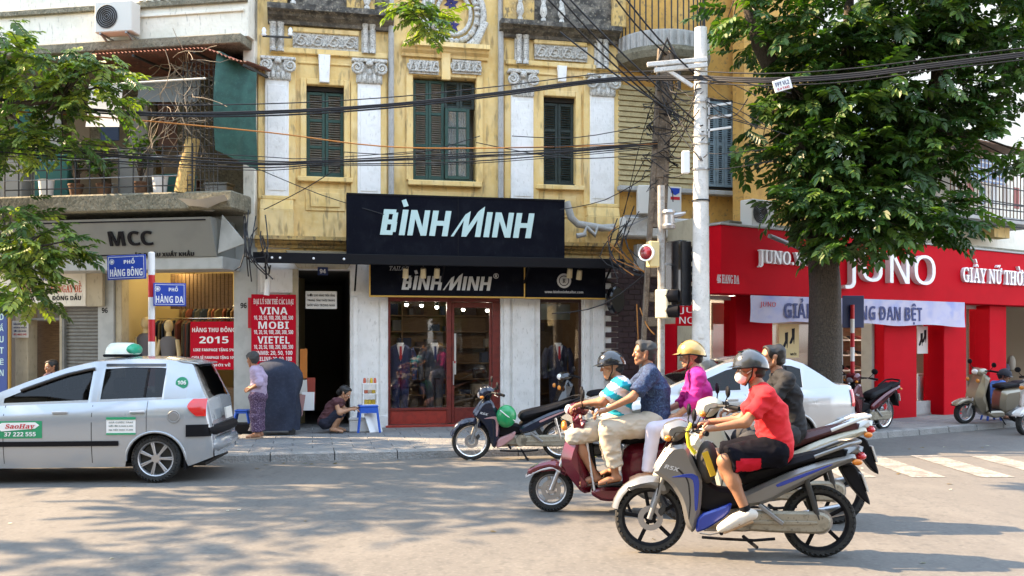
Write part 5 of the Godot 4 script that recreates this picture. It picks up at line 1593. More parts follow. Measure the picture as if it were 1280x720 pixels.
func corner_house() -> void:
	var F := FM
	var t := thing("ochre_corner_house", "ochre corner house with closed wooden slat shutters and a rounded balcony", "building", F)
	var xl: float = on(F, 773, 200).x + 0.02
	var xr: float = on(F, 1010, 200).x
	var yb: float = on(F, 830, 330).y
	part(t, "wall", N().wall(xl, yb, xr, 12.0, -0.4, 0.0, []), M.ochre)
	# slat shutter: individual boards
	var sl := rect(F, 774, 108, 868, 234, 0.12)
	var n := 19
	for k in n:
		var y0: float = lerp(sl[1], sl[3], k / float(n))
		var dy: float = (sl[3] - sl[1]) / n
		for half in 2:
			var xa: float = sl[0] if half == 0 else lerp(sl[0], sl[2], 0.52)
			var xb: float = lerp(sl[0], sl[2], 0.49) if half == 0 else sl[2]
			part(t, "slat", N().box(TR(V((xa + xb) / 2, y0 + dy / 2, 0.06), V(-14, 0, 0)), V(xb - xa, dy * 0.9, 0.02), 0.004), M.slat)
	part(t, "mullion", N().bx(V(lerp(sl[0], sl[2], 0.485), sl[1], 0.0), V(lerp(sl[0], sl[2], 0.525), sl[3], 0.11), 0.006), M.slat)
	part(t, "sill", N().bx(V(sl[0] - 0.02, sl[1] - 0.1, 0.0), V(sl[2] + 1.2, sl[1] - 0.01, 0.2), 0.012), M.concrete)
	# rounded balcony
	var c := on(F, 826, 40, 0.0)
	var bc := V(c.x, on(F, 826, 68, 0.9).y, 0.0)
	var R := 0.92
	var mb := N()
	mb.lathe(Transform3D(Basis().scaled(V(1, 1, 1)), bc), [U(0.3, -0.14), U(R * 0.8, -0.05), U(R, 0.0), U(R + 0.05, 0.12), U(R + 0.05, 0.2), U(0.1, 0.2)], 24, false, PI)
	part(t, "balcony_slab", mb, M.moss_and_shade)
	var bal := N()
	bal.lathe(T(bc), [U(R - 0.02, 0.2), U(R - 0.02, 0.52), U(R - 0.1, 0.52), U(R - 0.1, 0.2)], 24, false, PI)
	part(t, "balcony_parapet", bal, M.concrete)
	for k in 22:
		var a := PI * (k + 0.5) / 22
		var p := bc + V(cos(a) * (R - 0.06), 0.52, sin(a) * (R - 0.06))
		part(t, "baluster", N().cyl(p, p + V(0, 0.75, 0), 0.014, 0.014, 6), M.iron)
	for k in 20:
		var a := PI * (k + 0.5) / 20
		var p := bc + V(cos(a) * (R + 0.0), 0.2, sin(a) * (R + 0.0))
		part(t, "rib", N().bx(p + V(-0.03, 0, -0.03), p + V(0.03, 0.3, 0.03), 0.01), M.concrete)
	var tr := []
	for k in 24: tr.append(bc + V(cos(PI * k / 23) * (R - 0.06), 1.28, sin(PI * k / 23) * (R - 0.06)))
	part(t, "handrail", N().tube(tr, 0.025, 6), M.iron)
	# window with grey blue shutters
	var w := rect(F, 884, 128, 928, 234, 0.05)
	var wn := part(t, "window", N().bx(V(w[0] - 0.06, w[1] - 0.05, 0.0), V(w[2] + 0.06, w[3] + 0.06, 0.025)), M.dark)
	for k in 4:
		shutter(wn, (w[2] - w[0]) / 4 - 0.01, w[3] - w[1], M.blue_shutter, T(V(lerp(w[0], w[2], k / 4.0), w[1], 0.065)), 2)
	# ground floor: dark tiled wall
	var gx1: float = on(F, 880, 400).x
	part(t, "ground_floor_wall", N().wall(xl - 0.05, 0.0, gx1, yb - 0.002, -0.4, -0.002, []), M.mortar_and_shade)
	var tl := rect(F, 756, 332, 832, 540, 0.02)
	var bmesh := N().bx(V(-0.118, -0.048, -0.012), V(0.118, 0.048, 0.012), 0.004).mesh(M.dark_brick)
	var cnt := 0
	var yy: float = 0.16
	var row := 0
	while yy < on(F, 790, 332, 0.02).y:
		var xx: float = tl[0] + 0.14 + (0.12 if row % 2 == 1 else 0.0)
		while xx < tl[2]:
			if cnt < 298:
				piece(t, "brick", bmesh, T(V(xx, yy, 0.012 + rng.randf_range(-0.002, 0.002))))
				cnt += 1
			xx += 0.246
		yy += 0.106
		row += 1
	# things on the wall
	var ov := thing("oval_sign", "dark oval hanging sign beside the tailor's shopfront", "sign", F * Transform3D(Basis(Vector3.UP, 0.5), on(F, 769, 375, 0.35)))
	part(ov, "disc", N().lathe(Transform3D(Basis(Vector3.RIGHT, PI / 2).scaled(V(1, 1, 1)), Vector3.ZERO), [U(0.001, 0.05), U(0.24, 0.05), U(0.27, 0.03), U(0.27, -0.03), U(0.24, -0.05), U(0.001, -0.05)], 28), M.black_gloss)
	(ov.get_child(0) as Node3D).scale = V(0.8, 1.0, 1.5)
	part(ov, "face", N().lathe(Transform3D(Basis(Vector3.RIGHT, PI / 2), V(0, 0, 0.052)), [U(0.001, 0.006), U(0.15, 0.006), U(0.16, 0.0)], 24), M.sign_black)
	part(ov, "bracket", N().bar(V(0, 0.3, 0), V(0, 0.42, -0.35), 0.025, 0.025), M.iron)
	var bxw := thing("box_awning", "long blank white concrete box over the corner shop wall", "awning", F)
	var br := rect(F, 780, 272, 874, 297, 0.45)
	part(bxw, "box", slab(N(), br, 0.0, 0.45, 0.03), M.pole_white)
	var mc := thing("meter_cabinet", "white meter cabinet with blue shield sticker on the ochre wall", "cabinet", F)
	var mr := rect(F, 828, 233, 852, 271, 0.3)
	part(mc, "casing", slab(N(), mr, 0.0, 0.3, 0.012), M.offwhite)
	var sp := on(F, 844, 239, 0.301)
	part(mc, "sticker", N().prism(T(sp), P2([U(-0.10, 0.06), U(0.10, 0.06), U(0.09, -0.03), U(0.0, -0.08), U(-0.09, -0.03)]), 0.0, 0.004), M.blue_plate)
	part(mc, "sticker", N().bx(sp + V(-0.1, -0.17, 0), sp + V(0.1, -0.11, 0.004)), M.post_red)
	split_ac("white air conditioner end with slatted side beside the brown pole", F * Transform3D(Basis(Vector3.UP, 1.2), on(F, 806, 270, 0.4)), 0.6, 0.55)
	var jb := thing("junction_box", "small pale metal box clamped to the ochre wall under the awning end", "box", F)
	part(jb, "box", slab(N(), rect(F, 797, 305, 806, 338, 0.3), 0.1, 0.3, 0.01), M.concrete)

func shoe_shop() -> void:
	var F := FJ
	var t := thing("red_shoe_shop", "red fronted shoe shop with white raised letters on a wide fascia", "shop", F)
	var lz := 0.45
	var X := func(px: float, z: float) -> float: return on(F, px, 440, z).x
	var x0 := 0.0
	var x1 := 13.5
	var fy0: float = on(F, 883, 366, lz).y
	var fy1: float = on(F, 883, 279, lz).y
	part(t, "fascia", N().bx(V(x0 - 0.1, fy0, 0.0), V(x1, fy1, lz), 0.012), M.shop_red)
	part(t, "fascia_cap", N().bx(V(x0 - 0.12, fy1 + 0.002, -0.05), V(x1 + 0.02, fy1 + 0.04, lz + 0.03), 0.006), M.concrete)
	# red piers, grey piers
	for q in [[920, 966, 0.06, M.shop_red], [1105, 1146, 0.25, M.shop_red], [1180, 1208, 0.25, M.shop_red], [1237, 1258, 0.25, M.shop_red], [1090, 1104, 0.02, M.pale_panel], [884, 888, 0.02, M.steel_dull]]:
		part(t, "pier", N().bx(V(X.call(q[0], q[2]), 0.1, -0.25), V(X.call(q[1], q[2]), fy0 - 0.002, q[2]), 0.012), q[3])
	part(t, "pier", N().bx(V(x1 - 0.4, 0.1, -0.25), V(x1, fy0 - 0.002, 0.2)), M.shop_red)
	# glazing
	var gz := -0.1
	for q in [[888, 920], [966, 1058], [1146, 1180], [1208, 1237]]:
		var a: float = X.call(q[0], 0.0) + 0.01
		var b: float = X.call(q[1], 0.0) - 0.01
		var gl := N()
		gl.bx(V(a, 0.1, gz - 0.03), V(b, 0.42, gz + 0.03), 0.005)
		gl.bx(V(a, fy0 - 0.08, gz - 0.03), V(b, fy0 - 0.003, gz + 0.03), 0.005)
		gl.bx(V(a, 0.42, gz - 0.03), V(a + 0.04, fy0 - 0.08, gz + 0.03), 0.005)
		gl.bx(V(b - 0.04, 0.42, gz - 0.03), V(b, fy0 - 0.08, gz + 0.03), 0.005)
		var wn := part(t, "window", gl, M.concrete)
		part(wn, "glass", N().bx(V(a + 0.04, 0.42, gz - 0.004), V(b - 0.04, fy0 - 0.08, gz + 0.002)), M.glass)
	# room
	var rm := N()
	rm.bx(V(x0 + 0.62, 0.0, -2.3), V(x1, fy0 + 0.1, -2.2))
	rm.bx(V(x1 - 0.1, 0.0, -2.2), V(x1, fy0 + 0.1, -0.25))
	rm.bx(V(x0 + 0.62, fy0 + 0.1, -2.2), V(x1, fy0 + 0.2, 0.0))
	part(t, "shop_room", rm, mat(lin(0.42, 0.37, 0.30), 0.85))
	part(t, "shop_floor", N().bx(V(x0 + 0.6, 0.02, -2.2), V(x1, 0.15, -0.05)), mat(lin(0.3, 0.28, 0.25), 0.4))
	# display partitions just behind the glass
	for q in [[1212, 1236], [1160, 1180], [890, 918]]:
		part(t, "display_panel", N().bx(V(X.call(q[0], -0.7), 0.15, -0.72), V(X.call(q[1], -0.7), fy0 - 0.1, -0.68)), mat(lin(0.38, 0.34, 0.28), 0.8))
	for k in 2:
		var lp := thing("panel_lamp", ["lit square panel lamp on the shoe shop ceiling nearest the corner", "lit square panel lamp on the shoe shop ceiling at the far end"][k], "lamp", F * T(V(2.2 + k * 5.0, fy0 + 0.05, -1.2)))
		part(lp, "diffuser", N().bx(V(-0.3, 0, -0.3), V(0.3, 0.03, 0.3)), glow(Color(1.0, 0.96, 0.9), 3.0))
		part(lp, "rim", N().bx(V(-0.33, 0.031, -0.33), V(0.33, 0.048, 0.33)), M.white)
		var o := OmniLight3D.new()
		o.name = "light"
		o.position = V(0, -0.1, 0)
		o.light_energy = 0.6
		o.light_color = Color(1.0, 0.95, 0.88)
		o.light_size = 0.25
		o.omni_range = 9.0
		o.omni_attenuation = 2.0
		o.shadow_enabled = true
		lp.add_child(o)
	# shelves with shoes seen through the open door
	var sf := thing("shoe_shelves", "dark shelves of shoes seen through the open shop door", "shelf", F)
	var sa: float = X.call(1056, -1.5)
	var sb: float = X.call(1100, -1.5)
	var shoes := [mat(lin(0.2, 0.03, 0.03), 0.5), mat(lin(0.05, 0.03, 0.02), 0.5), mat(lin(0.3, 0.25, 0.2), 0.5), mat(lin(0.02, 0.02, 0.03), 0.5)]
	part(sf, "back_panel", N().bx(V(sa - 0.4, 0.15, -1.95), V(sb + 0.2, 2.5, -1.9)), M.wood)
	for k in 6:
		var y := 0.35 + k * 0.35
		var s := part(sf, "shelf", N().bx(V(sa - 0.4, y, -1.9), V(sb + 0.2, y + 0.03, -1.55)), M.offwhite)
		for j in 7:
			var x: float = lerp(sa - 0.3, sb + 0.1, j / 6.0)
			part(s, "shoe", N().tube([V(x, y + 0.09, -1.85), V(x, y + 0.075, -1.76), V(x, y + 0.055, -1.66), V(x, y + 0.045, -1.6)], [0.035, 0.04, 0.03, 0.012], 7), shoes[(j + k) % 4])
	# raised writing
	var J := func(px: float, py: float) -> Transform3D: return T(on(F, px, py, lz) + V(0, 0, 0.001))
	text(t, "lettering", "46 HANG DA", J.call(910, 349), 0.56, 0.15, M.letter_grey, 0.006, "Droid Serif")
	text(t, "lettering", "JUNO.VN", J.call(979, 325.5), 1.42, 0.32, M.white_gloss, 0.07, "Droid Serif")
	text(t, "lettering", "JUNO", J.call(1109, 340), 3.0, 0.78, M.white_gloss, 0.12, "Droid Sans", false)
	text(t, "lettering", "GIẦY NỮ THỜI TRANG", J.call(1262, 345), 4.0, 0.42, M.white_gloss, 0.07, "Droid Serif")
	# return wall toward the corner house
	var p0 := V(2.85, 0, -19.3)
	var p1 := V(3.46, 0, -17.32)
	var u := (p1 - p0).normalized()
	var R := Transform3D(Basis(u, Vector3.UP, u.cross(Vector3.UP)), p0)
	var L := p0.distance_to(p1)
	var rw := thing("shop_return_wall", "short side wall of the shoe shop beside the pale lamp pole", "wall", R)
	part(rw, "wall", N().bx(V(0, 0.1, -0.15), V(L - 0.05, 4.0, 0.0)), M.beige)
	var ra := on(R, 829, 430, 0.03)
	var rb := on(R, 845, 430, 0.03)
	part(rw, "red_pier", N().bx(V(ra.x, 0.1, 0.0), V(rb.x, on(R, 837, 405, 0.0).y, 0.04), 0.006), M.shop_red)
	var js := thing("square_sign", "square red sign with white letters in two rows behind the lamp pole", "sign", Transform3D(Basis(Vector3.UP, 0.15), at(860, 394, 17.0)))
	part(js, "board", N().bx(V(-0.22, -0.19, -0.05), V(0.22, 0.19, 0.0), 0.008), M.shop_red)
	text(js, "lettering", "JU", T(V(-0.02, 0.08, 0)), 0.26, 0.12, M.white, 0.006, "Droid Sans", false)
	text(js, "lettering", "NO", T(V(-0.02, -0.09, 0)), 0.28, 0.12, M.white, 0.006, "Droid Sans", false)
	part(js, "bracket", N().bar(V(0.1, 0, -0.05), V(0.35, 0, -0.6), 0.03, 0.03), M.iron)
	# cloth banner
	var bn := thing("cloth_banner", "long pale blue cloth banner slung under the red fascia", "banner", F)
	var P := []
	for i in 9:
		var row := PackedVector3Array()
		for j in 60:
			var q := on(F, lerp(938.0, 1206.0, j / 59.0), 385, 0.5)
			var yt: float = lerp(on(F, 938, 369, 0.5).y, on(F, 1206, 378, 0.5).y, j / 59.0)
			var yb: float = lerp(on(F, 938, 402, 0.5).y, on(F, 1206, 408, 0.5).y, j / 59.0)
			row.append(V(q.x, lerp(yt, yb, i / 8.0) - 0.02 * sin(j * 0.35) * (i / 8.0), 0.5 + 0.011 * sin(j * 0.8 + i * 0.5) * (0.3 + i / 8.0)))
		P.append(row)
	part(bn, "cloth", N().grid(P, false, V(0, 0, 1)), surf(picture(512, lin(0.50, 0.47, 0.60), [[3, lin(0.20, 0.26, 0.58), 0.5, 0.75, 0.85], [5, lin(0.62, 0.55, 0.62), 0.5, 0.75, 0.7], [9, lin(0.34, 0.34, 0.6), 0.6, 0.8, 0.6]], 181), 2.7, 0.7))
	var ink := mat(lin(0.035, 0.045, 0.16), 0.7)
	text(bn, "lettering", "GIẢM GIÁ HÀNG ĐAN BỆT", T(on(F, 1072, 388, 0.516)), 4.3, 0.36, ink, 0.003, "Droid Sans", true)
	text(bn, "lettering", "JUNO", T(on(F, 960, 381, 0.516)), 0.42, 0.11, M.post_red, 0.006, "Droid Sans", false)
	# posters
	for q in [[974, 999, 405, 447, "yellow poster of tall black boots in the shoe shop window", lin(0.55, 0.44, 0.2)], [1147, 1160, 408, 442, "white poster of a dark sandal beside the red pier", lin(0.7, 0.68, 0.64)]]:
		var po := thing("poster", q[4], "poster", F)
		var r := rect(F, q[0], q[2], q[1], q[3], -0.06)
		part(po, "sheet", slab(N(), r, -0.075, -0.065), mat(q[5], 0.6))
		var pb := N()
		var cw: float = r[2] - r[0]
		var ch: float = r[3] - r[1]
		for k in 2:
			var bx: float = r[0] + cw * (0.3 + k * 0.34)
			var by: float = r[1] + ch * (0.28 + k * 0.12)
			pb.prism(T(V(bx, by, 0)), P2([U(-0.05, 0.0), U(0.0, 0.02), U(0.04, 0.10), U(0.055, 0.0), U(0.065, 0.0), U(0.08, 0.14), U(0.085, ch * 0.48), U(-0.005, ch * 0.46), U(0.0, 0.15), U(-0.07, 0.03)]), -0.065, -0.062)
		part(po, "boot_print", pb, M.black)
		if q[0] < 1100: text(po, "lettering", "MỚI", T(V(r[0] + cw * 0.72, r[1] + ch * 0.1, -0.064)), cw * 0.3, ch * 0.07, M.black, 0.003)
	var rk := thing("white_rack", "white wire display rack with paper behind the shop window", "rack", F)
	var rr := rect(F, 1148, 470, 1166, 511, -0.3)
	part(rk, "panel", slab(N(), [rr[0], rr[1], rr[2], rr[3]], -0.36, -0.34), M.letter_cyan)
	var rt := N()
	rt.tube([V(rr[0] - 0.03, 0.2, -0.3), V(rr[0] - 0.03, rr[3] + 0.05, -0.3), V(rr[2] + 0.03, rr[3] + 0.05, -0.3), V(rr[2] + 0.03, 0.2, -0.3)], 0.015, 6)
	part(rk, "frame", rt, M.white)
	# fluorescent arm on the fascia
	single("sign_tube", N().cyl(on(F, 962, 295, 1.1), on(F, 1002, 311, 0.9), 0.04), M.steel_dull, "grey tube lamp sticking out from the red fascia", "lamp", F)
	# ---- upper house behind the fascia ----
	var h := thing("upper_house", "old cream and ochre house above the red shoe shop", "building", F)
	var uz := -0.9
	part(h, "wall", N().wall(on(F, 930, 250, uz).x, fy1 - 0.3, 4.2, 12.0, uz - 0.3, uz, []), M.ochre)
	var w1 := [5.6, 6.0, 6.9, 8.0]
	part(h, "wall", N().wall(4.22, fy1 - 0.3, 9.3, 12.5, uz - 0.3, uz - 0.02, [w1]), M.cream)
	part(h, "shutter_window", N().bx(V(w1[0], w1[1], uz - 0.2), V(w1[2], w1[3], uz - 0.15)), M.blue_shutter)
	part(h, "wall", N().wall(9.32, fy1 - 0.3, 14.5, 12.5, uz - 0.3, uz - 0.01, []), M.cream)
	part(h, "flat_roof", N().bx(V(0.4, 12.0, -7.0), V(14.5, 12.4, uz - 0.31)), M.grime)
	part(h, "ledge", N().bx(V(0.5, fy1 + 0.06, uz), V(14.0, fy1 + 0.16, 0.1), 0.01), M.moss_and_shade)
	# yellow stub wall and the caged balcony at the far end
	part(h, "yellow_wall", slab(N(), rect(F, 1243, 281, 1262, 297, -0.3), -0.6, -0.3), M.yellow)
	var cb := thing("caged_balcony", "dark iron caged balcony under a corrugated roof at the far end of the red shop", "balcony", F)
	var r := rect(F, 1188, 205, 1290, 270, 0.2)
	part(cb, "floor", N().bx(V(r[0], r[1] - 0.12, uz), V(r[2] + 0.5, r[1], 0.25), 0.01), M.concrete)
	for k in 26:
		var x: float = lerp(r[0], r[2] + 0.4, k / 25.0)
		part(cb, "bar", N().cyl(V(x, r[1], 0.2), V(x, r[3] + 0.2, 0.2), 0.013, 0.013, 5), M.rust)
	for k in 5:
		var y: float = lerp(r[1], r[3] + 0.2, k / 4.0)
		part(cb, "rail", N().cyl(V(r[0], y, 0.215), V(r[2] + 0.4, y, 0.215), 0.014, 0.014, 5), M.iron)
	part(cb, "corrugated_roof", N().box(TR(V((r[0] + r[2]) / 2, r[3] + 0.55, -0.3), V(12, 0, 0)), V(r[2] - r[0] + 1.0, 0.03, 1.6)), M.rust)
	part(cb, "striped_screen", slab(N(), rect(F, 1213, 200, 1256, 228, 0.1), 0.08, 0.1), mat(lin(0.28, 0.38, 0.58), 0.6))
	for k in 4:
		var s := rect(F, 1213, 203 + k * 7, 1256, 205 + k * 7, 0.1)
		part(cb, "white_stripe", slab(N(), s, 0.101, 0.104), M.white)
	var wash := [lin(0.6, 0.55, 0.5), lin(0.5, 0.2, 0.18), lin(0.35, 0.4, 0.5), lin(0.7, 0.7, 0.68)]
	for k in 7:
		var x: float = lerp(r[0] + 0.5, r[2], k / 6.0)
		part(cb, "washing", N().bx(V(x, r[1] + 0.3, 0.0), V(x + 0.25, r[1] + rng.randf_range(0.7, 0.95), 0.03), 0.01), mat(wash[k % 4], 0.9))
	split_ac("dark grey air conditioner resting on top of the red fascia", F * T(V(on(F, 947, 262, 0.2).x, fy1 + 0.05, 0.2)), 0.62, 0.5)
	# dim stall at the far end
	var st := thing("market_stall", "dim stall with hanging bags past the last red pier", "stall", F)
	var ta := on(F, 1260, 450, 0.1)
	part(st, "back", N().bx(V(ta.x, 0.1, -0.9), V(ta.x + 1.6, fy0 - 0.01, -0.85)), M.mortar_and_shade)
	part(st, "sheet", N().grid([P3([V(ta.x, fy0 - 0.1, 0.5), V(ta.x + 0.5, fy0 - 0.25, 0.8), V(ta.x + 1.4, fy0 - 0.1, 0.5)]), P3([V(ta.x, fy0 - 0.5, 0.7), V(ta.x + 0.5, fy0 - 0.55, 0.9), V(ta.x + 1.4, fy0 - 0.4, 0.7)])], false, V(0, 1, 1)), mat(lin(0.25, 0.23, 0.19), 0.8))
	for k in 5:
		part(st, "bag", N().ball(V(ta.x + 0.25 + k * 0.25, 1.0 + 0.2 * (k % 3), -0.5), V(0.12, 0.2, 0.1), 8, 6), mat([lin(0.05, 0.05, 0.08), lin(0.3, 0.26, 0.2), lin(0.2, 0.05, 0.04)][k % 3], 0.8))

func across() -> void:
	# the row of houses behind the viewer: it closes the street and is what the shop windows mirror
	var tint := [M.cream, M.beige, M.yellow_old, M.whitewash, M.cream, M.ochre]
	var desc := ["cream row house on the viewer's side of the street, farthest left", "beige row house on the viewer's side of the street, second from left", "old yellow row house on the viewer's side of the street", "white row house directly behind the viewer", "cream row house on the viewer's side of the street, right of the viewer", "ochre row house on the viewer's side of the street, farthest right"]
	for k in 6:
		var x := -27.0 + k * 9.0
		var hh := 12.5 + (k * 37 % 3) * 1.4
		var t := thing("row_house", desc[k], "building", T(V(x, 0, 9.0)), "row houses behind the viewer")
		var holes := []
		for q in 6: holes.append([0.9 + (q % 3) * 2.7, 4.4 + 3.6 * (q / 3), 2.4 + (q % 3) * 2.7, 6.4 + 3.6 * (q / 3)])
		holes.append([0.6, 0.1, 8.3, 3.0])
		part(t, "wall", N().wall(0, 0, 8.9, hh, 0, 0.3, holes), tint[k])
		part(t, "room", N().bx(V(0.1, 0.0, 3.0), V(8.8, hh, 3.1)), M.plaster)
		part(t, "ceiling", N().bx(V(0.1, 3.2, 0.3), V(8.8, 3.3, 3.0)), M.plaster)
		part(t, "roof", N().bx(V(0, hh, -0.2), V(8.9, hh + 0.2, 6.0)), M.grime)
		part(t, "awning", N().box(TR(V(4.45, 3.2, -0.8), V(12, 0, 0)), V(8.4, 0.05, 1.8)), M.rust if k % 2 else M.green)
	var mb := N()
	mb.bx(V(-28, -0.01, 5.5), V(28, 0.12, 9.0))
	struct("near_pavement", mb, M.paving)

func striped_post(parent: Node3D, h: float, r: float, n: int, first_white: bool) -> void:
	for k in n:
		var y0 := h * k / n
		var top_k := n - 1 - k
		var white := (top_k % 2 == 0) == first_white
		part(parent, "band", N().cyl(V(0, y0, 0), V(0, y0 + h / n - 0.001, 0), r, r, 14), M.white if white else M.post_red)

func street_plate(parent: Node3D, name2: String, xf: Transform3D, w: float, h: float) -> void:
	var pl := part(parent, "plate", N().bx(V(-w / 2, -h / 2, -0.012), V(w / 2, h / 2, 0.012), 0.006), M.blue_plate, xf)
	var bd := N()
	var e := 0.022
	bd.bx(V(-w / 2 + e, h / 2 - e - 0.006, 0.012), V(w / 2 - e, h / 2 - e, 0.014))
	bd.bx(V(-w / 2 + e, -h / 2 + e, 0.012), V(w / 2 - e, -h / 2 + e + 0.006, 0.014))
	bd.bx(V(-w / 2 + e, -h / 2 + e + 0.007, 0.012), V(-w / 2 + e + 0.006, h / 2 - e - 0.007, 0.014))
	bd.bx(V(w / 2 - e - 0.006, -h / 2 + e + 0.007, 0.012), V(w / 2 - e, h / 2 - e - 0.007, 0.014))
	part(pl, "border", bd, M.white)
	text(pl, "lettering", "PHỐ", T(V(0.05, h * 0.24, 0.012)), w * 0.28, h * 0.2, M.white, 0.004)
	text(pl, "lettering", name2, T(V(0, -h * 0.17, 0.012)), w * 0.84, h * 0.38, M.white, 0.004)
	var em := N()
	for rr in [0.038, 0.022]: em.lathe(TR(V(-w * 0.37, h * 0.24, 0.013), V(90, 0, 0)), [U(rr, 0.002), U(rr - 0.007, 0.002)], 18)
	em.bx(V(-w * 0.37 - 0.01, h * 0.24 - 0.012, 0.012), V(-w * 0.37 + 0.01, h * 0.24 + 0.012, 0.015))
	part(pl, "emblem", em, M.white)

func plastic_stool(label: String, xf: Transform3D, w: float, h: float) -> void:
	var blue := mat(lin(0.02, 0.10, 0.50), 0.4)
	var t := thing("plastic_stool", label, "stool", xf, "blue plastic stools")
	part(t, "seat", N().bx(V(-w / 2, h - 0.035, -w / 2), V(w / 2, h, w / 2), 0.015), blue)
	for sx in [-1, 1]:
		for sz in [-1, 1]:
			part(t, "leg", N().bar(V(sx * (w / 2 + 0.02), 0, sz * (w / 2 + 0.02)), V(sx * (w / 2 - 0.03), h - 0.036, sz * (w / 2 - 0.03)), 0.045, 0.03, 0.008), blue)
	var rl := N()
	for s in [-1, 1]:
		rl.bx(V(-w / 2 + 0.02, h * 0.72, s * (w / 2 - 0.015) - 0.008), V(w / 2 - 0.02, h - 0.036, s * (w / 2 - 0.015) + 0.008))
	part(t, "apron", rl, blue)

func furniture() -> void:
	# --- street name post ---
	var base := at(189.5, 430, 13.75)
	var h := EYE + (430 - 316) / FOC * 13.75 - 0.12
	var t := thing("street_signpost", "red and white banded signpost carrying two blue street name plates behind the taxi", "signpost", T(V(base.x, 0.12, base.z)))
	striped_post(t, h, 0.047, 9, true)
	part(t, "cap", N().ball(V(0, h, 0), V(0.047, 0.015, 0.047), 12, 5), M.white)
	street_plate(t, "HÀNG BÔNG", TR(V(-0.345, h - 0.21, 0.03), V(0, -10, 0)) * TR(Vector3.ZERO, V(0, 0, 1.5)), 0.60, 0.35)
	street_plate(t, "HÀNG DA", TR(V(0.27, h - 0.60, 0.03), V(0, 18, 0)), 0.44, 0.33)
	# --- pale round lamp pole ---
	var pd := 15.5
	base = at(876, 430, pd)
	h = EYE + (430 - 35) / FOC * pd - 0.12
	t = thing("utility_pole", "tall pale round concrete utility pole with white crossarms", "pole", T(V(base.x, 0.12, base.z)))
	part(t, "shaft", N().tube([V(0, 0, 0), V(0, h * 0.5, 0), V(0, h, 0)], [0.155, 0.13, 0.10], 20), M.pole_white)
	var Q := func(px: float, py: float, dz: float) -> Vector3: return at(px, py, pd - dz) - V(base.x, 0.12, base.z)
	for q in [[809, 81, 872, 75], [818, 88, 872, 82]]:
		part(t, "crossarm", N().bar(Q.call(q[0], q[1], 0.16), Q.call(q[2] + 12, q[3] - 1, 0.16), 0.06, 0.07, 0.006), M.pole_white)
	part(t, "brace", N().bar(Q.call(832, 86, 0.14), Q.call(866, 108, 0.12), 0.05, 0.06, 0.005), M.pole_white)
	for y in [132, 147, 162]:
		part(t, "side_arm", N().bar(Q.call(884, y + 1, 0.1), Q.call(914, y - 3, 0.1), 0.03, 0.035, 0.004), M.white)
	part(t, "upright_rail", N().bar(Q.call(886, 122, 0.1), Q.call(886, 172, 0.1), 0.03, 0.03), M.steel)
	part(t, "control_box", N().box(Transform3D(Basis(), Q.call(857, 203, 0.12)), V(0.12, 0.36, 0.1), 0.012), M.white)
	for y in [170, 180, 212, 251, 128]:
		part(t, "band", N().lathe(T(V(0, EYE + (430 - y) / FOC * pd - 0.12, 0)), [U(0.138, -0.012), U(0.146, -0.012), U(0.146, 0.012), U(0.138, 0.012)], 18), M.steel if y != 251 else M.cable)
	for q in [[431, 0.18], [438, 0.12], [446, 0.2], [420, 0.09]]:
		var a: float = -0.25 + q[1]
		part(t, "sticker", N().box(Transform3D(Basis(Vector3.UP, a), V(sin(a) * 0.157, EYE + (430 - q[0]) / FOC * pd - 0.12, cos(a) * 0.157)), V(0.09, 0.07, 0.004)), M.offwhite)
	# --- old brown ladder pole ---
	pd = 16.3
	var a := at(812, 450, pd)
	var b := at(832, 60, pd)
	t = thing("ladder_pole", "leaning brown concrete ladder pole with oblong holes, wrapped in cables", "pole", T(V(a.x - 0.06, 0.12, a.z)))
	var lean := (b.x - a.x) / (b.y - a.y)
	var hh := b.y - 0.12
	for s in [-1, 1]:
		part(t, "rail", N().bar(V(s * 0.135, 0, 0), V(s * 0.095 + lean * hh, hh, 0), 0.08, 0.16, 0.01, Vector3.BACK), M.pole_brown)
	for k in 17:
		var y := 0.25 + k * 0.42
		if y < hh - 0.1:
			part(t, "rung", N().bar(V(lean * y - 0.1, y, 0), V(lean * y + 0.1, y, 0), 0.16, 0.13, 0.01, Vector3.BACK), M.pole_brown)
	part(t, "upper_web", N().bar(V(lean * hh * 0.55, hh * 0.55, 0), V(lean * hh * 0.99, hh * 0.99, 0), 0.16, 0.1, 0.0, Vector3.BACK), M.pole_brown)
	# ceramic and iron fittings with a nest of cable
	var nest := N()
	for k in 24:
		var y := hh * rng.randf_range(0.62, 0.97)
		var c := V(lean * y, y, 0)
		var pts := []
		var r := rng.randf_range(0.15, 0.36)
		var ph := rng.randf() * TAU
		for q in 9:
			var an := ph + q * rng.randf_range(0.3, 0.7)
			pts.append(c + V(cos(an) * r, rng.randf_range(-0.12, 0.12) + q * 0.03 - 0.1, sin(an) * r * 0.7 + 0.1))
		nest.tube(pts, 0.009, 5, false)
	part(t, "cable_nest", nest, M.cable)
	part(t, "head_iron", N().tube([V(lean * hh - 0.14, hh - 0.75, 0.12), V(lean * hh - 0.16, hh - 0.3, 0.12), V(lean * hh, hh + 0.12, 0.12), V(lean * hh + 0.2, hh - 0.3, 0.12), V(lean * hh + 0.2, hh - 0.75, 0.12)], 0.035, 7), M.iron)
	# --- traffic signal ---
	pd = 15.6
	base = at(826.5, 430, pd)
	t = thing("traffic_signal", "traffic signal pole with round red lamp, cream two-lens head and large black head", "traffic light", T(V(base.x, 0.12, base.z)))
	h = EYE + (430 - 232) / FOC * pd - 0.12
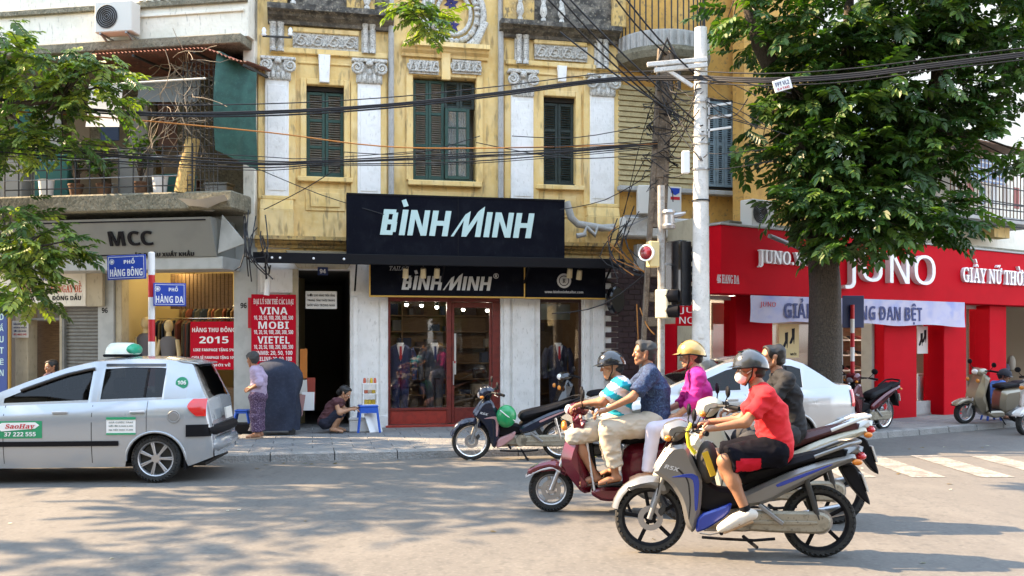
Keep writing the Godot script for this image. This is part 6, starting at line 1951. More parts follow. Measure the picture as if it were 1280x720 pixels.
	part(t, "pole", N().tube([V(0, 0, 0), V(0, h, 0)], 0.058, 14), surf(picture(256, lin(0.34, 0.34, 0.33), [[6, lin(0.22, 0.2, 0.18), 0.45, 0.7, 0.8], [20, lin(0.2, 0.1, 0.05), 0.64, 0.78, 0.8]], 191), 0.7, 0.6))
	var C := func(px: float, py: float, dz: float) -> Vector3: return at(px, py, pd - dz) - V(base.x, 0.12, base.z)
	var cream := mat(lin(0.62, 0.50, 0.24), 0.55)
	var hd := part(t, "pedestrian_head", N().box(Transform3D(Basis(Vector3.UP, -0.5), C.call(829, 380, 0.16)), V(0.2, 0.46, 0.22), 0.015), mat(lin(0.72, 0.64, 0.42), 0.5))
	for y in [370, 389]:
		var c: Vector3 = C.call(833, y, 0.2)
		var dirv := V(0.93, 0, 0.36)
		var vz := N()
		vz.lathe(Transform3D(Basis(Vector3.UP.cross(dirv).normalized(), dirv, -Vector3.UP), c), [U(0.1, 0.0), U(0.105, 0.2), U(0.098, 0.2), U(0.092, 0.0)], 16, false, TAU * 0.999)
		part(hd, "visor", vz, M.black)
	var rh := part(t, "red_head", N().box(Transform3D(Basis(Vector3.UP, 0.35), C.call(816, 318, 0.1)), V(0.17, 0.42, 0.16), 0.015), cream)
	var rc: Vector3 = C.call(808, 316, 0.2)
	var rdir := V(-0.55, 0, 0.83).normalized()
	part(rh, "rim", N().lathe(Transform3D(Basis(Vector3.UP.cross(rdir).normalized(), rdir, -Vector3.UP), rc), [U(0.12, -0.06), U(0.135, 0.0), U(0.135, 0.02), U(0.11, 0.02)], 22), M.white)
	var rl := N()
	rl.ball(rc, V(0.11, 0.11, 0.035), 18, 10, Basis(Vector3.UP.cross(rdir).normalized(), Vector3.UP, rdir))
	part(rh, "red_lens", rl, mat(lin(0.20, 0.006, 0.012), 0.15, 0.0, 0.6))
	var bh := part(t, "black_head", N().box(Transform3D(Basis(Vector3.UP, -0.9), C.call(848, 342, -0.1)), V(0.36, 1.06, 0.26), 0.02), M.black_gloss)
	for k in 3:
		part(bh, "hood", N().lathe(Transform3D(Basis(V(0.62, 0, 0.78), V(0.78, 0, -0.62), -Vector3.UP), C.call(857, 317 + k * 25, -0.15)), [U(0.13, 0.0), U(0.135, 0.22), U(0.128, 0.22)], 16), M.black_gloss)
	part(t, "bracket", N().bar(C.call(826, 330, 0.0), C.call(846, 330, -0.1), 0.04, 0.04).bar(C.call(826, 372, 0.0), C.call(846, 372, -0.1), 0.04, 0.04).bar(C.call(826, 318, 0), C.call(814, 318, 0.1), 0.04, 0.04), M.steel_dull)
	part(t, "terminal_box", N().lathe(T(C.call(836, 286, 0.1)), [U(0.001, 0.0), U(0.1, 0.0), U(0.11, 0.05), U(0.09, 0.08), U(0.09, 0.22), U(0.11, 0.26), U(0.1, 0.3), U(0.001, 0.3)], 8), M.steel)
	part(t, "terminal_arm", N().tube([C.call(838, 270, 0.1), C.call(850, 268, 0.1), C.call(857, 266, 0.1)], [0.05, 0.045, 0.02], 8), M.steel)
	# --- blue sign on a banded post near the tree ---
	pd = 17.0
	base = at(1065.5, 430, pd)
	h = EYE + (430 - 381) / FOC * pd - 0.12
	t = thing("road_sign", "square dark blue road sign on a thin red and white post beside the tree trunk", "road sign", T(V(base.x, 0.12, base.z)))
	striped_post(t, h, 0.036, 9, false)
	part(t, "plate", N().box(Transform3D(Basis(Vector3.UP, 0.1), V(0.03, h - 0.12, -0.05)), V(0.40, 0.57, 0.015), 0.005), M.blue_dark)
	# --- red phone card sign ---
	var F := FB
	var r := rect(F, 314, 368, 370, 472, 0.12)
	t = thing("phone_card_sign", "tall red board listing phone cards in white letters beside the dark doorway", "sign", F)
	part(t, "board", slab(N(), r, 0.06, 0.12, 0.006), M.banner_red)
	var txt := ["ĐẠI LÝ SIM THẺ CÁC LOẠI", "VINA", "10, 20, 50, 100, 200, 300, 500", "MOBI", "10, 20, 50, 100, 200, 300, 500", "VIETEL", "10, 20, 50, 100, 200, 300, 500", "VNMB: 20, 50, 100", "BEELINE: 20, 50, 100", "PHỤ KIỆN SIÊU RẺ", "CÁC LOẠI"]
	var ys := [376, 388.5, 397.5, 406.5, 415.5, 425, 434, 441.5, 449, 457, 465]
	var ws := [50, 35, 49, 38, 49, 40, 49, 47, 46, 44, 30]
	var hs := [0.12, 0.13, 0.085, 0.13, 0.085, 0.13, 0.085, 0.085, 0.085, 0.085, 0.085]
	for i in txt.size():
		var p := on(F, 342, ys[i], 0.121)
		var wide := on(F, 342 + ws[i] / 2.0, ys[i], 0.121).x - on(F, 342 - ws[i] / 2.0, ys[i], 0.121).x
		text(t, "lettering", txt[i], T(p), wide, hs[i], M.white, 0.004, "Droid Serif" if i == 0 else "Droid Sans")
	part(t, "side_board", slab(N(), rect(F, 310, 372, 314.5, 410, 0.05), -0.02, 0.05), M.post_red)
	var tl := thing("wall_lamp", "short white tube lamp hanging above the red phone card sign", "lamp", F)
	part(tl, "tube", N().cyl(on(F, 336, 343, 0.3), on(F, 333, 369, 0.3), 0.05), M.white)
	part(tl, "arm", N().bar(on(F, 336, 343, 0.3), on(F, 338, 332, 0.05), 0.025, 0.025), M.iron)
	# meter box clutter at the wall's top corner
	var pc := thing("meter_box", "pale electric meter box above the red phone card sign", "meter box", F)
	part(pc, "box", slab(N(), rect(F, 326, 336, 366, 366, 0.05), 0.0, 0.055, 0.01), M.whitewash)
	# --- covered cart ---
	var cb := ground_at(343, 543, 0.12)
	t = thing("covered_cart", "tall street cart wrapped in navy cloth beside the old woman", "cart", Transform3D(Basis(Vector3.UP, 0.2), cb))
	var P := []
	for i in 15:
		var v := i / 14.0
		var row := PackedVector3Array()
		for j in 28:
			var an := TAU * j / 28
			var ww := 0.40 if v < 0.75 else 0.40 * sqrt(max(0.0, 1.0 - pow((v - 0.75) / 0.25, 2.0)))
			var dd := 0.28 if v < 0.75 else 0.28 * sqrt(max(0.0, 1.0 - pow((v - 0.75) / 0.25, 2.0)))
			var fold := 1.0 + 0.07 * sin(an * 7.0 + v * 5.0 + 2.0 * sin(v * 6.0)) * (1.0 - v * 0.5) + 0.05 * sin(an * 3.0 + v * 11.0) + 0.03 * sin(an * 13.0 - v * 7.0)
			var q: float = pow(abs(cos(an)), 0.7) * sign(cos(an))
			var p2: float = pow(abs(sin(an)), 0.7) * sign(sin(an))
			row.append(V(q * ww * fold + 0.05 * v, 0.08 + 1.24 * v, p2 * dd * fold))
		P.append(row)
	part(t, "cloth", N().grid(P, true), surf(picture(256, lin(0.018, 0.026, 0.05), [[6, lin(0.03, 0.04, 0.07), 0.45, 0.7, 0.8], [60, lin(0.012, 0.016, 0.03), 0.5, 0.7, 0.7, 1.0, 3.0]], 193), 0.5, 0.9))
	for s in [-1, 1]:
		for s2 in [-1, 1]:
			part(t, "wheel", N().lathe(TR(V(s * 0.3, 0.06, s2 * 0.2), V(90, 0, 0)), [U(0.001, 0.02), U(0.06, 0.02), U(0.06, -0.02), U(0.001, -0.02)], 14), M.rubber)
	# --- goods of the squatting woman ---
	var sb := ground_at(460, 540, 0.12)
	plastic_stool("blue plastic stool carrying a small glass cabinet beside the squatting woman", Transform3D(Basis(Vector3.UP, 0.25), sb), 0.34, 0.48)
	t = thing("glass_cabinet", "little white framed glass cabinet of goods on the blue stool", "cabinet", Transform3D(Basis(Vector3.UP, 0.25), sb + V(0.03, 0.482, 0)))
	var gf := N()
	for sx in [-1, 1]:
		for sz in [-1, 1]:
			gf.bx(V(sx * 0.12 - 0.01, 0, sz * 0.1 - 0.01), V(sx * 0.12 + 0.01, 0.38, sz * 0.1 + 0.01))
	for y in [0.0, 0.19, 0.37]:
		gf.bx(V(-0.135, y, -0.115), V(0.135, y + 0.012, 0.115))
	part(t, "frame", gf, M.white)
	part(t, "glass", N().bx(V(-0.11, 0.012, 0.105), V(0.11, 0.37, 0.108)), M.glass)
	var gc := [mat(lin(0.6, 0.42, 0.03), 0.5), mat(lin(0.5, 0.1, 0.05), 0.5), mat(lin(0.5, 0.4, 0.3), 0.5)]
	for k in 6:
		part(t, "packet", N().bx(V(-0.1 + (k % 3) * 0.068, 0.013 + (k / 3) * 0.19, -0.06), V(-0.04 + (k % 3) * 0.068, 0.09 + (k / 3) * 0.17, 0.06), 0.004), gc[0] if k < 3 else gc[(k + 1) % 3])
	for k in 4:
		part(t, "jar", N().lathe(T(V(-0.09 + k * 0.06, 0.383, 0.02 * (k % 2))), [U(0.001, 0), U(0.026, 0), U(0.026, 0.06), U(0.02, 0.075), U(0.02, 0.09), U(0.001, 0.09)], 10), gc[(k + 1) % 3])
	var wb := ground_at(449, 540, 0.12)
	t = thing("foam_box", "white foam box on the pavement under the blue stool", "box", Transform3D(Basis(Vector3.UP, 0.1), wb + V(-0.02, 0, -0.12)))
	part(t, "tub", N().bx(V(-0.17, 0, -0.12), V(0.17, 0.2, 0.12), 0.012), M.white)
	part(t, "lid", N().bx(V(-0.18, 0.201, -0.13), V(0.18, 0.245, 0.13), 0.012), M.white)
	single("foam_board", N().bar(sb + V(0.16, 0.0, 0.1), sb + V(0.04, 0.33, -0.02), 0.28, 0.03, 0.008), M.white, "white foam board leaning against the blue stool's leg", "board")
	plastic_stool("small blue plastic stool at the foot of the pale pier by the clothes shop", Transform3D(Basis(Vector3.UP, 0.1), ground_at(303, 541, 0.12) + V(0, 0.17, 0)), 0.24, 0.24)
	single("black_crate", N().bx(V(-0.3, 0, -0.2), V(0.3, 0.17, 0.2), 0.01), M.black, "low black crate under the small blue stool", "crate", T(ground_at(301, 541, 0.12)))
	# things in the dark doorway
	t = thing("orange_panel", "narrow orange panel standing in the dark doorway", "panel", F)
	part(t, "panel", slab(N(), rect(F, 375, 436, 384, 473, -0.1), -0.14, -0.1), mat(lin(0.5, 0.16, 0.02), 0.6))
	t = thing("newspapers", "sheets of newspaper and a red bag hung in the dark doorway", "newspaper", F)
	for q in [[374, 384, 475, 492, -0.06, M.offwhite], [377, 393, 490, 513, 0.0, M.white], [373, 380, 493, 520, 0.02, mat(lin(0.4, 0.22, 0.2), 0.8)], [383, 394, 472, 505, -0.12, mat(lin(0.3, 0.05, 0.03), 0.8)]]:
		var rr := rect(F, q[0], q[2], q[1], q[3], q[4])
		part(t, "sheet", N().box(TR(V((rr[0] + rr[2]) / 2, (rr[1] + rr[3]) / 2, q[4]), V(4, 10, rng.randf_range(-8, 8))), V(rr[2] - rr[0], rr[3] - rr[1], 0.01)), q[5])
	# grey pipes by the big black sign
	var gp := thing("wall_pipes", "bent grey pipes on the wall at the end of the black billboard", "pipe", F)
	part(gp, "pipe", N().tube([on(F, 708, 252, 0.35), on(F, 714, 272, 0.35), on(F, 722, 280, 0.35), on(F, 752, 285, 0.35), on(F, 768, 284, 0.3)], 0.07, 10), M.concrete)
	part(gp, "pipe", N().tube([on(F, 721, 295, 0.4), on(F, 731, 293, 0.4), on(F, 733, 284, 0.38), on(F, 744, 294, 0.4), on(F, 747, 284, 0.4), on(F, 766, 287, 0.4)], 0.05, 8), M.concrete)
	# small placard on the overhead cables
	var pp := at(978, 106, 13.9)
	t = thing("hanging_placard", "small white placard with red print hung on the overhead cables", "placard", Transform3D(Basis(V(0, 0, 1), 0.28), pp))
	part(t, "board", N().bx(V(-0.13, -0.085, -0.01), V(0.13, 0.085, 0.01), 0.004), M.white)
	text(t, "lettering", "FPT VL2", T(V(0, 0.02, 0.01)), 0.2, 0.06, M.blue_dark, 0.003)
	text(t, "lettering", "0.4 TAXI", T(V(0, -0.05, 0.01)), 0.18, 0.035, M.post_red, 0.003)

const ORD := ["first", "second", "third", "fourth", "fifth", "sixth", "seventh"]
func cable(pts: Array, r: float, m: Material, label: String, grp: String) -> void:
	# pts: [px, py, distance]; smoothed
	var P := []
	for q in pts: P.append(at(q[0], q[1], q[2]))
	var C := Curve3D.new()
	for i in P.size():
		var tn := Vector3.ZERO
		if i > 0 and i < P.size() - 1: tn = (P[i + 1] - P[i - 1]) / 6.0
		C.add_point(P[i], -tn, tn)
	var out := []
	var L := C.get_baked_length()
	var n: int = clamp(int(L / 0.35), 6, 60)
	for i in n + 1: out.append(C.sample_baked(L * i / n, true))
	single("overhead_cable", N().tube(out, r, 6, false), m, label, "cable", Transform3D(), grp)

func wires() -> void:
	var hi := "black cable of the bundle strung across the upper windows"
	var lo := "black cable of the bundle crossing low over the upper windows"
	var di := "black cable dropping diagonally to the ladder pole"
	var rt := "black cable of the bundle running through the big tree"
	for k in 6:
		var o: float = [-11.0, -1.6, -0.5, 0.5, 1.6, 4.0][k]
		var w := rng.randf_range(-1.5, 1.5)
		cable([[-60, 118 + o * 2 + w, 13.2], [150, 140 + o + w, 14.2], [320, 141 + o, 15.0], [480, 132 + o * 0.9, 15.3], [620, 117 + o * 0.8, 15.6], [760, 99 + o * 0.7, 15.9], [874, 97 + o * 0.8, 15.3]], 0.009 + 0.005 * (k % 2), M.cable, hi + ", %s from the top" % ORD[k], "cables of the upper bundle")
	for k in 7:
		var o: float = [-8.0, -2.2, -1.0, 0.0, 1.0, 2.4, 6.5][k]
		var w := rng.randf_range(-1, 1)
		cable([[874, 97 + o, 15.3], [960, 101 + o + w, 14.6], [1060, 95 + o * 1.1, 14.2], [1160, 83 + o + w, 13.8], [1330, 62 + o, 13.2]], 0.010 + 0.005 * (k % 2), M.cable, rt + ", %s from the top" % ORD[k], "cables running through the tree")
	for k in 7:
		var o: float = [-10.0, -4.0, -1.6, 0.0, 1.4, 5.0, 9.0][k]
		var w := rng.randf_range(-2, 2)
		cable([[-60, 176 + o * 1.6, 13.0], [130, 194 + o + w, 14.0], [330, 205 + o * 0.9, 14.9], [400, 203 + o * 0.5, 15.2], [560, 197 + o * 0.9 + w, 15.6], [700, 190 + o * 0.7, 15.9], [822, 180 + o * 0.5, 16.2]], 0.007 + 0.004 * (k % 2), M.cable, lo + ", %s from the top" % ORD[k], "cables of the lower bundle")
	cable([[-60, 135, 13.2], [120, 146, 14.2], [330, 165, 15.0], [520, 185, 15.5], [822, 180, 16.2]], 0.011, M.cable_orange, "thin orange cable sagging along the lower bundle", "")
	for q in [[648, -40, 14.0, 836, 142, 16.2], [668, -40, 14.0, 836, 138, 16.2], [676, -40, 14.5, 870, 152, 15.5], [700, 40, 15.5, 872, 158, 15.5], [776, -10, 14.5, 868, 92, 15.4], [756, -20, 14.5, 835, 70, 16.3]]:
		cable([[q[0], q[1], q[2]], [(q[0] + q[3]) / 2, (q[1] + q[4]) / 2 + 6, (q[2] + q[5]) / 2], [q[3], q[4], q[5]]], 0.014, M.cable, di, "diagonal cables")
	# thin odd wires over the facade
	for q in [[320, 210, 17.0, 480, 268, 17.0, 4], [430, 190, 17.0, 600, 170, 16.5, 12], [595, 178, 16.4, 835, 190, 16.3, 14], [330, 262, 17.2, 430, 205, 16.6, 3], [700, 262, 17.6, 812, 218, 16.3, 10], [770, 300, 17.5, 812, 190, 16.3, -16], [780, 268, 17.6, 822, 110, 16.3, -14], [640, 170, 17.0, 800, 158, 16.4, 8]]:
		cable([[q[0], q[1], q[2]], [(q[0] + q[3]) / 2.0, (q[1] + q[4]) / 2.0 + q[6], (q[2] + q[5]) / 2], [q[3], q[4], q[5]]], 0.008, M.cable, "thin loose wire drooping across the facade", "thin loose wires")
	# the tangle between the two poles
	for k in 16:
		var y0 := rng.randf_range(80, 225)
		var y1 := rng.randf_range(90, 215)
		cable([[rng.randf_range(826, 836), y0, 16.2], [rng.randf_range(838, 862), (y0 + y1) / 2 + rng.randf_range(-8, 26), 15.7], [rng.randf_range(868, 884), y1, 15.35]], rng.randf_range(0.006, 0.010), M.cable, "cable in the tangle between the two poles", "cables tangled between the poles")
	for k in 10:
		var y0 := rng.randf_range(95, 215)
		cable([[884, y0, 15.4], [rng.randf_range(895, 915), y0 + rng.randf_range(-12, 25), 15.2], [rng.randf_range(930, 990), y0 + rng.randf_range(-10, 40), 15.0]], rng.randf_range(0.006, 0.010), M.cable, "cable leaving the pale pole toward the tree", "cables leaving the pale pole")
	# loops hanging at the shopfront's end
	for k in 14:
		var x := rng.randf_range(762, 800)
		cable([[x, rng.randf_range(255, 300), 17.6], [x - rng.randf_range(4, 22), rng.randf_range(300, 330), 17.5], [rng.randf_range(765, 812), rng.randf_range(320, 350), 17.3]], 0.01, M.cable if k % 5 else M.cable_orange, "loose cable hanging at the end of the awning", "loose cables at the awning's end")
	for q in [[690, 392, 17.4, 815, 335, 16.4, 18], [796, 380, 16.5, 798, 430, 16.5, 0], [800, 385, 16.4, 818, 418, 15.9, 6]]:
		cable([[q[0], q[1], q[2]], [(q[0] + q[3]) / 2.0, (q[1] + q[4]) / 2.0 + q[6], (q[2] + q[5]) / 2], [q[3], q[4], q[5]]], 0.011, M.cable_orange if q[0] > 790 else M.cable, "low wire looping to the ladder pole", "low wires at the ladder pole")
	for k in 12:
		var x := rng.randf_range(300, 335)
		cable([[x, rng.randf_range(262, 300), 16.9], [x + rng.randf_range(-20, 14), rng.randf_range(300, 330), 16.4], [rng.randf_range(292, 345), rng.randf_range(318, 352), 16.6]], 0.011, M.cable, "loose cable tangled above the pale pier", "loose cables above the pier")
	for q in [[1130, 235], [1140, 246], [1150, 255], [1160, 228]]:
		cable([[q[0], q[1], 18.0], [1230, q[1] + 24, 18.8], [1330, q[1] + 34, 19.6]], 0.012, M.cable, "cable passing in front of the caged balcony", "cables at the caged balcony")

func interp(tab: Array, x: float) -> float:
	if x <= tab[0][0]: return tab[0][1]
	for i in tab.size() - 1:
		if x <= tab[i + 1][0]:
			var u: float = (x - tab[i][0]) / max(tab[i + 1][0] - tab[i][0], 1e-6)
			return lerp(tab[i][1], tab[i + 1][1], u)
	return tab[-1][1]

func spin_at(p: Vector3) -> Transform3D: return Transform3D(Basis(Vector3.RIGHT, PI / 2), p)

# a wheel in the xy plane, centre p; kind: "cast", "wire", "car"
func wheel(parent: Node3D, p: Vector3, r: float, w: float, kind: String, rim: Material, turn := 0.0) -> void:
	var h := w / 2
	var tr := r * (0.72 if kind == "car" else (0.80 if r > 0.25 else 0.68))
	var xf := Transform3D(Basis(Vector3.UP, turn), p)
	var ty := N().lathe(Transform3D(Basis(Vector3.RIGHT, PI / 2), Vector3.ZERO), [U(tr, -h * 0.8), U(tr + (r - tr) * 0.4, -h), U(r * 0.965, -h * 0.85), U(r, -h * 0.45), U(r, h * 0.45), U(r * 0.965, h * 0.85), U(tr + (r - tr) * 0.4, h), U(tr, h * 0.8)], 40, true)
	var o := part(parent, "wheel", ty, M.rubber, xf)
	var rm := N().lathe(Transform3D(Basis(Vector3.RIGHT, PI / 2), Vector3.ZERO), [U(tr + 0.004, -h * 0.8), U(tr - 0.018, -h * 0.7), U(tr - 0.022, 0), U(tr - 0.018, h * 0.7), U(tr + 0.004, h * 0.8)], 36, true)
	if kind == "car":
		for k in 7:
			for d in [-0.09, 0.09]:
				var a: float = TAU * k / 7 + d
				rm.bar(V(cos(a) * 0.05, sin(a) * 0.05, h * 0.55), V(cos(a - d * 0.3) * (tr - 0.012), sin(a - d * 0.3) * (tr - 0.012), h * 0.62), 0.018, 0.022, 0.004, Vector3.BACK)
		rm.cyl(V(0, 0, h * 0.4), V(0, 0, h * 0.68), 0.06, 0.05, 16)
		part(o, "brake_disc", N().cyl(V(0, 0, -h * 0.3), V(0, 0, h * 0.1), tr - 0.03, tr - 0.03, 24), M.iron)
	elif kind == "cast":
		for k in 5:
			var a := TAU * k / 5 + 0.5
			rm.bar(V(cos(a) * 0.03, sin(a) * 0.03, 0), V(cos(a) * (tr - 0.015), sin(a) * (tr - 0.015), 0), 0.03, 0.022, 0.005, Vector3.BACK)
		rm.cyl(V(0, 0, -h * 0.7), V(0, 0, h * 0.7), 0.045, 0.045, 16)
	else:
		for k in 24:
			var a := TAU * k / 24
			var b := a + (0.35 if k % 2 == 0 else -0.35)
			rm.cyl(V(cos(b) * 0.035, sin(b) * 0.035, h * 0.5 * (1 if k % 4 < 2 else -1)), V(cos(a) * (tr - 0.015), sin(a) * (tr - 0.015), 0), 0.0025, 0.0025, 4)
		rm.cyl(V(0, 0, -h * 0.8), V(0, 0, h * 0.8), 0.05, 0.05, 16)
	part(o, "rim", rm, rim)
	if kind != "car":
		var ds := N().lathe(Transform3D(Basis(Vector3.RIGHT, PI / 2), V(0, 0, h * 0.9)), [U(0.055, 0.002), U(0.10, 0.002), U(0.10, -0.002), U(0.055, -0.002)], 24)
		part(o, "brake_disc", ds, M.steel)

# ---- cars: faces -x, rear axle at the origin, +z is the side the camera sees ----
func car(called: String, label: String, xf: Transform3D, C: Dictionary) -> Node3D:
	var t := thing(called, label, "car", xf)
	var top: Array = C.top
	var wheels: Array = [0.0, -C.base]
	var r: float = C.r
	var ra := r + 0.05
	var sta := []
	var x: float = top[0][0]
	while x < top[-1][0]:
		sta.append(x)
		x += 0.05
	sta.append(top[-1][0])
	for ax in wheels:
		for k in 25: sta.append(ax + ra * 0.9999 * cos(PI * k / 24))
	for w in C.windows:
		sta.append(w[0]); sta.append(w[0] - 0.001); sta.append(w[1]); sta.append(w[1] + 0.001)
	for g in C.glass: sta.append(g[0]); sta.append(g[1])
	sta.sort()
	var belt := func(X: float) -> float: return min(interp(C.belt, X), interp(top, X) - 0.01)
	var Wd := func(X: float) -> float: return interp(C.wide, X)
	var bot := func(X: float) -> float:
		var b: float = interp(C.sill, X)
		for ax in wheels:
			if abs(X - ax) < ra: b = max(b, r + sqrt(ra * ra - (X - ax) * (X - ax)) - 0.02)
		return min(b, belt.call(X) - 0.01)
	var side := func(X: float, y: float) -> Vector3:
		var yb: float = belt.call(X)
		var yt: float = interp(top, X)
		var wb: float = Wd.call(X)
		var z: float
		var sl := 0.0
		if y <= yb:
			var u: float = clamp((y - 0.2) / max(yb - 0.2, 0.1), 0.0, 1.0)
			z = wb * (0.955 + 0.045 * sin(PI * (0.1 + 0.75 * u))) - 0.03 * pow(1.0 - u, 3.0) - 0.06 * pow(max(0.0, (u - 0.72) / 0.28), 2.0)
			if abs(y - C.crease) < 0.03: z += 0.006 * (1.0 - abs(y - C.crease) / 0.03)
		else:
			var u: float = (y - yb) / max(C.roof - yb, 0.1)
			z = wb * (0.955 + 0.045 * sin(PI * 0.85)) - 0.06 - 0.16 * u - 0.05 * u * u
			sl = C.slant * (y - yb)
		return V(X + sl, y, z)
	var paint: Material = C.paint
	var body := N()
	var glass := N()
	for sg in [1.0, -1.0]:
		var S := V(1, 1, sg)
		var lowr := []
		for X in sta:
			var row := PackedVector3Array()
			var b0: float = bot.call(X)
			var b1: float = belt.call(X)
			for k in 17: row.append(side.call(X, lerp(b0, b1, k / 16.0)) * S)
			lowr.append(row)
		body.grid(lowr, false, V(0, 0, sg))
		var seg_up := []
		for X in sta:
			var yb: float = belt.call(X)
			var yt: float = interp(top, X)
			var w0 := yb
			var w1 := yb
			for w in C.windows:
				if X >= w[0] - 0.0001 and X <= w[1] + 0.0001:
					w0 = yb + 0.03
					w1 = max(w0, yt - 0.10)
			seg_up.append([X, yb, w0, w1, yt])
		for part_i in [0, 1, 2]:
			var rows := []
			for q in seg_up:
				var row := PackedVector3Array()
				var a: float = q[1 + part_i]
				var b: float = q[2 + part_i]
				for k in 5:
					var p: Vector3 = side.call(q[0], lerp(a, b, k / 4.0))
					if part_i == 1: p.z -= 0.012
					row.append(p * S)
				rows.append(row)
			if part_i == 1:
				# only where a window is open
				var run := []
				for i in seg_up.size():
					if seg_up[i][3] - seg_up[i][2] > 0.004: run.append(rows[i])
					else:
						if run.size() > 1: glass.grid(run, false, V(0, 0, sg))
						run = []
				if run.size() > 1: glass.grid(run, false, V(0, 0, sg))
			else:
				body.grid(rows, false, V(0, 0.3, sg))
	# top: bonnet, screens, roof, boot
	var run_g := []
	var prev := -1
	var caps := []
	for X in sta:
		var yt: float = interp(top, X)
		var e: Vector3 = side.call(X, yt)
		var is_g := 0
		for g in C.glass:
			if X >= g[0] - 0.0001 and X <= g[1] + 0.0001: is_g = 1
		var row := PackedVector3Array()
		for k in 13:
			var u := k / 6.0 - 1.0
			row.append(V(e.x, e.y + 0.035 * (1.0 - u * u) * (1.0 if X > top[0][0] + 0.1 and X < top[-1][0] - 0.02 else 0.0), e.z * u))
		caps.append([row, is_g])
	for i in caps.size() - 1:
		var g: bool = caps[i][1] == 1 and caps[i + 1][1] == 1
		var A: PackedVector3Array = caps[i][0]
		var B: PackedVector3Array = caps[i + 1][0]
		for k in 12:
			var mid := k > 0 and k < 11
			var tgt: MB = glass if g and mid else body
			var nn := (B[k] - A[k]).cross(A[k + 1] - A[k]).normalized()
			if nn.length() < 0.5: continue
			if nn.y < 0: nn = -nn
			if abs(nn.y) < 0.05 and nn.x < 0.0 and sta[i] > 0: nn = -nn
			tgt.quad(A[k], B[k], B[k + 1], A[k + 1], nn)
	part(t, "body", body, paint)
	part(t, "window_glass", glass, C.tint)
	# ends, underside, arches
	var en := N()
	for q in [[top[0][0], -1.0], [top[-1][0], 1.0]]:
		var rowa := PackedVector3Array(); var rowb := PackedVector3Array()
		var b0: float = bot.call(q[0])
		var b1: float = interp(top, q[0])
		for k in 9:
			var u := k / 4.0 - 1.0
			var z: float = side.call(q[0], b1).z
			rowa.append(V(q[0] + 0.05 * q[1] * (1 - u * u), b0, z * u)); rowb.append(V(q[0] + 0.05 * q[1] * (1 - u * u), b1, z * u))
		en.grid([rowa, rowb], false, V(q[1], 0, 0))
	part(t, "end_panels", en, paint)
	var un := N()
	un.bx(V(top[0][0] + 0.1, 0.19, -0.66), V(top[-1][0] - 0.1, 0.23, 0.66))
	un.bx(V(-C.base - 0.3, 0.25, -0.5), V(0.3, 0.75, 0.5))
	for ax in wheels:
		for sg in [-1.0, 1.0]:
			var A := []
			for k in 13:
				var an := PI * k / 12
				A.append(P3([V(ax + cos(an) * ra, r + sin(an) * ra - 0.02, sg * 0.5), V(ax + cos(an) * ra, r + sin(an) * ra - 0.02, sg * 0.775)]))
			un.grid(A, false, V(0, -1, 0))
	part(t, "underbody", un, M.dark)
	for ax in wheels:
		var lip := []
		for k in 17:
			var an := PI * k / 16
			var sp: Vector3 = side.call(ax + cos(an) * (ra + 0.006), r + sin(an) * (ra + 0.006) - 0.02)
			lip.append(sp + V(0, 0, 0.0))
		part(t, "arch_lip", N().tube(lip, 0.017, 6), paint)
	for ax in wheels:
		for sg in [-1.0, 1.0]:
			wheel(t, V(ax, r, sg * 0.715), r, 0.175, "car", M.alloy, 0.0 if sg > 0 else PI)
	# seats seen through the glass
	for sx in C.seats:
		part(t, "seat", N().bx(V(sx, 0.45, -0.6), V(sx + 0.14, 1.08, 0.6), 0.05).bx(V(sx - 0.05, 1.06, 0.2), V(sx + 0.08, 1.26, 0.48), 0.04).bx(V(sx - 0.05, 1.06, -0.48), V(sx + 0.08, 1.26, -0.2), 0.04), M.dark)
	C.side = side
	return t

func decal(parent: Node3D, called: String, C: Dictionary, x0: float, x1: float, y0: float, y1: float, m: Material, out := 0.004) -> MeshInstance3D:
	var rows := []
	for i in 7:
		var row := PackedVector3Array()
		for k in 7:
			var p: Vector3 = C.side.call(lerp(x0, x1, i / 6.0), lerp(y0, y1, k / 6.0))
			row.append(p + V(0, 0, out))
		rows.append(row)
	return part(parent, called, N().grid(rows, false, V(0, 0, 1)), m)

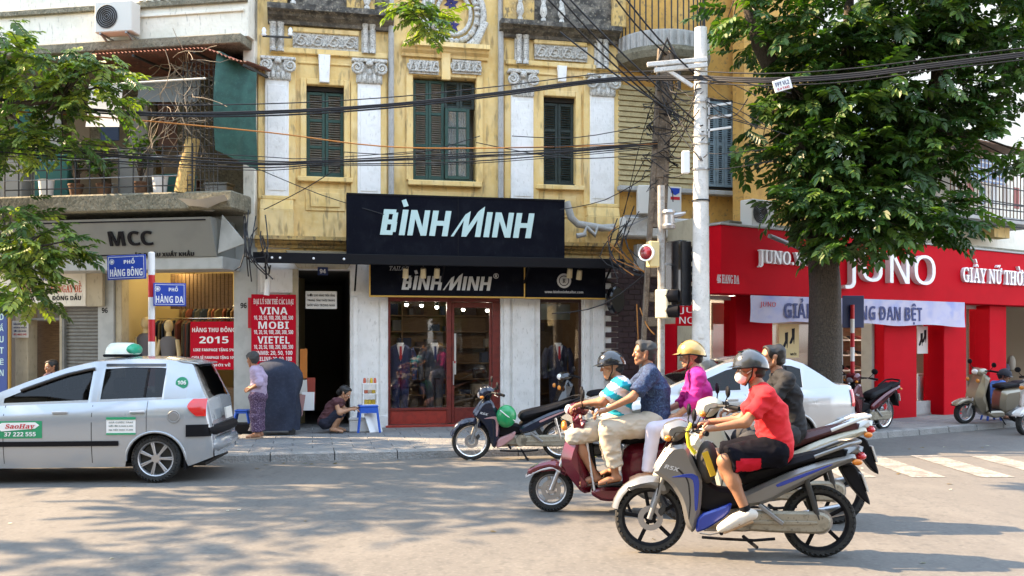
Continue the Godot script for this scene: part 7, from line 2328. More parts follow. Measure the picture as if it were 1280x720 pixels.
func taxi() -> void:
	var silver := mat(lin(0.38, 0.41, 0.44), 0.25, 0.4, 0.8)
	var C := {"top": [[-3.16, 0.50], [-3.12, 0.66], [-2.95, 0.78], [-2.2, 0.98], [-2.0, 1.03], [-1.55, 1.22], [-1.1, 1.39], [-0.8, 1.46], [-0.35, 1.49], [0.0, 1.485], [0.3, 1.45], [0.36, 1.43], [0.50, 1.14], [0.585, 0.98], [0.61, 0.93], [0.655, 0.62], [0.66, 0.5]],
		"belt": [[-3.2, 0.7], [-2.0, 0.93], [-1.0, 0.965], [0.0, 1.0], [0.6, 1.02]], "wide": [[-3.16, 0.5], [-2.95, 0.72], [-2.5, 0.80], [-1.5, 0.83], [0.0, 0.83], [0.35, 0.80], [0.58, 0.745], [0.66, 0.70]],
		"sill": [[-3.16, 0.25], [-2.9, 0.19], [0.4, 0.20], [0.66, 0.30]], "r": 0.292, "base": 2.455, "roof": 1.49, "slant": 0.05, "crease": 0.80,
		"windows": [[-1.78, -0.80], [-0.66, 0.06]], "glass": [[-1.98, -1.02], [0.37, 0.58]], "paint": silver, "tint": M.glass_dark, "seats": [-0.55, -1.35]}
	var p := ground_at(194, 604)
	var t := car("taxi", "silver hatchback taxi with green and white roof light, cut off by the picture's edge", Transform3D(Basis(Vector3.UP, deg_to_rad(5.0)), p) * T(V(0, 0, -0.80)), C)
	var S: Callable = C.side
	decal(t, "side_moulding", C, -1.95, -0.42, 0.455, 0.515, M.black, 0.012)
	# dark strips painting the shade in the gaps round the doors
	for q in [-0.735, -1.75]:
		decal(t, "door_gap_shade", C, q - 0.004, q + 0.004, 0.25, 0.94, M.dark, 0.002)
	decal(t, "door_gap_shade", C, -0.10, -0.094, 0.62, 0.99, M.dark, 0.002)
	for q in [-0.20, -1.10]:
		var c: Vector3 = S.call(q, 0.855)
		part(t, "door_handle", N().bar(c + V(-0.09, 0, 0.015), c + V(0.09, 0.004, 0.015), 0.02, 0.035, 0.008), silver)
	# window trim
	for q in [[-1.72, -0.80], [-0.66, 0.05]]:
		decal(t, "rain_visor", C, q[0], q[1], 1.405 if q[0] > -1 else 1.33, 1.435 if q[0] > -1 else 1.36, M.black_gloss, 0.012) if q[0] > -1 else null
	decal(t, "window_divider", C, -0.16, -0.135, 1.03, 1.38, M.black, -0.004)
	var vs := []
	for k in 12:
		var X: float = lerp(-1.6, -0.78, k / 11.0)
		var e: Vector3 = S.call(X, interp(C.top, X) - 0.085)
		vs.append(e + V(0, 0, 0.012))
	part(t, "rain_visor", N().tube(vs, 0.022, 6), M.black_gloss)
	# advert stickers
	var a1 := decal(t, "sticker", C, -1.86, -1.30, 0.555, 0.76, mat(lin(0.02, 0.27, 0.12), 0.4))
	var sc: Vector3 = S.call(-1.58, 0.66)
	var lean := Basis(Vector3.RIGHT, -0.02)
	part(a1, "oval", N().prism(Transform3D(lean, sc + V(0.0, 0.01, 0.006)), P2([U(-0.25, 0.02), U(-0.18, 0.07), U(0.2, 0.075), U(0.25, 0.04), U(0.2, 0.0), U(-0.18, -0.03)]), 0.0, 0.003), M.white)
	text(a1, "lettering", "SaoHay", Transform3D(lean, sc + V(0.03, 0.03, 0.010)), 0.33, 0.07, M.post_red, 0.003, "Droid Serif", true, 0.25)
	text(a1, "lettering", "37 222 555", Transform3D(lean, sc + V(0.03, -0.055, 0.008)), 0.36, 0.05, M.white, 0.003)
	var a2 := decal(t, "sticker", C, -0.56, -0.22, 0.59, 0.80, M.white)
	sc = S.call(-0.39, 0.695)
	part(a2, "green_band", N().bx(sc + V(-0.17, 0.075, 0.004), sc + V(0.17, 0.105, 0.009)), mat(lin(0.02, 0.30, 0.14), 0.4))
	part(a2, "green_band", N().bx(sc + V(-0.17, -0.105, 0.004), sc + V(0.17, -0.085, 0.009)), mat(lin(0.02, 0.30, 0.14), 0.4))
	for k in 3: text(a2, "lettering", ["GIÁ CƯỚC TAXI", "MỞ CỬA 0,5KM 6.000", "KM TIẾP THEO 11.500"][k], Transform3D(lean, sc + V(0, 0.045 - k * 0.045, 0.006)), 0.28, 0.022, mat(lin(0.25, 0.3, 0.28), 0.6), 0.002)
	# round number sticker and fuel flap
	var rc: Vector3 = S.call(0.27, 1.2)
	var up := Basis(Vector3.RIGHT, PI / 2 - 0.25)
	part(t, "round_sticker", N().lathe(Transform3D(up, rc + V(0, 0, 0.004)), [U(0.001, 0.004), U(0.075, 0.004), U(0.075, 0)], 22), mat(lin(0.02, 0.25, 0.13), 0.4))
	text(t, "lettering", "106", Transform3D(Basis(Vector3.RIGHT, -0.25), rc + V(0, 0.004, 0.012)), 0.10, 0.05, M.white, 0.003)
	var fc: Vector3 = S.call(0.22, 0.80)
	part(t, "fuel_flap", N().lathe(spin_at(fc + V(0, 0, 0.004)), [U(0.001, 0.006), U(0.05, 0.006), U(0.055, 0.002), U(0.07, 0.006), U(0.075, 0.0)], 22), M.steel_dull)
	# lamps, bumper, plate
	var lp := []
	for k in 8:
		var v := k / 7.0
		var row := PackedVector3Array()
		for j in 6:
			var X: float = lerp(0.36 + 0.11 * pow(abs(v - 0.6) / 0.6, 1.5), 0.578, j / 5.0)
			var pt: Vector3 = S.call(X, lerp(0.80, 1.01, v))
			row.append(pt + V(0.008, 0, 0.010 + 0.012 * sin(PI * v)))
		lp.append(row)
	part(t, "tail_lamp", N().grid(lp, false, V(0.3, 0, 1)), mat(lin(0.62, 0.015, 0.015), 0.12, 0.0, 0.8))
	decal(t, "bumper_pad", C, 0.36, 0.645, 0.555, 0.70, M.black, 0.018)
	part(t, "rear_bumper", N().tube([V(0.50, 0.44, 0.69), V(0.57, 0.44, 0.66), V(0.64, 0.44, 0.5), V(0.66, 0.44, 0), V(0.64, 0.44, -0.5)], [0.06, 0.08, 0.1, 0.1, 0.09], 10), silver)
	part(t, "bumper_pad", N().tube([V(0.58, 0.61, 0.72), V(0.66, 0.62, 0.5), V(0.68, 0.62, 0), V(0.66, 0.62, -0.5)], 0.065, 8), M.black)
	part(t, "number_plate", N().box(TR(V(0.70, 0.80, 0.0), V(0, 0, 8)), V(0.02, 0.14, 0.34)), M.offwhite)
	part(t, "spoiler", N().prism(Transform3D(), P2([U(0.2, 1.475), U(0.44, 1.44), U(0.45, 1.425), U(0.25, 1.44)]), -0.55, 0.55, 0.006), silver)
	part(t, "mud_flap", N().bx(V(0.33, 0.16, 0.58), V(0.345, 0.42, 0.78)), M.black)
	# roof light
	var rl := thing("taxi_light", "green and white taxi roof light on the silver hatchback", "taxi light", t.transform * T(V(-0.62, 1.512, 0)))
	part(rl, "base", N().bx(V(-0.17, 0, -0.26), V(0.17, 0.035, 0.26), 0.012), M.black)
	var P := []
	for i in 9:
		var v := i / 8.0
		var row := PackedVector3Array()
		for j in 20:
			var an := TAU * j / 20
			row.append(V(cos(an) * 0.205 * (1.0 - 0.55 * v * v), 0.035 + 0.145 * sin(v * PI / 2), sin(an) * 0.28 * (1.0 - 0.45 * v * v)))
		P.append(row)
	P.append(PackedVector3Array()); P[-1].resize(20)
	for j in 20: P[-1][j] = V(0, 0.181, 0)
	part(rl, "dome", N().grid(P, true), mat(lin(0.70, 0.74, 0.66), 0.3))
	part(rl, "green_end", N().ball(V(0.135, 0.09, 0.0), V(0.085, 0.08, 0.24), 16, 10), mat(lin(0.02, 0.32, 0.18), 0.3))

func sedan() -> void:
	var silver := mat(lin(0.40, 0.42, 0.44), 0.26, 0.5, 0.8)
	var C := {"top": [[-3.35, 0.5], [-3.3, 0.66], [-3.1, 0.76], [-2.2, 0.95], [-2.0, 1.0], [-1.5, 1.2], [-1.05, 1.38], [-0.7, 1.45], [-0.3, 1.47], [0.0, 1.44], [0.2, 1.375], [0.45, 1.22], [0.66, 1.08], [0.72, 1.05], [0.98, 1.04], [1.02, 0.99], [1.05, 0.6], [1.05, 0.5]],
		"belt": [[-3.3, 0.7], [-2.0, 0.92], [-1.0, 0.95], [0.0, 0.98], [0.7, 1.01], [1.05, 0.97]], "wide": [[-3.35, 0.5], [-3.1, 0.74], [-2.5, 0.82], [-1.5, 0.84], [0.2, 0.84], [0.6, 0.82], [0.95, 0.76], [1.05, 0.68]],
		"sill": [[-3.35, 0.25], [-3.0, 0.2], [0.6, 0.22], [1.05, 0.32]], "r": 0.295, "base": 2.5, "roof": 1.47, "slant": 0.05, "crease": 0.78,
		"windows": [[-1.75, -0.85], [-0.72, 0.14]], "glass": [[-1.98, -1.0], [0.2, 0.66]], "paint": silver, "tint": M.glass_dark, "seats": [-0.5, -1.3]}
	var p := at(994, 430, 14.5)
	p.y = 0
	var t := car("parked_sedan", "silver white saloon car behind the motorbike riders", Transform3D(Basis(Vector3.UP, deg_to_rad(9.0)), p) * T(V(0, 0, -0.80)), C)
	var S: Callable = C.side
	for q in [-0.79, -1.8]: decal(t, "door_gap_shade", C, q - 0.004, q + 0.004, 0.25, 0.92, M.dark, 0.002)  # dark strips standing for the shade in the door gaps
	decal(t, "door_gap_shade", C, 0.10, 0.106, 0.62, 0.97, M.dark, 0.002)
	for q in [-0.02, -1.0]:
		var c: Vector3 = S.call(q, 0.84)
		part(t, "door_handle", N().bar(c + V(-0.09, 0, 0.015), c + V(0.09, 0.004, 0.015), 0.02, 0.035, 0.008), silver)
	decal(t, "window_divider", C, -0.10, -0.075, 1.0, 1.33, M.black, -0.004)
	var lp := []
	for k in 8:
		var row := PackedVector3Array()
		for j in 5:
			var pt: Vector3 = S.call(lerp(0.93, 1.035, j / 4.0), lerp(0.72, 0.98, k / 7.0))
			row.append(pt + V(0.01, 0, 0.012))
		lp.append(row)
	part(t, "tail_lamp", N().grid(lp, false, V(0.3, 0, 1)), mat(lin(0.55, 0.02, 0.02), 0.12, 0.0, 0.8))
	part(t, "rear_bumper", N().tube([V(0.7, 0.48, 0.82), V(0.95, 0.48, 0.77), V(1.09, 0.49, 0.5), V(1.11, 0.49, 0), V(1.09, 0.49, -0.5)], [0.06, 0.13, 0.14, 0.14, 0.13], 10), silver)
	var mr := S.call(-1.72, 0.99) as Vector3
	part(t, "mirror", N().ball(mr + V(0, 0.03, 0.12), V(0.07, 0.075, 0.11), 12, 8), silver)

# ---- motorbikes: face -x, ground at y = 0, midway between the wheels ----
# panels are outlines on the side view, rounded and given real width
func panel(parent: Node3D, called: String, pts: Array, z0: float, z1: float, m: Material, bev := 0.02) -> MeshInstance3D:
	var poly := PackedVector2Array()
	for q in pts: poly.append(U(q[0], q[1]))
	# round the outline
	var sm := PackedVector2Array()
	var n := poly.size()
	for i in n:
		var a := poly[posmod(i - 1, n)]; var b := poly[i]; var c := poly[(i + 1) % n]
		sm.append(b.lerp(a, 0.22)); sm.append(a.lerp(c, 0.5).lerp(b, 0.82)); sm.append(b.lerp(c, 0.22))
	return part(parent, called, N().prism(Transform3D(), sm, z0, z1, min(bev, (z1 - z0) * 0.45), true), m)

func mirror_pair(t: Node3D, p: Vector3) -> void:
	for s in [-1, 1]:
		var mb := N().tube([p + V(0, 0, s * 0.22), p + V(-0.01, 0.05, s * 0.28), p + V(0.0, 0.09, s * 0.31)], 0.006, 6)
		mb.ball(p + V(0.0, 0.13, s * 0.33), V(0.02, 0.05, 0.065), 12, 8)
		part(t, "mirror", mb, M.black)

func underbone(label: String, xf: Transform3D, main: Material, accent: Material, tail: Material, seat: Material, wire := false, grp := "motorbikes in traffic") -> Node3D:
	var t := thing("motorbike", label, "motorbike", xf, grp)
	var fw := V(-0.655, 0.283, 0)
	var rw := V(0.655, 0.283, 0)
	var rimm: Material = M.chrome if wire else M.black
	wheel(t, fw, 0.283, 0.075, "wire" if wire else "cast", rimm)
	wheel(t, rw, 0.283, 0.085, "wire" if wire else "cast", rimm)
	for s in [-1, 1]:
		part(t, "fork", N().tube([fw + V(-0.01, 0, s * 0.065), fw + V(0.09, 0.30, s * 0.065), fw + V(0.16, 0.5, s * 0.06)], [0.022, 0.024, 0.022], 8), M.steel_dull)
		part(t, "shock", N().tube([rw + V(-0.02, 0.03, s * 0.11), rw + V(-0.12, 0.36, s * 0.12)], 0.022, 8), M.chrome if wire else M.iron)
	# front fender hugging the tyre
	var A := []
	for k in 13:
		var an := deg_to_rad(lerp(20.0, 165.0, k / 12.0))
		var rr := 0.31 + 0.02 * sin(PI * k / 12.0)
		A.append(P3([fw + V(cos(an) * (rr - 0.04), sin(an) * (rr - 0.04), 0.062), fw + V(cos(an) * rr, sin(an) * rr, 0.045), fw + V(cos(an) * (rr + 0.012), sin(an) * (rr + 0.012), 0), fw + V(cos(an) * rr, sin(an) * rr, -0.045), fw + V(cos(an) * (rr - 0.04), sin(an) * (rr - 0.04), -0.062)]))
	part(t, "front_fender", N().grid(A, false, V(0, 1, 0)), main)
	panel(t, "fender_wing", [[-0.86, 0.50], [-0.78, 0.585], [-0.62, 0.615], [-0.52, 0.58], [-0.50, 0.50], [-0.56, 0.47], [-0.63, 0.53], [-0.76, 0.525]], -0.085, 0.085, main, 0.03)
	# leg shields: two shells each side
	for s in [-1, 1]:
		var z0 := 0.06 if s > 0 else -0.145
		var z1 := 0.145 if s > 0 else -0.06
		panel(t, "leg_shield", [[-0.64, 0.67], [-0.51, 0.87], [-0.37, 0.89], [-0.31, 0.73], [-0.25, 0.62], [-0.265, 0.36], [-0.32, 0.18], [-0.38, 0.24], [-0.42, 0.44], [-0.50, 0.57], [-0.60, 0.64]], z0, z1, main, 0.03)
		panel(t, "accent_stripe", [[-0.52, 0.625], [-0.34, 0.665], [-0.275, 0.63], [-0.29, 0.38], [-0.315, 0.36], [-0.32, 0.60], [-0.36, 0.63]], z0 + (0.078 if s > 0 else -0.004), z1 + (0.004 if s > 0 else -0.078), accent, 0.002)
		panel(t, "lower_panel", [[-0.29, 0.33], [-0.10, 0.40], [-0.02, 0.44], [-0.05, 0.34], [-0.22, 0.22], [-0.31, 0.19]], 0.07 if s > 0 else -0.14, 0.14 if s > 0 else -0.07, accent, 0.015)
		panel(t, "side_cover", [[0.02, 0.49], [0.24, 0.60], [0.46, 0.70], [0.72, 0.79], [0.90, 0.835], [0.92, 0.78], [0.74, 0.71], [0.50, 0.58], [0.24, 0.43], [0.04, 0.39]], 0.06 if s > 0 else -0.145, 0.145 if s > 0 else -0.06, main, 0.03)
		panel(t, "tail_stripe", [[0.30, 0.585], [0.52, 0.675], [0.74, 0.755], [0.72, 0.735], [0.5, 0.64], [0.32, 0.56]], 0.144 if s > 0 else -0.148, 0.148 if s > 0 else -0.144, accent, 0.0015)
		part(t, "handlebar", N().tube([V(-0.40, 0.985, 0), V(-0.38, 1.0, s * 0.12), V(-0.30, 1.0, s * 0.24), V(-0.24, 0.99, s * 0.34)], 0.014, 8), M.iron)
		part(t, "grip", N().cyl(V(-0.30, 1.0, s * 0.24), V(-0.235, 0.99, s * 0.355), 0.02), M.black)
		part(t, "turn_signal", N().ball(V(-0.52, 0.93, s * 0.12), V(0.03, 0.025, 0.03), 10, 6), mat(lin(0.6, 0.2, 0.02), 0.2))
		part(t, "rear_signal", N().ball(V(0.92, 0.765, s * 0.13), V(0.04, 0.025, 0.03), 10, 6), mat(lin(0.65, 0.2, 0.02), 0.2))
		part(t, "foot_peg", N().cyl(V(-0.12, 0.22, s * 0.08), V(-0.12, 0.22, s * 0.27), 0.016), M.black)
		part(t, "passenger_peg", N().bar(V(0.18, 0.42, s * 0.13), V(0.36, 0.28, s * 0.15), 0.02, 0.03, 0.004), M.steel_dull)
	part(t, "steering_column", N().tube([V(-0.50, 0.72, 0), V(-0.40, 0.98, 0)], 0.045, 10), M.black)
	panel(t, "headlamp_cowl", [[-0.56, 0.97], [-0.54, 1.04], [-0.42, 1.08], [-0.33, 1.03], [-0.36, 0.97], [-0.44, 0.90], [-0.54, 0.91]], -0.12, 0.12, main, 0.045)
	part(t, "headlamp", N().ball(V(-0.535, 0.95, 0), V(0.04, 0.05, 0.08), 12, 8), pane(Color(0.9, 0.95, 1.0), 0.3))
	panel(t, "frame_tunnel", [[-0.45, 0.86], [-0.30, 0.78], [-0.18, 0.55], [0.06, 0.52], [0.10, 0.40], [-0.24, 0.32], [-0.36, 0.50]], -0.084, 0.084, M.black, 0.03)
	panel(t, "seat", [[0.02, 0.62], [0.06, 0.70], [0.20, 0.735], [0.40, 0.775], [0.62, 0.83], [0.86, 0.865], [0.86, 0.83], [0.66, 0.765], [0.44, 0.70], [0.22, 0.62], [0.06, 0.57]], -0.125, 0.125, seat, 0.045)
	panel(t, "under_seat", [[0.05, 0.57], [0.44, 0.70], [0.8, 0.80], [0.74, 0.68], [0.45, 0.52], [0.15, 0.42], [0.04, 0.44]], -0.058, 0.058, M.black, 0.01)
	panel(t, "tail_cowl", [[0.68, 0.80], [0.84, 0.87], [0.99, 0.885], [0.96, 0.84], [0.89, 0.79], [0.78, 0.74]], -0.10, 0.10, tail, 0.04)
	part(t, "tail_lamp", N().ball(V(0.96, 0.80, 0), V(0.055, 0.035, 0.09), 12, 8), mat(lin(0.5, 0.01, 0.015), 0.15))
	part(t, "grab_rail", N().tube([V(0.6, 0.80, 0.13), V(0.85, 0.90, 0.14), V(0.95, 0.92, 0.08), V(0.95, 0.92, -0.08), V(0.85, 0.90, -0.14), V(0.6, 0.80, -0.13)], 0.016, 8), tail)
	panel(t, "rear_fender", [[0.80, 0.72], [0.92, 0.74], [0.98, 0.60], [1.04, 0.42], [0.98, 0.46], [0.88, 0.58]], -0.075, 0.075, M.black, 0.012)
	part(t, "plate", N().box(TR(V(0.99, 0.60, 0), V(0, 0, 18)), V(0.012, 0.14, 0.19)), M.offwhite)
	# engine, exhaust, chain case
	part(t, "engine", N().box(TR(V(-0.06, 0.29, 0), V(0, 0, -4)), V(0.34, 0.17, 0.20), 0.04).cyl(V(0.06, 0.30, -0.13), V(0.06, 0.30, 0.13), 0.085).cyl(V(-0.2, 0.32, -0.05), V(-0.34, 0.34, 0.0), 0.06), M.dirty_alloy)
	var case_m: Material = M.dirty_alloy
	panel(t, "chain_case", [[0.02, 0.30], [0.08, 0.37], [0.40, 0.375], [0.66, 0.375], [0.73, 0.33], [0.72, 0.24], [0.66, 0.20], [0.30, 0.205], [0.06, 0.215]], 0.075, 0.13, case_m, 0.02)
	panel(t, "case_rib", [[0.12, 0.30], [0.62, 0.305], [0.62, 0.275], [0.12, 0.27]], 0.1305, 0.138, case_m, 0.003)
	part(t, "exhaust", N().tube([V(-0.30, 0.27, -0.06), V(-0.22, 0.18, -0.1), V(0.1, 0.18, -0.13), V(0.3, 0.21, -0.16), V(0.42, 0.25, -0.17), V(0.88, 0.35, -0.18)], [0.018, 0.018, 0.02, 0.03, 0.05, 0.048], 10), M.steel)
	part(t, "foot_bar", N().tube([V(-0.26, 0.165, 0.16), V(-0.1, 0.16, 0.18), V(0.14, 0.15, 0.16), V(0.30, 0.16, 0.13)], 0.012, 6), M.black)
	part(t, "stand", N().bar(V(0.06, 0.17, 0.1), V(0.16, 0.10 if not wire else 0.0, 0.2), 0.02, 0.02), M.black)
	mirror_pair(t, V(-0.33, 1.0, 0))
	for s in [-1, 1]:
		text(t, "lettering", "RSX", Transform3D(Basis(Vector3.UP, 0.0 if s > 0 else PI) * Basis(V(0, 0, 1), -0.25), V(-0.49, 0.70, s * 0.146)), 0.11, 0.032, M.letter_grey, 0.003, "Droid Sans", true, 0.25)
		part(t, "brake_cable", N().tube([V(-0.33, 1.0, s * 0.2), V(-0.46, 0.98, s * 0.15), V(-0.55, 0.82, s * 0.1), V(-0.60, 0.5, s * 0.085), V(-0.64, 0.3, s * 0.07)], 0.005, 5), M.black)
		part(t, "brake_lever", N().tube([V(-0.34, 1.0, s * 0.2), V(-0.36, 0.985, s * 0.27), V(-0.32, 0.975, s * 0.36)], 0.006, 5), M.steel)
		panel(t, "shield_seam", [[-0.44, 0.70], [-0.36, 0.62], [-0.34, 0.44], [-0.355, 0.30], [-0.365, 0.30], [-0.352, 0.44], [-0.37, 0.61], [-0.45, 0.69]], 0.145 if s > 0 else -0.147, 0.147 if s > 0 else -0.145, M.dark, 0.0005)
	panel(t, "caliper", [[-0.60, 0.34], [-0.56, 0.40], [-0.53, 0.36], [-0.57, 0.30]], 0.045, 0.075, M.iron, 0.006)
	part(t, "gear_pedal", N().tube([V(-0.05, 0.22, 0.15), V(-0.2, 0.19, 0.17), V(-0.28, 0.2, 0.17)], 0.008, 5), M.steel_dull)
	part(t, "swing_arm", N().bar(V(0.1, 0.29, -0.075), V(0.66, 0.283, -0.075), 0.03, 0.05, 0.006), M.iron)
	return t

func scooter(label: String, xf: Transform3D, main: Material, trim: Material, seat: Material, grp := "scooters") -> Node3D:
	var t := thing("scooter", label, "scooter", xf, grp)
	var fw := V(-0.63, 0.225, 0)
	var rw := V(0.62, 0.225, 0)
	wheel(t, fw, 0.225, 0.10, "cast", M.alloy)
	wheel(t, rw, 0.225, 0.11, "cast", M.alloy)
	for s in [-1, 1]: part(t, "fork", N().tube([fw + V(0, 0, s * 0.075), fw + V(0.06, 0.16, s * 0.08), fw + V(0.12, 0.3, s * 0.07)], 0.024, 8), M.steel)
	panel(t, "front_fender", [[-0.88, 0.35], [-0.86, 0.42], [-0.74, 0.49], [-0.58, 0.52], [-0.46, 0.46], [-0.44, 0.36], [-0.52, 0.37], [-0.62, 0.45], [-0.76, 0.42]], -0.10, 0.10, main, 0.04)
	panel(t, "fender_edge", [[-0.89, 0.345], [-0.87, 0.37], [-0.74, 0.44], [-0.62, 0.47], [-0.52, 0.39], [-0.60, 0.44], [-0.75, 0.41]], -0.104, 0.104, trim, 0.01)
	panel(t, "leg_shield", [[-0.54, 0.52], [-0.50, 0.68], [-0.42, 0.84], [-0.37, 1.0], [-0.32, 0.98], [-0.28, 0.60], [-0.22, 0.22], [-0.32, 0.20], [-0.45, 0.36]], -0.23, 0.23, main, 0.10)
	panel(t, "shield_edge", [[-0.33, 0.97], [-0.30, 0.97], [-0.245, 0.56], [-0.19, 0.23], [-0.215, 0.22], [-0.275, 0.58]], -0.205, 0.205, trim, 0.02)
	panel(t, "inner_shield", [[-0.30, 0.92], [-0.24, 0.88], [-0.16, 0.30], [-0.20, 0.24], [-0.25, 0.56]], -0.17, 0.17, M.black, 0.04)
	panel(t, "headset", [[-0.48, 1.0], [-0.44, 1.08], [-0.32, 1.10], [-0.24, 1.05], [-0.28, 0.97], [-0.40, 0.94]], -0.14, 0.14, main, 0.05)
	part(t, "headlamp", N().ball(V(-0.455, 1.02, 0), V(0.04, 0.05, 0.09), 12, 8), M.white_gloss)
	panel(t, "floorboard", [[-0.24, 0.20], [-0.22, 0.27], [0.12, 0.275], [0.16, 0.15], [-0.12, 0.13]], -0.21, 0.21, main, 0.03)
	part(t, "foot_mat", N().bx(V(-0.2, 0.276, -0.17), V(0.10, 0.286, 0.17), 0.004), M.black)
	panel(t, "rear_body", [[0.08, 0.26], [0.06, 0.50], [0.10, 0.68], [0.40, 0.72], [0.86, 0.76], [0.94, 0.68], [0.84, 0.52], [0.60, 0.40], [0.36, 0.24], [0.14, 0.18]], -0.19, 0.19, main, 0.08)
	panel(t, "seat", [[0.04, 0.69], [0.08, 0.77], [0.30, 0.80], [0.44, 0.79], [0.52, 0.83], [0.84, 0.83], [0.88, 0.77], [0.44, 0.725], [0.12, 0.685]], -0.165, 0.165, seat, 0.06)
	part(t, "grab_rail", N().tube([V(0.64, 0.78, 0.18), V(0.9, 0.83, 0.16), V(0.98, 0.84, 0), V(0.9, 0.83, -0.16), V(0.64, 0.78, -0.18)], 0.014, 8), M.steel)
	part(t, "tail_lamp", N().ball(V(0.91, 0.66, 0), V(0.04, 0.05, 0.1), 12, 8), mat(lin(0.5, 0.01, 0.015), 0.15))
	panel(t, "rear_fender", [[0.74, 0.46], [0.84, 0.50], [0.94, 0.30], [0.88, 0.28]], -0.07, 0.07, M.black, 0.01)
	panel(t, "engine", [[0.20, 0.20], [0.30, 0.34], [0.62, 0.32], [0.70, 0.24], [0.64, 0.16], [0.30, 0.14]], 0.06, 0.15, M.steel_dull, 0.03)
	part(t, "exhaust", N().tube([V(0.3, 0.2, -0.12), V(0.5, 0.22, -0.17), V(0.88, 0.32, -0.18)], [0.03, 0.055, 0.05], 10), M.steel_dull)
	for s in [-1, 1]:
		part(t, "grip", N().tube([V(-0.34, 1.05, s * 0.12), V(-0.28, 1.06, s * 0.22), V(-0.22, 1.05, s * 0.35)], [0.014, 0.02, 0.02], 8), M.black)
		part(t, "turn_signal", N().ball(V(-0.50, 0.86, s * 0.14), V(0.03, 0.04, 0.05), 10, 6), mat(lin(0.6, 0.22, 0.03), 0.2))
	part(t, "stand", N().bar(V(0.1, 0.16, 0.1), V(0.16, 0.0, 0.2), 0.02, 0.02), M.black)
	mirror_pair(t, V(-0.32, 1.06, 0))
	return t

var BIKE_R: Transform3D
var BIKE_W: Transform3D
var SCOOT: Transform3D
func vehicles() -> void:
	taxi()
	sedan()
	BIKE_R = Transform3D(Basis(Vector3.UP, deg_to_rad(-7.0)), at(917, 430, 7.63) - V(0, EYE, 0))
	var silver := mat(lin(0.22, 0.213, 0.203), 0.32, 0.5, 0.35)
	underbone("silver and blue motorbike ridden by the person in the red shirt", BIKE_R, silver, mat(lin(0.012, 0.04, 0.32), 0.25, 0.2, 0.6), silver, M.black)
	BIKE_W = Transform3D(Basis(Vector3.UP, deg_to_rad(-4.0)), at(944, 430, 9.0) - V(0, EYE, 0))
	var cream := mat(lin(0.48, 0.46, 0.36), 0.3, 0.0, 0.6)
	underbone("cream motorbike with brown seat and white tail, half hidden behind the silver one", BIKE_W * Transform3D(Basis().scaled(V(1.04, 1.1, 1.0)), V(0.04, 0, 0)), cream, cream, mat(lin(0.68, 0.68, 0.66), 0.3, 0.0, 0.5), mat(lin(0.07, 0.02, 0.02), 0.5))
	SCOOT = Transform3D(Basis(Vector3.UP, deg_to_rad(-3.0)), at(768, 430, 9.57) - V(0, EYE, 0))
	var maroon := mat(lin(0.13, 0.006, 0.018), 0.2, 0.25, 0.8)
	scooter("maroon scooter with white trim carrying three riders", SCOOT, maroon, mat(lin(0.6, 0.6, 0.6), 0.3), M.black)
	# parked at the kerb
	var navy := mat(lin(0.006, 0.009, 0.026), 0.2, 0.2, 0.7)
	var pb := underbone("parked dark navy motorbike with wire wheels and a green helmet on its side", Transform3D(Basis(Vector3.UP, deg_to_rad(8.0)) * Basis(Vector3.RIGHT, 0.10), at(645, 430, 13.95) - V(0, EYE, 0)), navy, mat(lin(0.45, 0.25, 0.25), 0.3), M.black, M.black, true, "motorbikes parked at the kerb")
	var hm := thing("crash_helmet", "green crash helmet hanging on the parked navy motorbike", "helmet", pb.transform * T(V(-0.17, 0.66, 0.14)))
	part(hm, "shell", N().ball(Vector3.ZERO, V(0.145, 0.165, 0.11), 18, 12), mat(lin(0.01, 0.28, 0.09), 0.3, 0.0, 0.4))
	part(hm, "stripe", N().tube([V(-0.1, 0.1, 0.07), V(0.0, 0.02, 0.113), V(0.12, -0.06, 0.06)], 0.008, 6), M.white)
	scooter("black scooter parked on the pavement in front of the pale pillar", Transform3D(Basis(Vector3.UP, deg_to_rad(14.0)) * Basis(Vector3.RIGHT, 0.1), at(730, 430, 16.0) - V(0, EYE - 0.12, 0)), M.black_gloss, M.black, M.black)
	var beige := mat(lin(0.34, 0.29, 0.21), 0.25, 0.3, 0.6)
	scooter("beige scooter parked on the pavement before the red piers", Transform3D(Basis(Vector3.UP, deg_to_rad(14.0)) * Basis(Vector3.RIGHT, 0.1), at(1239, 430, 18.9) - V(0, EYE - 0.12, 0)), beige, M.black, M.black)
	scooter("white scooter at the picture's edge beside the crossing", Transform3D(Basis(Vector3.UP, deg_to_rad(30.0)), at(1306, 430, 18.0) - V(0, EYE, 0)), mat(lin(0.7, 0.7, 0.68), 0.25, 0.0, 0.6), M.steel, M.black)
	underbone("dark maroon motorbike parked at the kerb behind the saloon car, seen from behind", Transform3D(Basis(Vector3.UP, deg_to_rad(38.0)) * Basis(Vector3.RIGHT, 0.1), at(1078, 430, 17.3) - V(0, EYE - 0.1, 0)), mat(lin(0.10, 0.008, 0.012), 0.25, 0.2, 0.6), M.black, M.black, M.black, true, "motorbikes parked at the kerb")

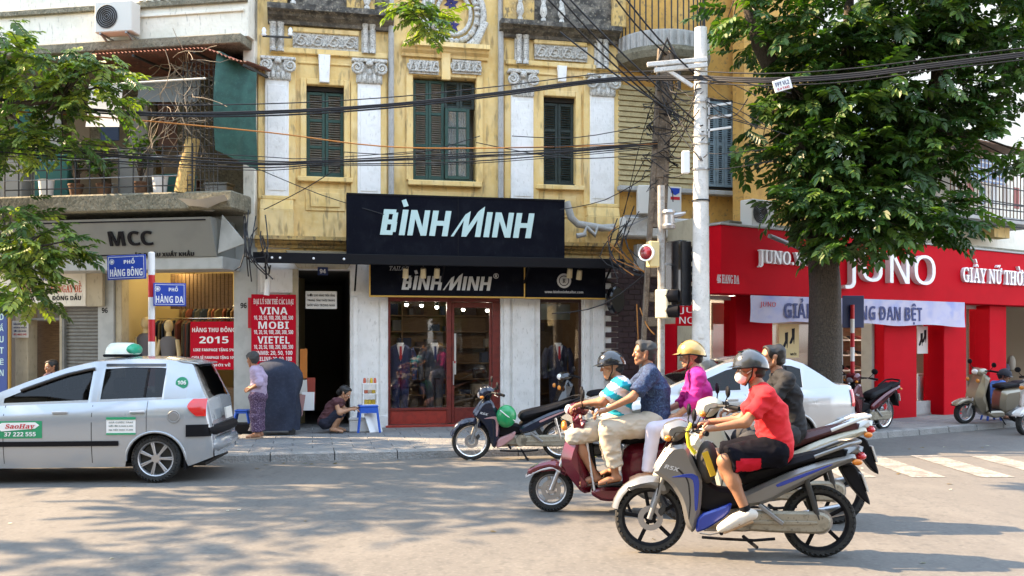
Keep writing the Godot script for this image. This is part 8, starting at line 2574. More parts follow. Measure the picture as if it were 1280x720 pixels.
# ---------- bodies: tapered capsules joined by a smooth minimum and meshed as surface nets ----------
# bone: [a, b, radius_a, radius_b] or with [.., point, direction] of a plane beyond which it is cut
func flesh(mb: MB, bones: Array, cell: float, k: float, fold := 0.0, tint = null) -> void:
	var lo := Vector3.INF
	var hi := -Vector3.INF
	for b in bones:
		var r: float = max(b[2], b[3]) + k * 0.5 + cell * 2
		for q in 2:
			lo = lo.min(b[q] - V(r, r, r)); hi = hi.max(b[q] + V(r, r, r))
	var nx := int((hi.x - lo.x) / cell) + 2
	var ny := int((hi.y - lo.y) / cell) + 2
	var nz := int((hi.z - lo.z) / cell) + 2
	var f := PackedFloat32Array()
	f.resize(nx * ny * nz)
	f.fill(1.0)
	for b in bones:
		var a: Vector3 = b[0]
		var ba: Vector3 = b[1] - a
		var ra: float = b[2]
		var dr: float = b[3] - ra
		var L2: float = max(ba.length_squared(), 1e-9)
		var m: float = max(b[2], b[3]) + k + cell * 2
		var l: Vector3 = ((a.min(b[1]) - V(m, m, m) - lo) / cell).floor().max(Vector3.ZERO)
		var h: Vector3 = ((a.max(b[1]) + V(m, m, m) - lo) / cell).ceil()
		var cut: bool = b.size() > 5
		var cp: Vector3 = b[4] if cut else Vector3.ZERO
		var cd: Vector3 = b[5] if cut else Vector3.ZERO
		for iz in range(int(l.z), min(int(h.z), nz - 1) + 1):
			for iy in range(int(l.y), min(int(h.y), ny - 1) + 1):
				var row := (iz * ny + iy) * nx
				for ix in range(int(l.x), min(int(h.x), nx - 1) + 1):
					var p := lo + V(ix, iy, iz) * cell
					var pa := p - a
					var t: float = clamp(pa.dot(ba) / L2, 0.0, 1.0)
					var d := (pa - ba * t).length() - ra - dr * t
					if cut: d = max(d, (p - cp).dot(cd))
					var e := f[row + ix]
					var g: float = max(k - abs(d - e), 0.0)
					f[row + ix] = min(d, e) - g * g / (4.0 * k)
	var sx := 1
	var sy := nx
	var sz := nx * ny
	var at_cell := {}
	var V := PackedVector3Array()
	var N := PackedVector3Array()
	var nzs := FastNoiseLite.new()
	nzs.seed = 3
	nzs.frequency = 3.2
	nzs.fractal_octaves = 2
	nzs.fractal_type = FastNoiseLite.FRACTAL_RIDGED
	var lim := cell * 1.9
	for iz in nz - 1:
		for iy in ny - 1:
			var base := (iz * ny + iy) * nx
			for ix in nx - 1:
				var i := base + ix
				var v0 := f[i]
				if v0 > lim or v0 < -lim: continue
				var c := [v0, f[i + sx], f[i + sy], f[i + sx + sy], f[i + sz], f[i + sx + sz], f[i + sy + sz], f[i + sx + sy + sz]]
				var mask := 0
				for q in 8:
					if c[q] < 0.0: mask |= 1 << q
				if mask == 0 or mask == 255: continue
				var s := Vector3.ZERO
				var n := 0
				for e in EDGES:
					var u: float = c[e[0]]
					var w: float = c[e[1]]
					if (u < 0.0) != (w < 0.0):
						s += CORN[e[0]].lerp(CORN[e[1]], u / (u - w))
						n += 1
				var P := lo + (V(ix, iy, iz) + s / n) * cell
				var nn := V(c[1] + c[3] + c[5] + c[7] - c[0] - c[2] - c[4] - c[6], c[2] + c[3] + c[6] + c[7] - c[0] - c[1] - c[4] - c[5], c[4] + c[5] + c[6] + c[7] - c[0] - c[1] - c[2] - c[3]).normalized()
				if fold > 0.0:
					var q := V(P.x * 1.3, P.y * 2.2, P.z)
					P += nn * fold * nzs.get_noise_3dv(q)
					var dx := nzs.get_noise_3dv(q + V(0.02, 0, 0)) - nzs.get_noise_3dv(q)
					var dy := nzs.get_noise_3dv(q + V(0, 0.02, 0)) - nzs.get_noise_3dv(q)
					nn = (nn - V(dx * 1.3, dy * 2.2, 0) * fold * 50.0).normalized()
				at_cell[i] = V.size()
				V.append(P)
				N.append(nn)
	for i in at_cell:
		var v0: float = f[i]
		for ax in 3:
			var st: int = [sx, sy, sz][ax]
			var o1: int = [sy, sz, sx][ax]
			var o2: int = [sz, sx, sy][ax]
			if (v0 < 0.0) == (f[i + st] < 0.0): continue
			if not (at_cell.has(i - o1) and at_cell.has(i - o2) and at_cell.has(i - o1 - o2)): continue
			var a: int = at_cell[i]; var b: int = at_cell[i - o1]; var c: int = at_cell[i - o1 - o2]; var d: int = at_cell[i - o2]
			if tint != null: mb.col = tint.call(V[a])
			mb.tri(V[a], V[b], V[c], N[a], N[b], N[c])
			mb.tri(V[a], V[c], V[d], N[a], N[c], N[d])

const EDGES := [[0, 1], [2, 3], [4, 5], [6, 7], [0, 2], [1, 3], [4, 6], [5, 7], [0, 4], [1, 5], [2, 6], [3, 7]]
const CORN := [Vector3(0, 0, 0), Vector3(1, 0, 0), Vector3(0, 1, 0), Vector3(1, 1, 0), Vector3(0, 0, 1), Vector3(1, 0, 1), Vector3(0, 1, 1), Vector3(1, 1, 1)]

func hand_bones(w: Vector3, d: Vector3, n: Vector3, s: Vector3, curl: float) -> Array:
	var B := [[w, w + d * 0.05 + s * 0.018, 0.024, 0.022], [w, w + d * 0.06 - s * 0.02, 0.024, 0.019], [w + d * 0.05 + s * 0.02, w + d * 0.055 - s * 0.022, 0.017, 0.015]]
	for j in 4:
		var p: Vector3 = w + d * (0.083 - 0.004 * abs(j - 1)) + s * (0.031 - 0.0205 * j)
		B.append([w + d * 0.05 + s * (0.02 - 0.014 * j), p, 0.013, 0.0105])
		for q in 3:
			var a: float = curl * [0.6, 1.35, 2.0][q]
			var e: Vector3 = p + (d * cos(a) + n * sin(a)) * [0.036, 0.025, 0.02][q] * [0.95, 1.05, 1.0, 0.8][j]
			B.append([p, e, 0.0098 - 0.001 * q, 0.0090 - 0.001 * q])
			p = e
	var p0 := w + d * 0.022 + s * 0.026
	var p1 := p0 + (d * 0.6 + s * 0.6 + n * 0.4).normalized() * 0.036
	var p2 := p1 + (d * 0.75 + s * 0.05 + n * (0.4 + curl * 0.4)).normalized() * 0.03
	B.append([p0, p1, 0.013, 0.0105]); B.append([p1, p2, 0.0105, 0.0085])
	return B

func head_bones(c: Vector3, f: Vector3, u: Vector3, s: Vector3) -> Array:
	var B := [[c + u * 0.035 - f * 0.035, c + u * 0.035 + f * 0.012, 0.078, 0.074], [c - f * 0.045, c - f * 0.03 + u * 0.02, 0.066, 0.07], [c + f * 0.03 + u * 0.01, c + f * 0.04 - u * 0.06, 0.058, 0.042],
		[c + f * 0.062 - u * 0.098, c + f * 0.066 - u * 0.094, 0.022, 0.02], [c + f * 0.088 + u * 0.012, c + f * 0.103 - u * 0.026, 0.007, 0.0125], [c + f * 0.075 - u * 0.06 - s * 0.016, c + f * 0.075 - u * 0.06 + s * 0.016, 0.0155, 0.0155]]
	for q in [-1.0, 1.0]:
		B.append([c - u * 0.05 + s * q * 0.05 - f * 0.005, c + f * 0.055 - u * 0.098 + s * q * 0.012, 0.026, 0.02])
		B.append([c + f * 0.06 - u * 0.022 + s * q * 0.04, c + f * 0.05 - u * 0.03 + s * q * 0.045, 0.02, 0.02])
		B.append([c + f * 0.076 + u * 0.026 + s * q * 0.012, c + f * 0.064 + u * 0.026 + s * q * 0.045, 0.014, 0.012])
		B.append([c - f * 0.012 + u * 0.018 + s * q * 0.079, c - f * 0.004 - u * 0.028 + s * q * 0.074, 0.015, 0.010])
	return B

# J: joints in the person's own space, facing -x unless "f" says otherwise; lists hold [near (+z), far (-z)]
func person(label: String, xf: Transform3D, J: Dictionary, K: Dictionary) -> Node3D:
	var t := thing("person", label, "person", xf)
	var f: Vector3 = J.f.normalized()
	var u: Vector3 = (J.u if J.has("u") else Vector3.UP)
	u = (u - f * u.dot(f)).normalized()
	var s := f.cross(u)
	var body := N()
	var B := []
	var nk: Vector3 = J.neck
	var pv: Vector3 = J.pelvis
	var ch: Vector3 = J.chest
	var fat: float = K.get("fat", 0.94)
	var wide := V(0, 0, 0.085)
	for q in [-1.0, 1.0]:
		B.append([pv + wide * q * 0.8, ch + wide * q, 0.105 * fat, 0.10 * fat])
		B.append([ch + wide * q, nk + V(0, -0.06, 0) + wide * q * 0.7, 0.10 * fat, 0.06])
	B.append([nk + V(0, -0.05, 0), J.head - u * 0.06 - f * 0.02, 0.062, 0.05])
	var skin: Material = K.skin
	for i in 2:
		B.append([J.sh[i], J.el[i], 0.052 * fat, 0.040]); B.append([J.el[i], J.wr[i], 0.041, 0.027])
		B.append([J.hip[i], J.kn[i], 0.085 * fat, 0.058]); B.append([J.kn[i], J.an[i].lerp(J.kn[i], 0.6), 0.056, 0.055]); B.append([J.an[i].lerp(J.kn[i], 0.65), J.an[i], 0.052, 0.034])
		var toe: Vector3 = J.toe[i]
		B.append([J.an[i] - (toe - J.an[i]).normalized() * 0.03 - V(0, 0.025, 0), toe, 0.034, 0.022])
		B.append([J.an[i].lerp(toe, 0.5) + V(0, 0, 0.012), toe + V(0, 0, 0.02), 0.026, 0.017])
		B.append([J.an[i].lerp(toe, 0.5) - V(0, 0, 0.012), toe - V(0, 0, 0.018), 0.026, 0.015])
	flesh(body, B, 0.016, 0.03)
	flesh(body, head_bones(J.head, f, u, s), 0.0065, 0.018)
	for i in 2:
		if not J.has("hd"): break
		var d: Vector3 = J.hd[i].normalized()
		var n: Vector3 = J.hn[i]
		n = (n - d * n.dot(d)).normalized()
		flesh(body, hand_bones(J.wr[i], d, n, d.cross(n) * (-1.0 if i == 0 else 1.0) * K.get("thumb", 1.0), K.get("curl", 0.9)), 0.0055, 0.006)
	part(t, "body", body, skin)
	for q in [-1.0, 1.0]:
		var e: Vector3 = J.head + f * 0.081 + u * 0.004 + s * q * 0.031
		var eye := part(t, "eye", N().ball(e, V(0.0115, 0.009, 0.0115), 8, 6), M.white)
		part(eye, "iris", N().ball(e + f * 0.007, V(0.006, 0.006, 0.006), 8, 5), M.black)
	# clothing
	if K.has("shirt"):
		var S := []
		var g := 0.012
		for q in [-1.0, 1.0]:
			S.append([pv + wide * q * 0.85 + K.get("hem", Vector3.ZERO), ch + wide * q, 0.118 * fat + g, 0.108 * fat + g])
			S.append([ch + wide * q, nk + V(0, -0.075, 0) + wide * q * 0.8, 0.108 * fat + g, 0.062 + g])
		for i in 2:
			var sl: float = K.get("sleeve", 0.62)
			var sd: Vector3 = (J.el[i] - J.sh[i]).normalized()
			S.append([nk + V(0, -0.06, 0), J.sh[i], 0.065, 0.068])
			if sl <= 1.0:
				var e: Vector3 = J.sh[i].lerp(J.el[i], sl)
				S.append([J.sh[i], e + sd * 0.1, 0.064 * fat + g * 0.6, 0.062 + g * 0.5, e, sd])
			else:
				var e: Vector3 = J.el[i].lerp(J.wr[i], sl - 1.0)
				var d2: Vector3 = (J.wr[i] - J.el[i]).normalized()
				S.append([J.sh[i], J.el[i], 0.062 * fat + g * 0.6, 0.05 + g * 0.5]); S.append([J.el[i], e + d2 * 0.08, 0.05 + g * 0.5, 0.038 + g * 0.4, e, d2])
		var mb := N()
		mb.has_c = K.has("tint")
		flesh(mb, S, 0.010 if K.has("tint") else 0.016, 0.035, 0.014, K.get("tint"))
		part(t, "shirt", mb, K.shirt)
		part(t, "collar", N().tube([nk + V(0.05, -0.01, 0), nk + V(0, -0.02, 0.062), nk + V(-0.058, -0.045, 0), nk + V(0, -0.02, -0.062)], 0.013, 6, false, true), K.get("collar", K.shirt))
	if K.has("trousers"):
		var S := []
		var tl: float = K.get("leg", 2.0)
		var g: float = K.get("loose", 0.022)
		for i in 2:
			S.append([pv + wide * (0.7 if i == 0 else -0.7) + V(0, 0.03, 0), J.hip[i], 0.122 * fat, 0.10 + g])
			if tl <= 1.0:
				var e: Vector3 = J.hip[i].lerp(J.kn[i], tl)
				var d: Vector3 = (J.kn[i] - J.hip[i]).normalized()
				S.append([J.hip[i], e + d * 0.1, 0.092 * fat + g, 0.072 + g, e, d])
			else:
				var e: Vector3 = J.kn[i].lerp(J.an[i], tl - 1.0)
				var d: Vector3 = (J.an[i] - J.kn[i]).normalized()
				S.append([J.hip[i], J.kn[i], 0.090 * fat + g, 0.062 + g]); S.append([J.kn[i], e + d * 0.1, 0.062 + g, 0.052 + g * 0.8, e, d])
		var mb := N()
		mb.has_c = K.has("tint2")
		flesh(mb, S, 0.016, 0.03, min(0.012, g * 0.4), K.get("tint2"))
		part(t, "trousers", mb, K.trousers)
	# head wear
	var c: Vector3 = J.head
	if K.has("helmet"):
		var HB := Basis(s, u, f)
		var P := []
		for i in 11:
			var a: float = lerp(-0.12, PI / 2, i / 10.0)
			var row := PackedVector3Array()
			for j in 28:
				var an := TAU * j / 28
				var drop: float = 0.035 * max(0.0, -cos(an)) * (1.0 - i / 10.0)
				row.append(c + u * 0.035 - f * 0.012 + HB * V(cos(a) * sin(an) * 0.122, sin(a) * 0.128 - drop, cos(a) * cos(an) * 0.142))
			P.append(row)
		var hm := part(t, "helmet", N().grid(P, true), K.helmet)
		part(hm, "rim", N().tube(Array(P[0]), 0.008, 6, false, true), M.black)
		var vz := []
		for i in 2:
			var row := PackedVector3Array()
			for j in 11:
				var an: float = lerp(-0.9, 0.9, j / 10.0)
				row.append(c + u * (0.045 - 0.012 * i) - f * 0.012 + HB * V(sin(an) * (0.124 - 0.01 * i), -0.004, cos(an) * (0.144 + 0.05 * i)))
			vz.append(row)
		part(hm, "visor", N().grid(vz, false, Vector3.UP), K.get("visor", M.black_gloss))
		for q in [-1.0, 1.0]:
			part(hm, "strap", N().tube([c + s * q * 0.115 + u * 0.02, c + s * q * 0.085 - u * 0.05 + f * 0.01, c + s * q * 0.03 - u * 0.118 + f * 0.045, c - u * 0.126 + f * 0.05], 0.006, 5), M.black)
			for w in 3: part(hm, "vent", N().ball(c + u * (0.145 - 0.022 * w) + s * q * (0.03 + 0.022 * w) + f * 0.05, V(0.008, 0.006, 0.028), 8, 5, HB), M.black)
	if K.has("hair"):
		var S := [[c + u * 0.045 - f * 0.05, c + u * 0.048 + f * 0.02, 0.081, 0.077, c + f * 0.052 + u * 0.055, (f * 0.9 - u * 0.35).normalized()], [c - f * 0.06 - u * 0.02, c - f * 0.05 + u * 0.04, 0.064, 0.075, c + f * 0.0 - u * 0.06, (f * 0.8 - u * 0.6).normalized()]]
		if K.has("bun"): S.append([c - f * 0.12 - u * 0.02, c - f * 0.11 - u * 0.05, 0.04, 0.035])
		if K.has("helmet"): S = [S[1]]
		var mb := N()
		flesh(mb, S, 0.008, 0.02, 0.012)
		part(t, "hair", mb, K.hair)
	if K.has("mask"):
		part(t, "face_mask", N().ball(c + f * 0.062 - u * 0.058, V(0.052, 0.055, 0.062), 14, 10, Basis(s, u, f)).tube([c + s * 0.05 - u * 0.04 + f * 0.06, c + s * 0.082 - f * 0.01], 0.004, 4).tube([c - s * 0.05 - u * 0.04 + f * 0.06, c - s * 0.082 - f * 0.01], 0.004, 4), K.mask)
	# footwear
	for i in 2:
		var a: Vector3 = J.an[i]
		var toe: Vector3 = J.toe[i]
		var d := (toe - a)
		d = (d + V(0, 0.035 if d.y < -0.02 else 0.0, 0)).normalized()
		var heel: Vector3 = a - d * 0.05 - V(0, 0.055, 0)
		var tip: Vector3 = toe + d * 0.025 - V(0, 0.02, 0)
		if K.get("shoe", "") == "sneaker":
			var sh := N()
			flesh(sh, [[heel + V(0, 0.025, 0), tip + V(0, 0.012, 0) + d * 0.012, 0.040, 0.036], [a - V(0, 0.005, 0), a.lerp(toe, 0.6), 0.044, 0.039], [a.lerp(toe, 0.5) + V(0, 0, 0.012), toe + V(0, 0, 0.014), 0.038, 0.032], [a.lerp(toe, 0.5) - V(0, 0, 0.012), toe - V(0, 0, 0.014), 0.038, 0.032]], 0.009, 0.03)
			var so := part(t, "sneaker", sh, mat(lin(0.62, 0.58, 0.52), 0.75))
			part(t, "sock", N().tube([a - V(0, 0.01, 0), a + (J.kn[i] - a).normalized() * 0.055], [0.043, 0.042], 12), M.black)
			part(so, "sole", N().bar(heel - V(0, 0.022, 0), tip - V(0, 0.022, 0), 0.075, 0.022, 0.008), mat(lin(0.38, 0.24, 0.13), 0.7))
			part(so, "stripe", N().bar(a.lerp(toe, 0.35) + V(0, -0.045, 0.04), a.lerp(toe, 0.6) + V(0, 0.0, 0.042), 0.012, 0.02, 0.003), mat(lin(0.35, 0.2, 0.08), 0.7))
		else:
			var sn := part(t, "sandal", N().bar(heel - V(0, 0.008, 0), tip - V(0, 0.008, 0), 0.085, 0.02, 0.008), K.get("sole", M.dark))
			var mid := a.lerp(toe, 0.62)
			part(sn, "strap", N().tube([mid + V(0, -0.035, 0.045), mid + V(0, 0.016, 0.02), mid + V(0, 0.016, -0.02), mid + V(0, -0.035, -0.045)], 0.008, 5), K.get("sole", M.dark))
	return t

func two(x: float, y: float, z: float) -> Array: return [V(x, y, z), V(x, y, -z)]

func people() -> void:
	var skin := mat(lin(0.34, 0.16, 0.085), 0.55)
	skin.subsurf_scatter_enabled = true
	skin.subsurf_scatter_strength = 0.05
	var pale: StandardMaterial3D = skin.duplicate()
	pale.albedo_color = lin(0.42, 0.225, 0.13)
	var hair := mat(lin(0.012, 0.010, 0.009), 0.55)
	var grey_hair := mat(lin(0.034, 0.033, 0.032), 0.7)
	var vc := mat(Color.WHITE, 0.85)
	vc.metallic_specular = 0.25
	vc.vertex_color_use_as_albedo = true
	var fwd := V(-1, 0, 0)
	# the near rider
	person("rider in a red T-shirt, grey helmet and white face mask on the silver motorbike", BIKE_R, {"f": V(-1, -0.10, 0.12), "head": V(0.125, 1.475, 0), "neck": V(0.21, 1.36, 0), "chest": V(0.285, 1.14, 0), "pelvis": V(0.33, 0.85, 0),
		"sh": two(0.235, 1.27, 0.185), "el": [V(0.06, 1.075, 0.27), V(0.09, 1.05, -0.27)], "wr": [V(-0.17, 1.03, 0.30), V(-0.16, 1.03, -0.30)], "hip": two(0.29, 0.84, 0.10), "kn": [V(-0.09, 0.765, 0.21), V(-0.09, 0.765, -0.21)], "an": two(0.075, 0.375, 0.235), "toe": two(-0.085, 0.275, 0.245),
		"hd": [V(-1, -0.15, 0), V(-1, -0.15, 0)], "hn": [V(0, -1, 0), V(0, -1, 0)]},
		{"skin": skin, "shirt": mat(lin(0.62, 0.012, 0.02), 0.85), "sleeve": 0.72, "trousers": vc, "leg": 0.93, "loose": 0.035, "tint2": func(p: Vector3) -> Color: return Color(0.5, 0.012, 0.03) if p.y < 0.80 and p.y > 0.70 and p.x < 0.19 and p.x > -0.0 else Color(0.006, 0.0065, 0.010), "helmet": mat(lin(0.07, 0.074, 0.08), 0.22, 0.4, 0.6), "visor": pane(Color(0.05, 0.05, 0.06), 0.6), "hair": hair, "mask": M.white, "shoe": "sneaker"})
	var bag := thing("carrier_bag", "black bag with yellow straps hanging inside the silver motorbike's leg shield", "bag", BIKE_R)
	part(bag, "sack", N().ball(V(-0.21, 0.74, 0.05), V(0.085, 0.17, 0.12), 14, 10), mat(lin(0.03, 0.025, 0.02), 0.8))
	part(bag, "strap", N().tube([V(-0.34, 1.05, 0.14), V(-0.375, 0.98, 0.17), V(-0.36, 0.88, 0.18), V(-0.31, 0.82, 0.17)], 0.016, 6), mat(lin(0.65, 0.6, 0.02), 0.6))
	part(bag, "yellow_label", N().box(TR(V(-0.205, 0.74, 0.172), V(0, 10, 20)), V(0.05, 0.2, 0.006), 0.002), mat(lin(0.6, 0.42, 0.02), 0.6))
	# the rider behind on the cream motorbike
	person("bareheaded rider with cropped hair in a black shirt on the cream motorbike", BIKE_W, {"f": V(-1, 0, 0.1), "head": V(0.15, 1.545, 0), "neck": V(0.225, 1.43, 0), "chest": V(0.29, 1.2, 0), "pelvis": V(0.33, 0.87, 0),
		"sh": two(0.255, 1.34, 0.185), "el": two(0.10, 1.13, 0.26), "wr": two(-0.16, 1.03, 0.30), "hip": two(0.29, 0.86, 0.10), "kn": two(-0.10, 0.78, 0.2), "an": two(-0.05, 0.36, 0.2), "toe": two(-0.2, 0.30, 0.21), "hd": [fwd, fwd], "hn": [V(0, -1, 0), V(0, -1, 0)]},
		{"skin": skin, "shirt": mat(lin(0.009, 0.009, 0.011), 0.85), "collar": mat(lin(0.22, 0.22, 0.21), 0.8), "sleeve": 1.6, "trousers": mat(lin(0.03, 0.03, 0.035), 0.85), "hair": hair})
	# three on the maroon scooter
	person("scooter rider in a black helmet and white and turquoise striped polo shirt", SCOOT, {"f": V(-1, -0.18, 0.1), "head": V(-0.035, 1.455, 0), "neck": V(0.04, 1.345, 0), "chest": V(0.06, 1.14, 0), "pelvis": V(0.03, 0.89, 0),
		"sh": two(0.07, 1.27, 0.18), "el": [V(-0.125, 1.11, 0.24), V(-0.12, 1.09, -0.24)], "wr": [V(-0.335, 1.085, 0.20), V(-0.33, 1.06, -0.24)], "hip": two(0.0, 0.88, 0.10), "kn": two(-0.39, 0.765, 0.17), "an": two(-0.19, 0.365, 0.16), "toe": two(-0.33, 0.315, 0.17), "hd": [V(-1, -0.3, 0), V(-1, -0.1, 0)], "hn": [V(-0.2, -1, 0), V(0, -1, 0)]},
		{"skin": skin, "shirt": vc, "tint": func(p: Vector3) -> Color: return Color(0.03, 0.36, 0.48) if fposmod((p.y + p.x * 0.55) * 6.2, 1.0) < 0.46 else Color(0.62, 0.64, 0.66), "sleeve": 0.85, "trousers": mat(lin(0.46, 0.41, 0.33), 0.85), "leg": 1.08, "loose": 0.03, "helmet": mat(lin(0.012, 0.014, 0.02), 0.2, 0.0, 0.7), "hair": hair, "sole": mat(lin(0.10, 0.06, 0.04), 0.7)})
	var floral := surf(picture(256, lin(0.016, 0.035, 0.10), [[12, lin(0.05, 0.10, 0.20), 0.52, 0.62, 0.85], [18, lin(0.008, 0.014, 0.05), 0.52, 0.64, 0.9], [26, lin(0.10, 0.17, 0.27), 0.62, 0.7, 0.7]], 201), 0.55, 0.85, false)
	person("bareheaded grey-haired rider in a dark blue patterned shirt and cream trousers", SCOOT, {"f": V(-1, 0.02, 0.1), "head": V(0.29, 1.585, 0), "neck": V(0.35, 1.47, 0), "chest": V(0.40, 1.22, 0), "pelvis": V(0.39, 0.89, 0),
		"sh": two(0.345, 1.375, 0.20), "el": [V(0.155, 1.16, 0.31), V(0.15, 1.16, -0.31)], "wr": [V(-0.105, 1.035, 0.33), V(-0.10, 1.04, -0.33)], "hip": two(0.35, 0.89, 0.13), "kn": two(-0.07, 0.845, 0.27), "an": two(-0.0, 0.385, 0.25), "toe": two(-0.15, 0.325, 0.27), "hd": [V(-1, -0.25, 0), V(-1, -0.25, 0)], "hn": [V(0, -1, 0), V(0, -1, 0)]},
		{"skin": skin, "fat": 1.08, "shirt": floral, "sleeve": 0.8, "hem": V(0.02, -0.06, 0), "trousers": mat(lin(0.47, 0.41, 0.32), 0.85), "leg": 1.78, "loose": 0.035, "hair": grey_hair})
	person("passenger in a gold helmet, magenta top and white leggings behind the blue-shirted rider", SCOOT, {"f": V(-1, -0.1, -0.25), "head": V(0.755, 1.555, -0.02), "neck": V(0.81, 1.44, -0.02), "chest": V(0.84, 1.2, -0.02), "pelvis": V(0.80, 0.92, -0.02),
		"sh": [V(0.81, 1.345, 0.15), V(0.81, 1.345, -0.19)], "el": [V(0.74, 1.09, 0.22), V(0.72, 1.09, -0.25)], "wr": [V(0.60, 0.98, 0.17), V(0.54, 1.0, -0.2)], "hip": two(0.76, 0.91, 0.11), "kn": two(0.36, 0.85, 0.29), "an": two(0.30, 0.42, 0.28), "toe": two(0.15, 0.37, 0.29), "hd": [V(-1, -0.3, -0.2), V(-1, -0.2, 0.2)], "hn": [V(0, -1, -0.3), V(0, -1, 0.3)]},
		{"skin": pale, "fat": 0.86, "curl": 0.5, "shirt": mat(lin(0.48, 0.008, 0.21), 0.8), "sleeve": 1.35, "trousers": mat(lin(0.60, 0.57, 0.66), 0.8), "leg": 1.95, "loose": 0.008, "helmet": mat(lin(0.50, 0.32, 0.10), 0.25, 0.3, 0.6), "visor": mat(lin(0.3, 0.2, 0.08), 0.3), "hair": hair})
	# the old woman on the pavement
	var ow := ground_at(321, 548, 0.12)
	var batik := surf(picture(256, lin(0.07, 0.035, 0.085), [[16, lin(0.30, 0.22, 0.30), 0.54, 0.6, 0.9], [26, lin(0.02, 0.01, 0.03), 0.54, 0.64, 0.8]], 203), 0.45, 0.85, false)
	person("old person with grey hair in a lavender blouse and patterned purple trousers on the pavement", T(ow), {"f": V(-0.8, -0.15, -0.6), "head": V(-0.075, 1.30, 0), "neck": V(-0.02, 1.20, 0), "chest": V(0.035, 1.0, 0), "pelvis": V(0.02, 0.72, 0),
		"sh": [V(0.02, 1.11, 0.15), V(0.0, 1.11, -0.15)], "el": [V(0.11, 0.92, 0.22), V(0.05, 0.88, -0.22)], "wr": [V(-0.05, 0.83, 0.16), V(-0.05, 0.72, -0.22)], "hip": two(0.02, 0.70, 0.085), "kn": two(0.01, 0.38, 0.09), "an": two(0.03, 0.075, 0.09), "toe": two(-0.13, 0.03, 0.10), "hd": [V(-1, -0.3, -0.3), V(0, -1, 0)], "hn": [V(0, -0.3, -1), V(-1, 0, 0)]},
		{"skin": skin, "fat": 0.86, "curl": 0.4, "shirt": mat(lin(0.38, 0.30, 0.42), 0.85), "sleeve": 1.2, "hem": V(0, -0.04, 0), "trousers": batik, "leg": 1.86, "loose": 0.03, "hair": grey_hair, "sole": mat(lin(0.4, 0.3, 0.22), 0.7)})
	# the squatting woman
	var sq := ground_at(420, 541, 0.12)
	person("person with black hair squatting by the blue stool in a maroon sleeveless top", T(sq), {"f": V(0.85, -0.5, 0.2), "head": V(0.16, 0.69, 0), "neck": V(0.075, 0.61, 0), "chest": V(-0.05, 0.46, 0), "pelvis": V(-0.19, 0.20, 0),
		"sh": two(0.02, 0.55, 0.16), "el": [V(0.09, 0.36, 0.19), V(0.13, 0.38, -0.19)], "wr": [V(0.29, 0.42, 0.14), V(0.31, 0.43, -0.12)], "hip": two(-0.17, 0.19, 0.09), "kn": two(0.10, 0.38, 0.13), "an": two(-0.03, 0.08, 0.13), "toe": two(0.13, 0.035, 0.14), "hd": [V(1, 0, -0.3), V(1, 0, 0.3)], "hn": [V(0, -1, 0), V(0, -1, 0)]},
		{"skin": pale, "fat": 0.86, "curl": 0.6, "thumb": -1.0, "shirt": mat(lin(0.085, 0.03, 0.035), 0.85), "sleeve": 0.05, "trousers": mat(lin(0.012, 0.014, 0.03), 0.85), "leg": 0.95, "hair": hair, "bun": true})
	# seated by the far scooters
	var bl := at(1246, 430, 19.6)
	bl.y = 0.12
	person("person in a blue shirt and dark cap sitting behind the beige scooter", T(bl), {"f": V(0.8, -0.3, 0.5), "head": V(0.16, 0.90, 0), "neck": V(0.09, 0.80, 0), "chest": V(-0.02, 0.62, 0), "pelvis": V(-0.12, 0.38, 0),
		"sh": two(0.03, 0.73, 0.17), "el": two(0.12, 0.52, 0.22), "wr": two(0.32, 0.52, 0.14), "hip": two(-0.1, 0.36, 0.09), "kn": two(0.28, 0.42, 0.14), "an": two(0.24, 0.08, 0.13), "toe": two(0.40, 0.035, 0.14)},
		{"skin": skin, "shirt": mat(lin(0.05, 0.14, 0.42), 0.85), "sleeve": 0.9, "trousers": mat(lin(0.03, 0.035, 0.05), 0.85), "leg": 1.9, "helmet": mat(lin(0.02, 0.02, 0.03), 0.8), "hair": hair})
	plastic_stool("small blue plastic stool under the person by the beige scooter", T(bl + V(-0.12, 0, 0)), 0.24, 0.26)
	var ps := FL * on(FL, 65, 455, 0.9)
	ps.y = 0.12
	person("dark haired person seen over the taxi roof before the dark doorway", T(ps), {"f": V(-0.6, -0.1, 0.8), "head": V(-0.02, 1.14, 0), "neck": V(0, 1.03, 0), "chest": V(0.02, 0.84, 0), "pelvis": V(0.02, 0.56, 0),
		"sh": two(0, 0.96, 0.15), "el": two(0.04, 0.74, 0.2), "wr": two(-0.12, 0.62, 0.14), "hip": two(0.0, 0.54, 0.09), "kn": two(-0.34, 0.5, 0.12), "an": two(-0.32, 0.08, 0.12), "toe": two(-0.46, 0.035, 0.13)},
		{"skin": skin, "fat": 0.9, "shirt": mat(lin(0.06, 0.03, 0.06), 0.85), "sleeve": 1.5, "trousers": M.black, "leg": 1.9, "hair": hair})
	single("wooden_stool", N().bx(V(-0.15, 0.38, -0.15), V(0.15, 0.42, 0.15), 0.01).bx(V(-0.13, 0, -0.13), V(-0.09, 0.38, -0.09)).bx(V(0.09, 0, -0.13), V(0.13, 0.38, -0.09)).bx(V(-0.13, 0, 0.09), V(-0.09, 0.38, 0.13)).bx(V(0.09, 0, 0.09), V(0.13, 0.38, 0.13)), M.wood, "wooden stool under the person hidden by the taxi", "stool", T(ps + V(0.02, 0, 0)))

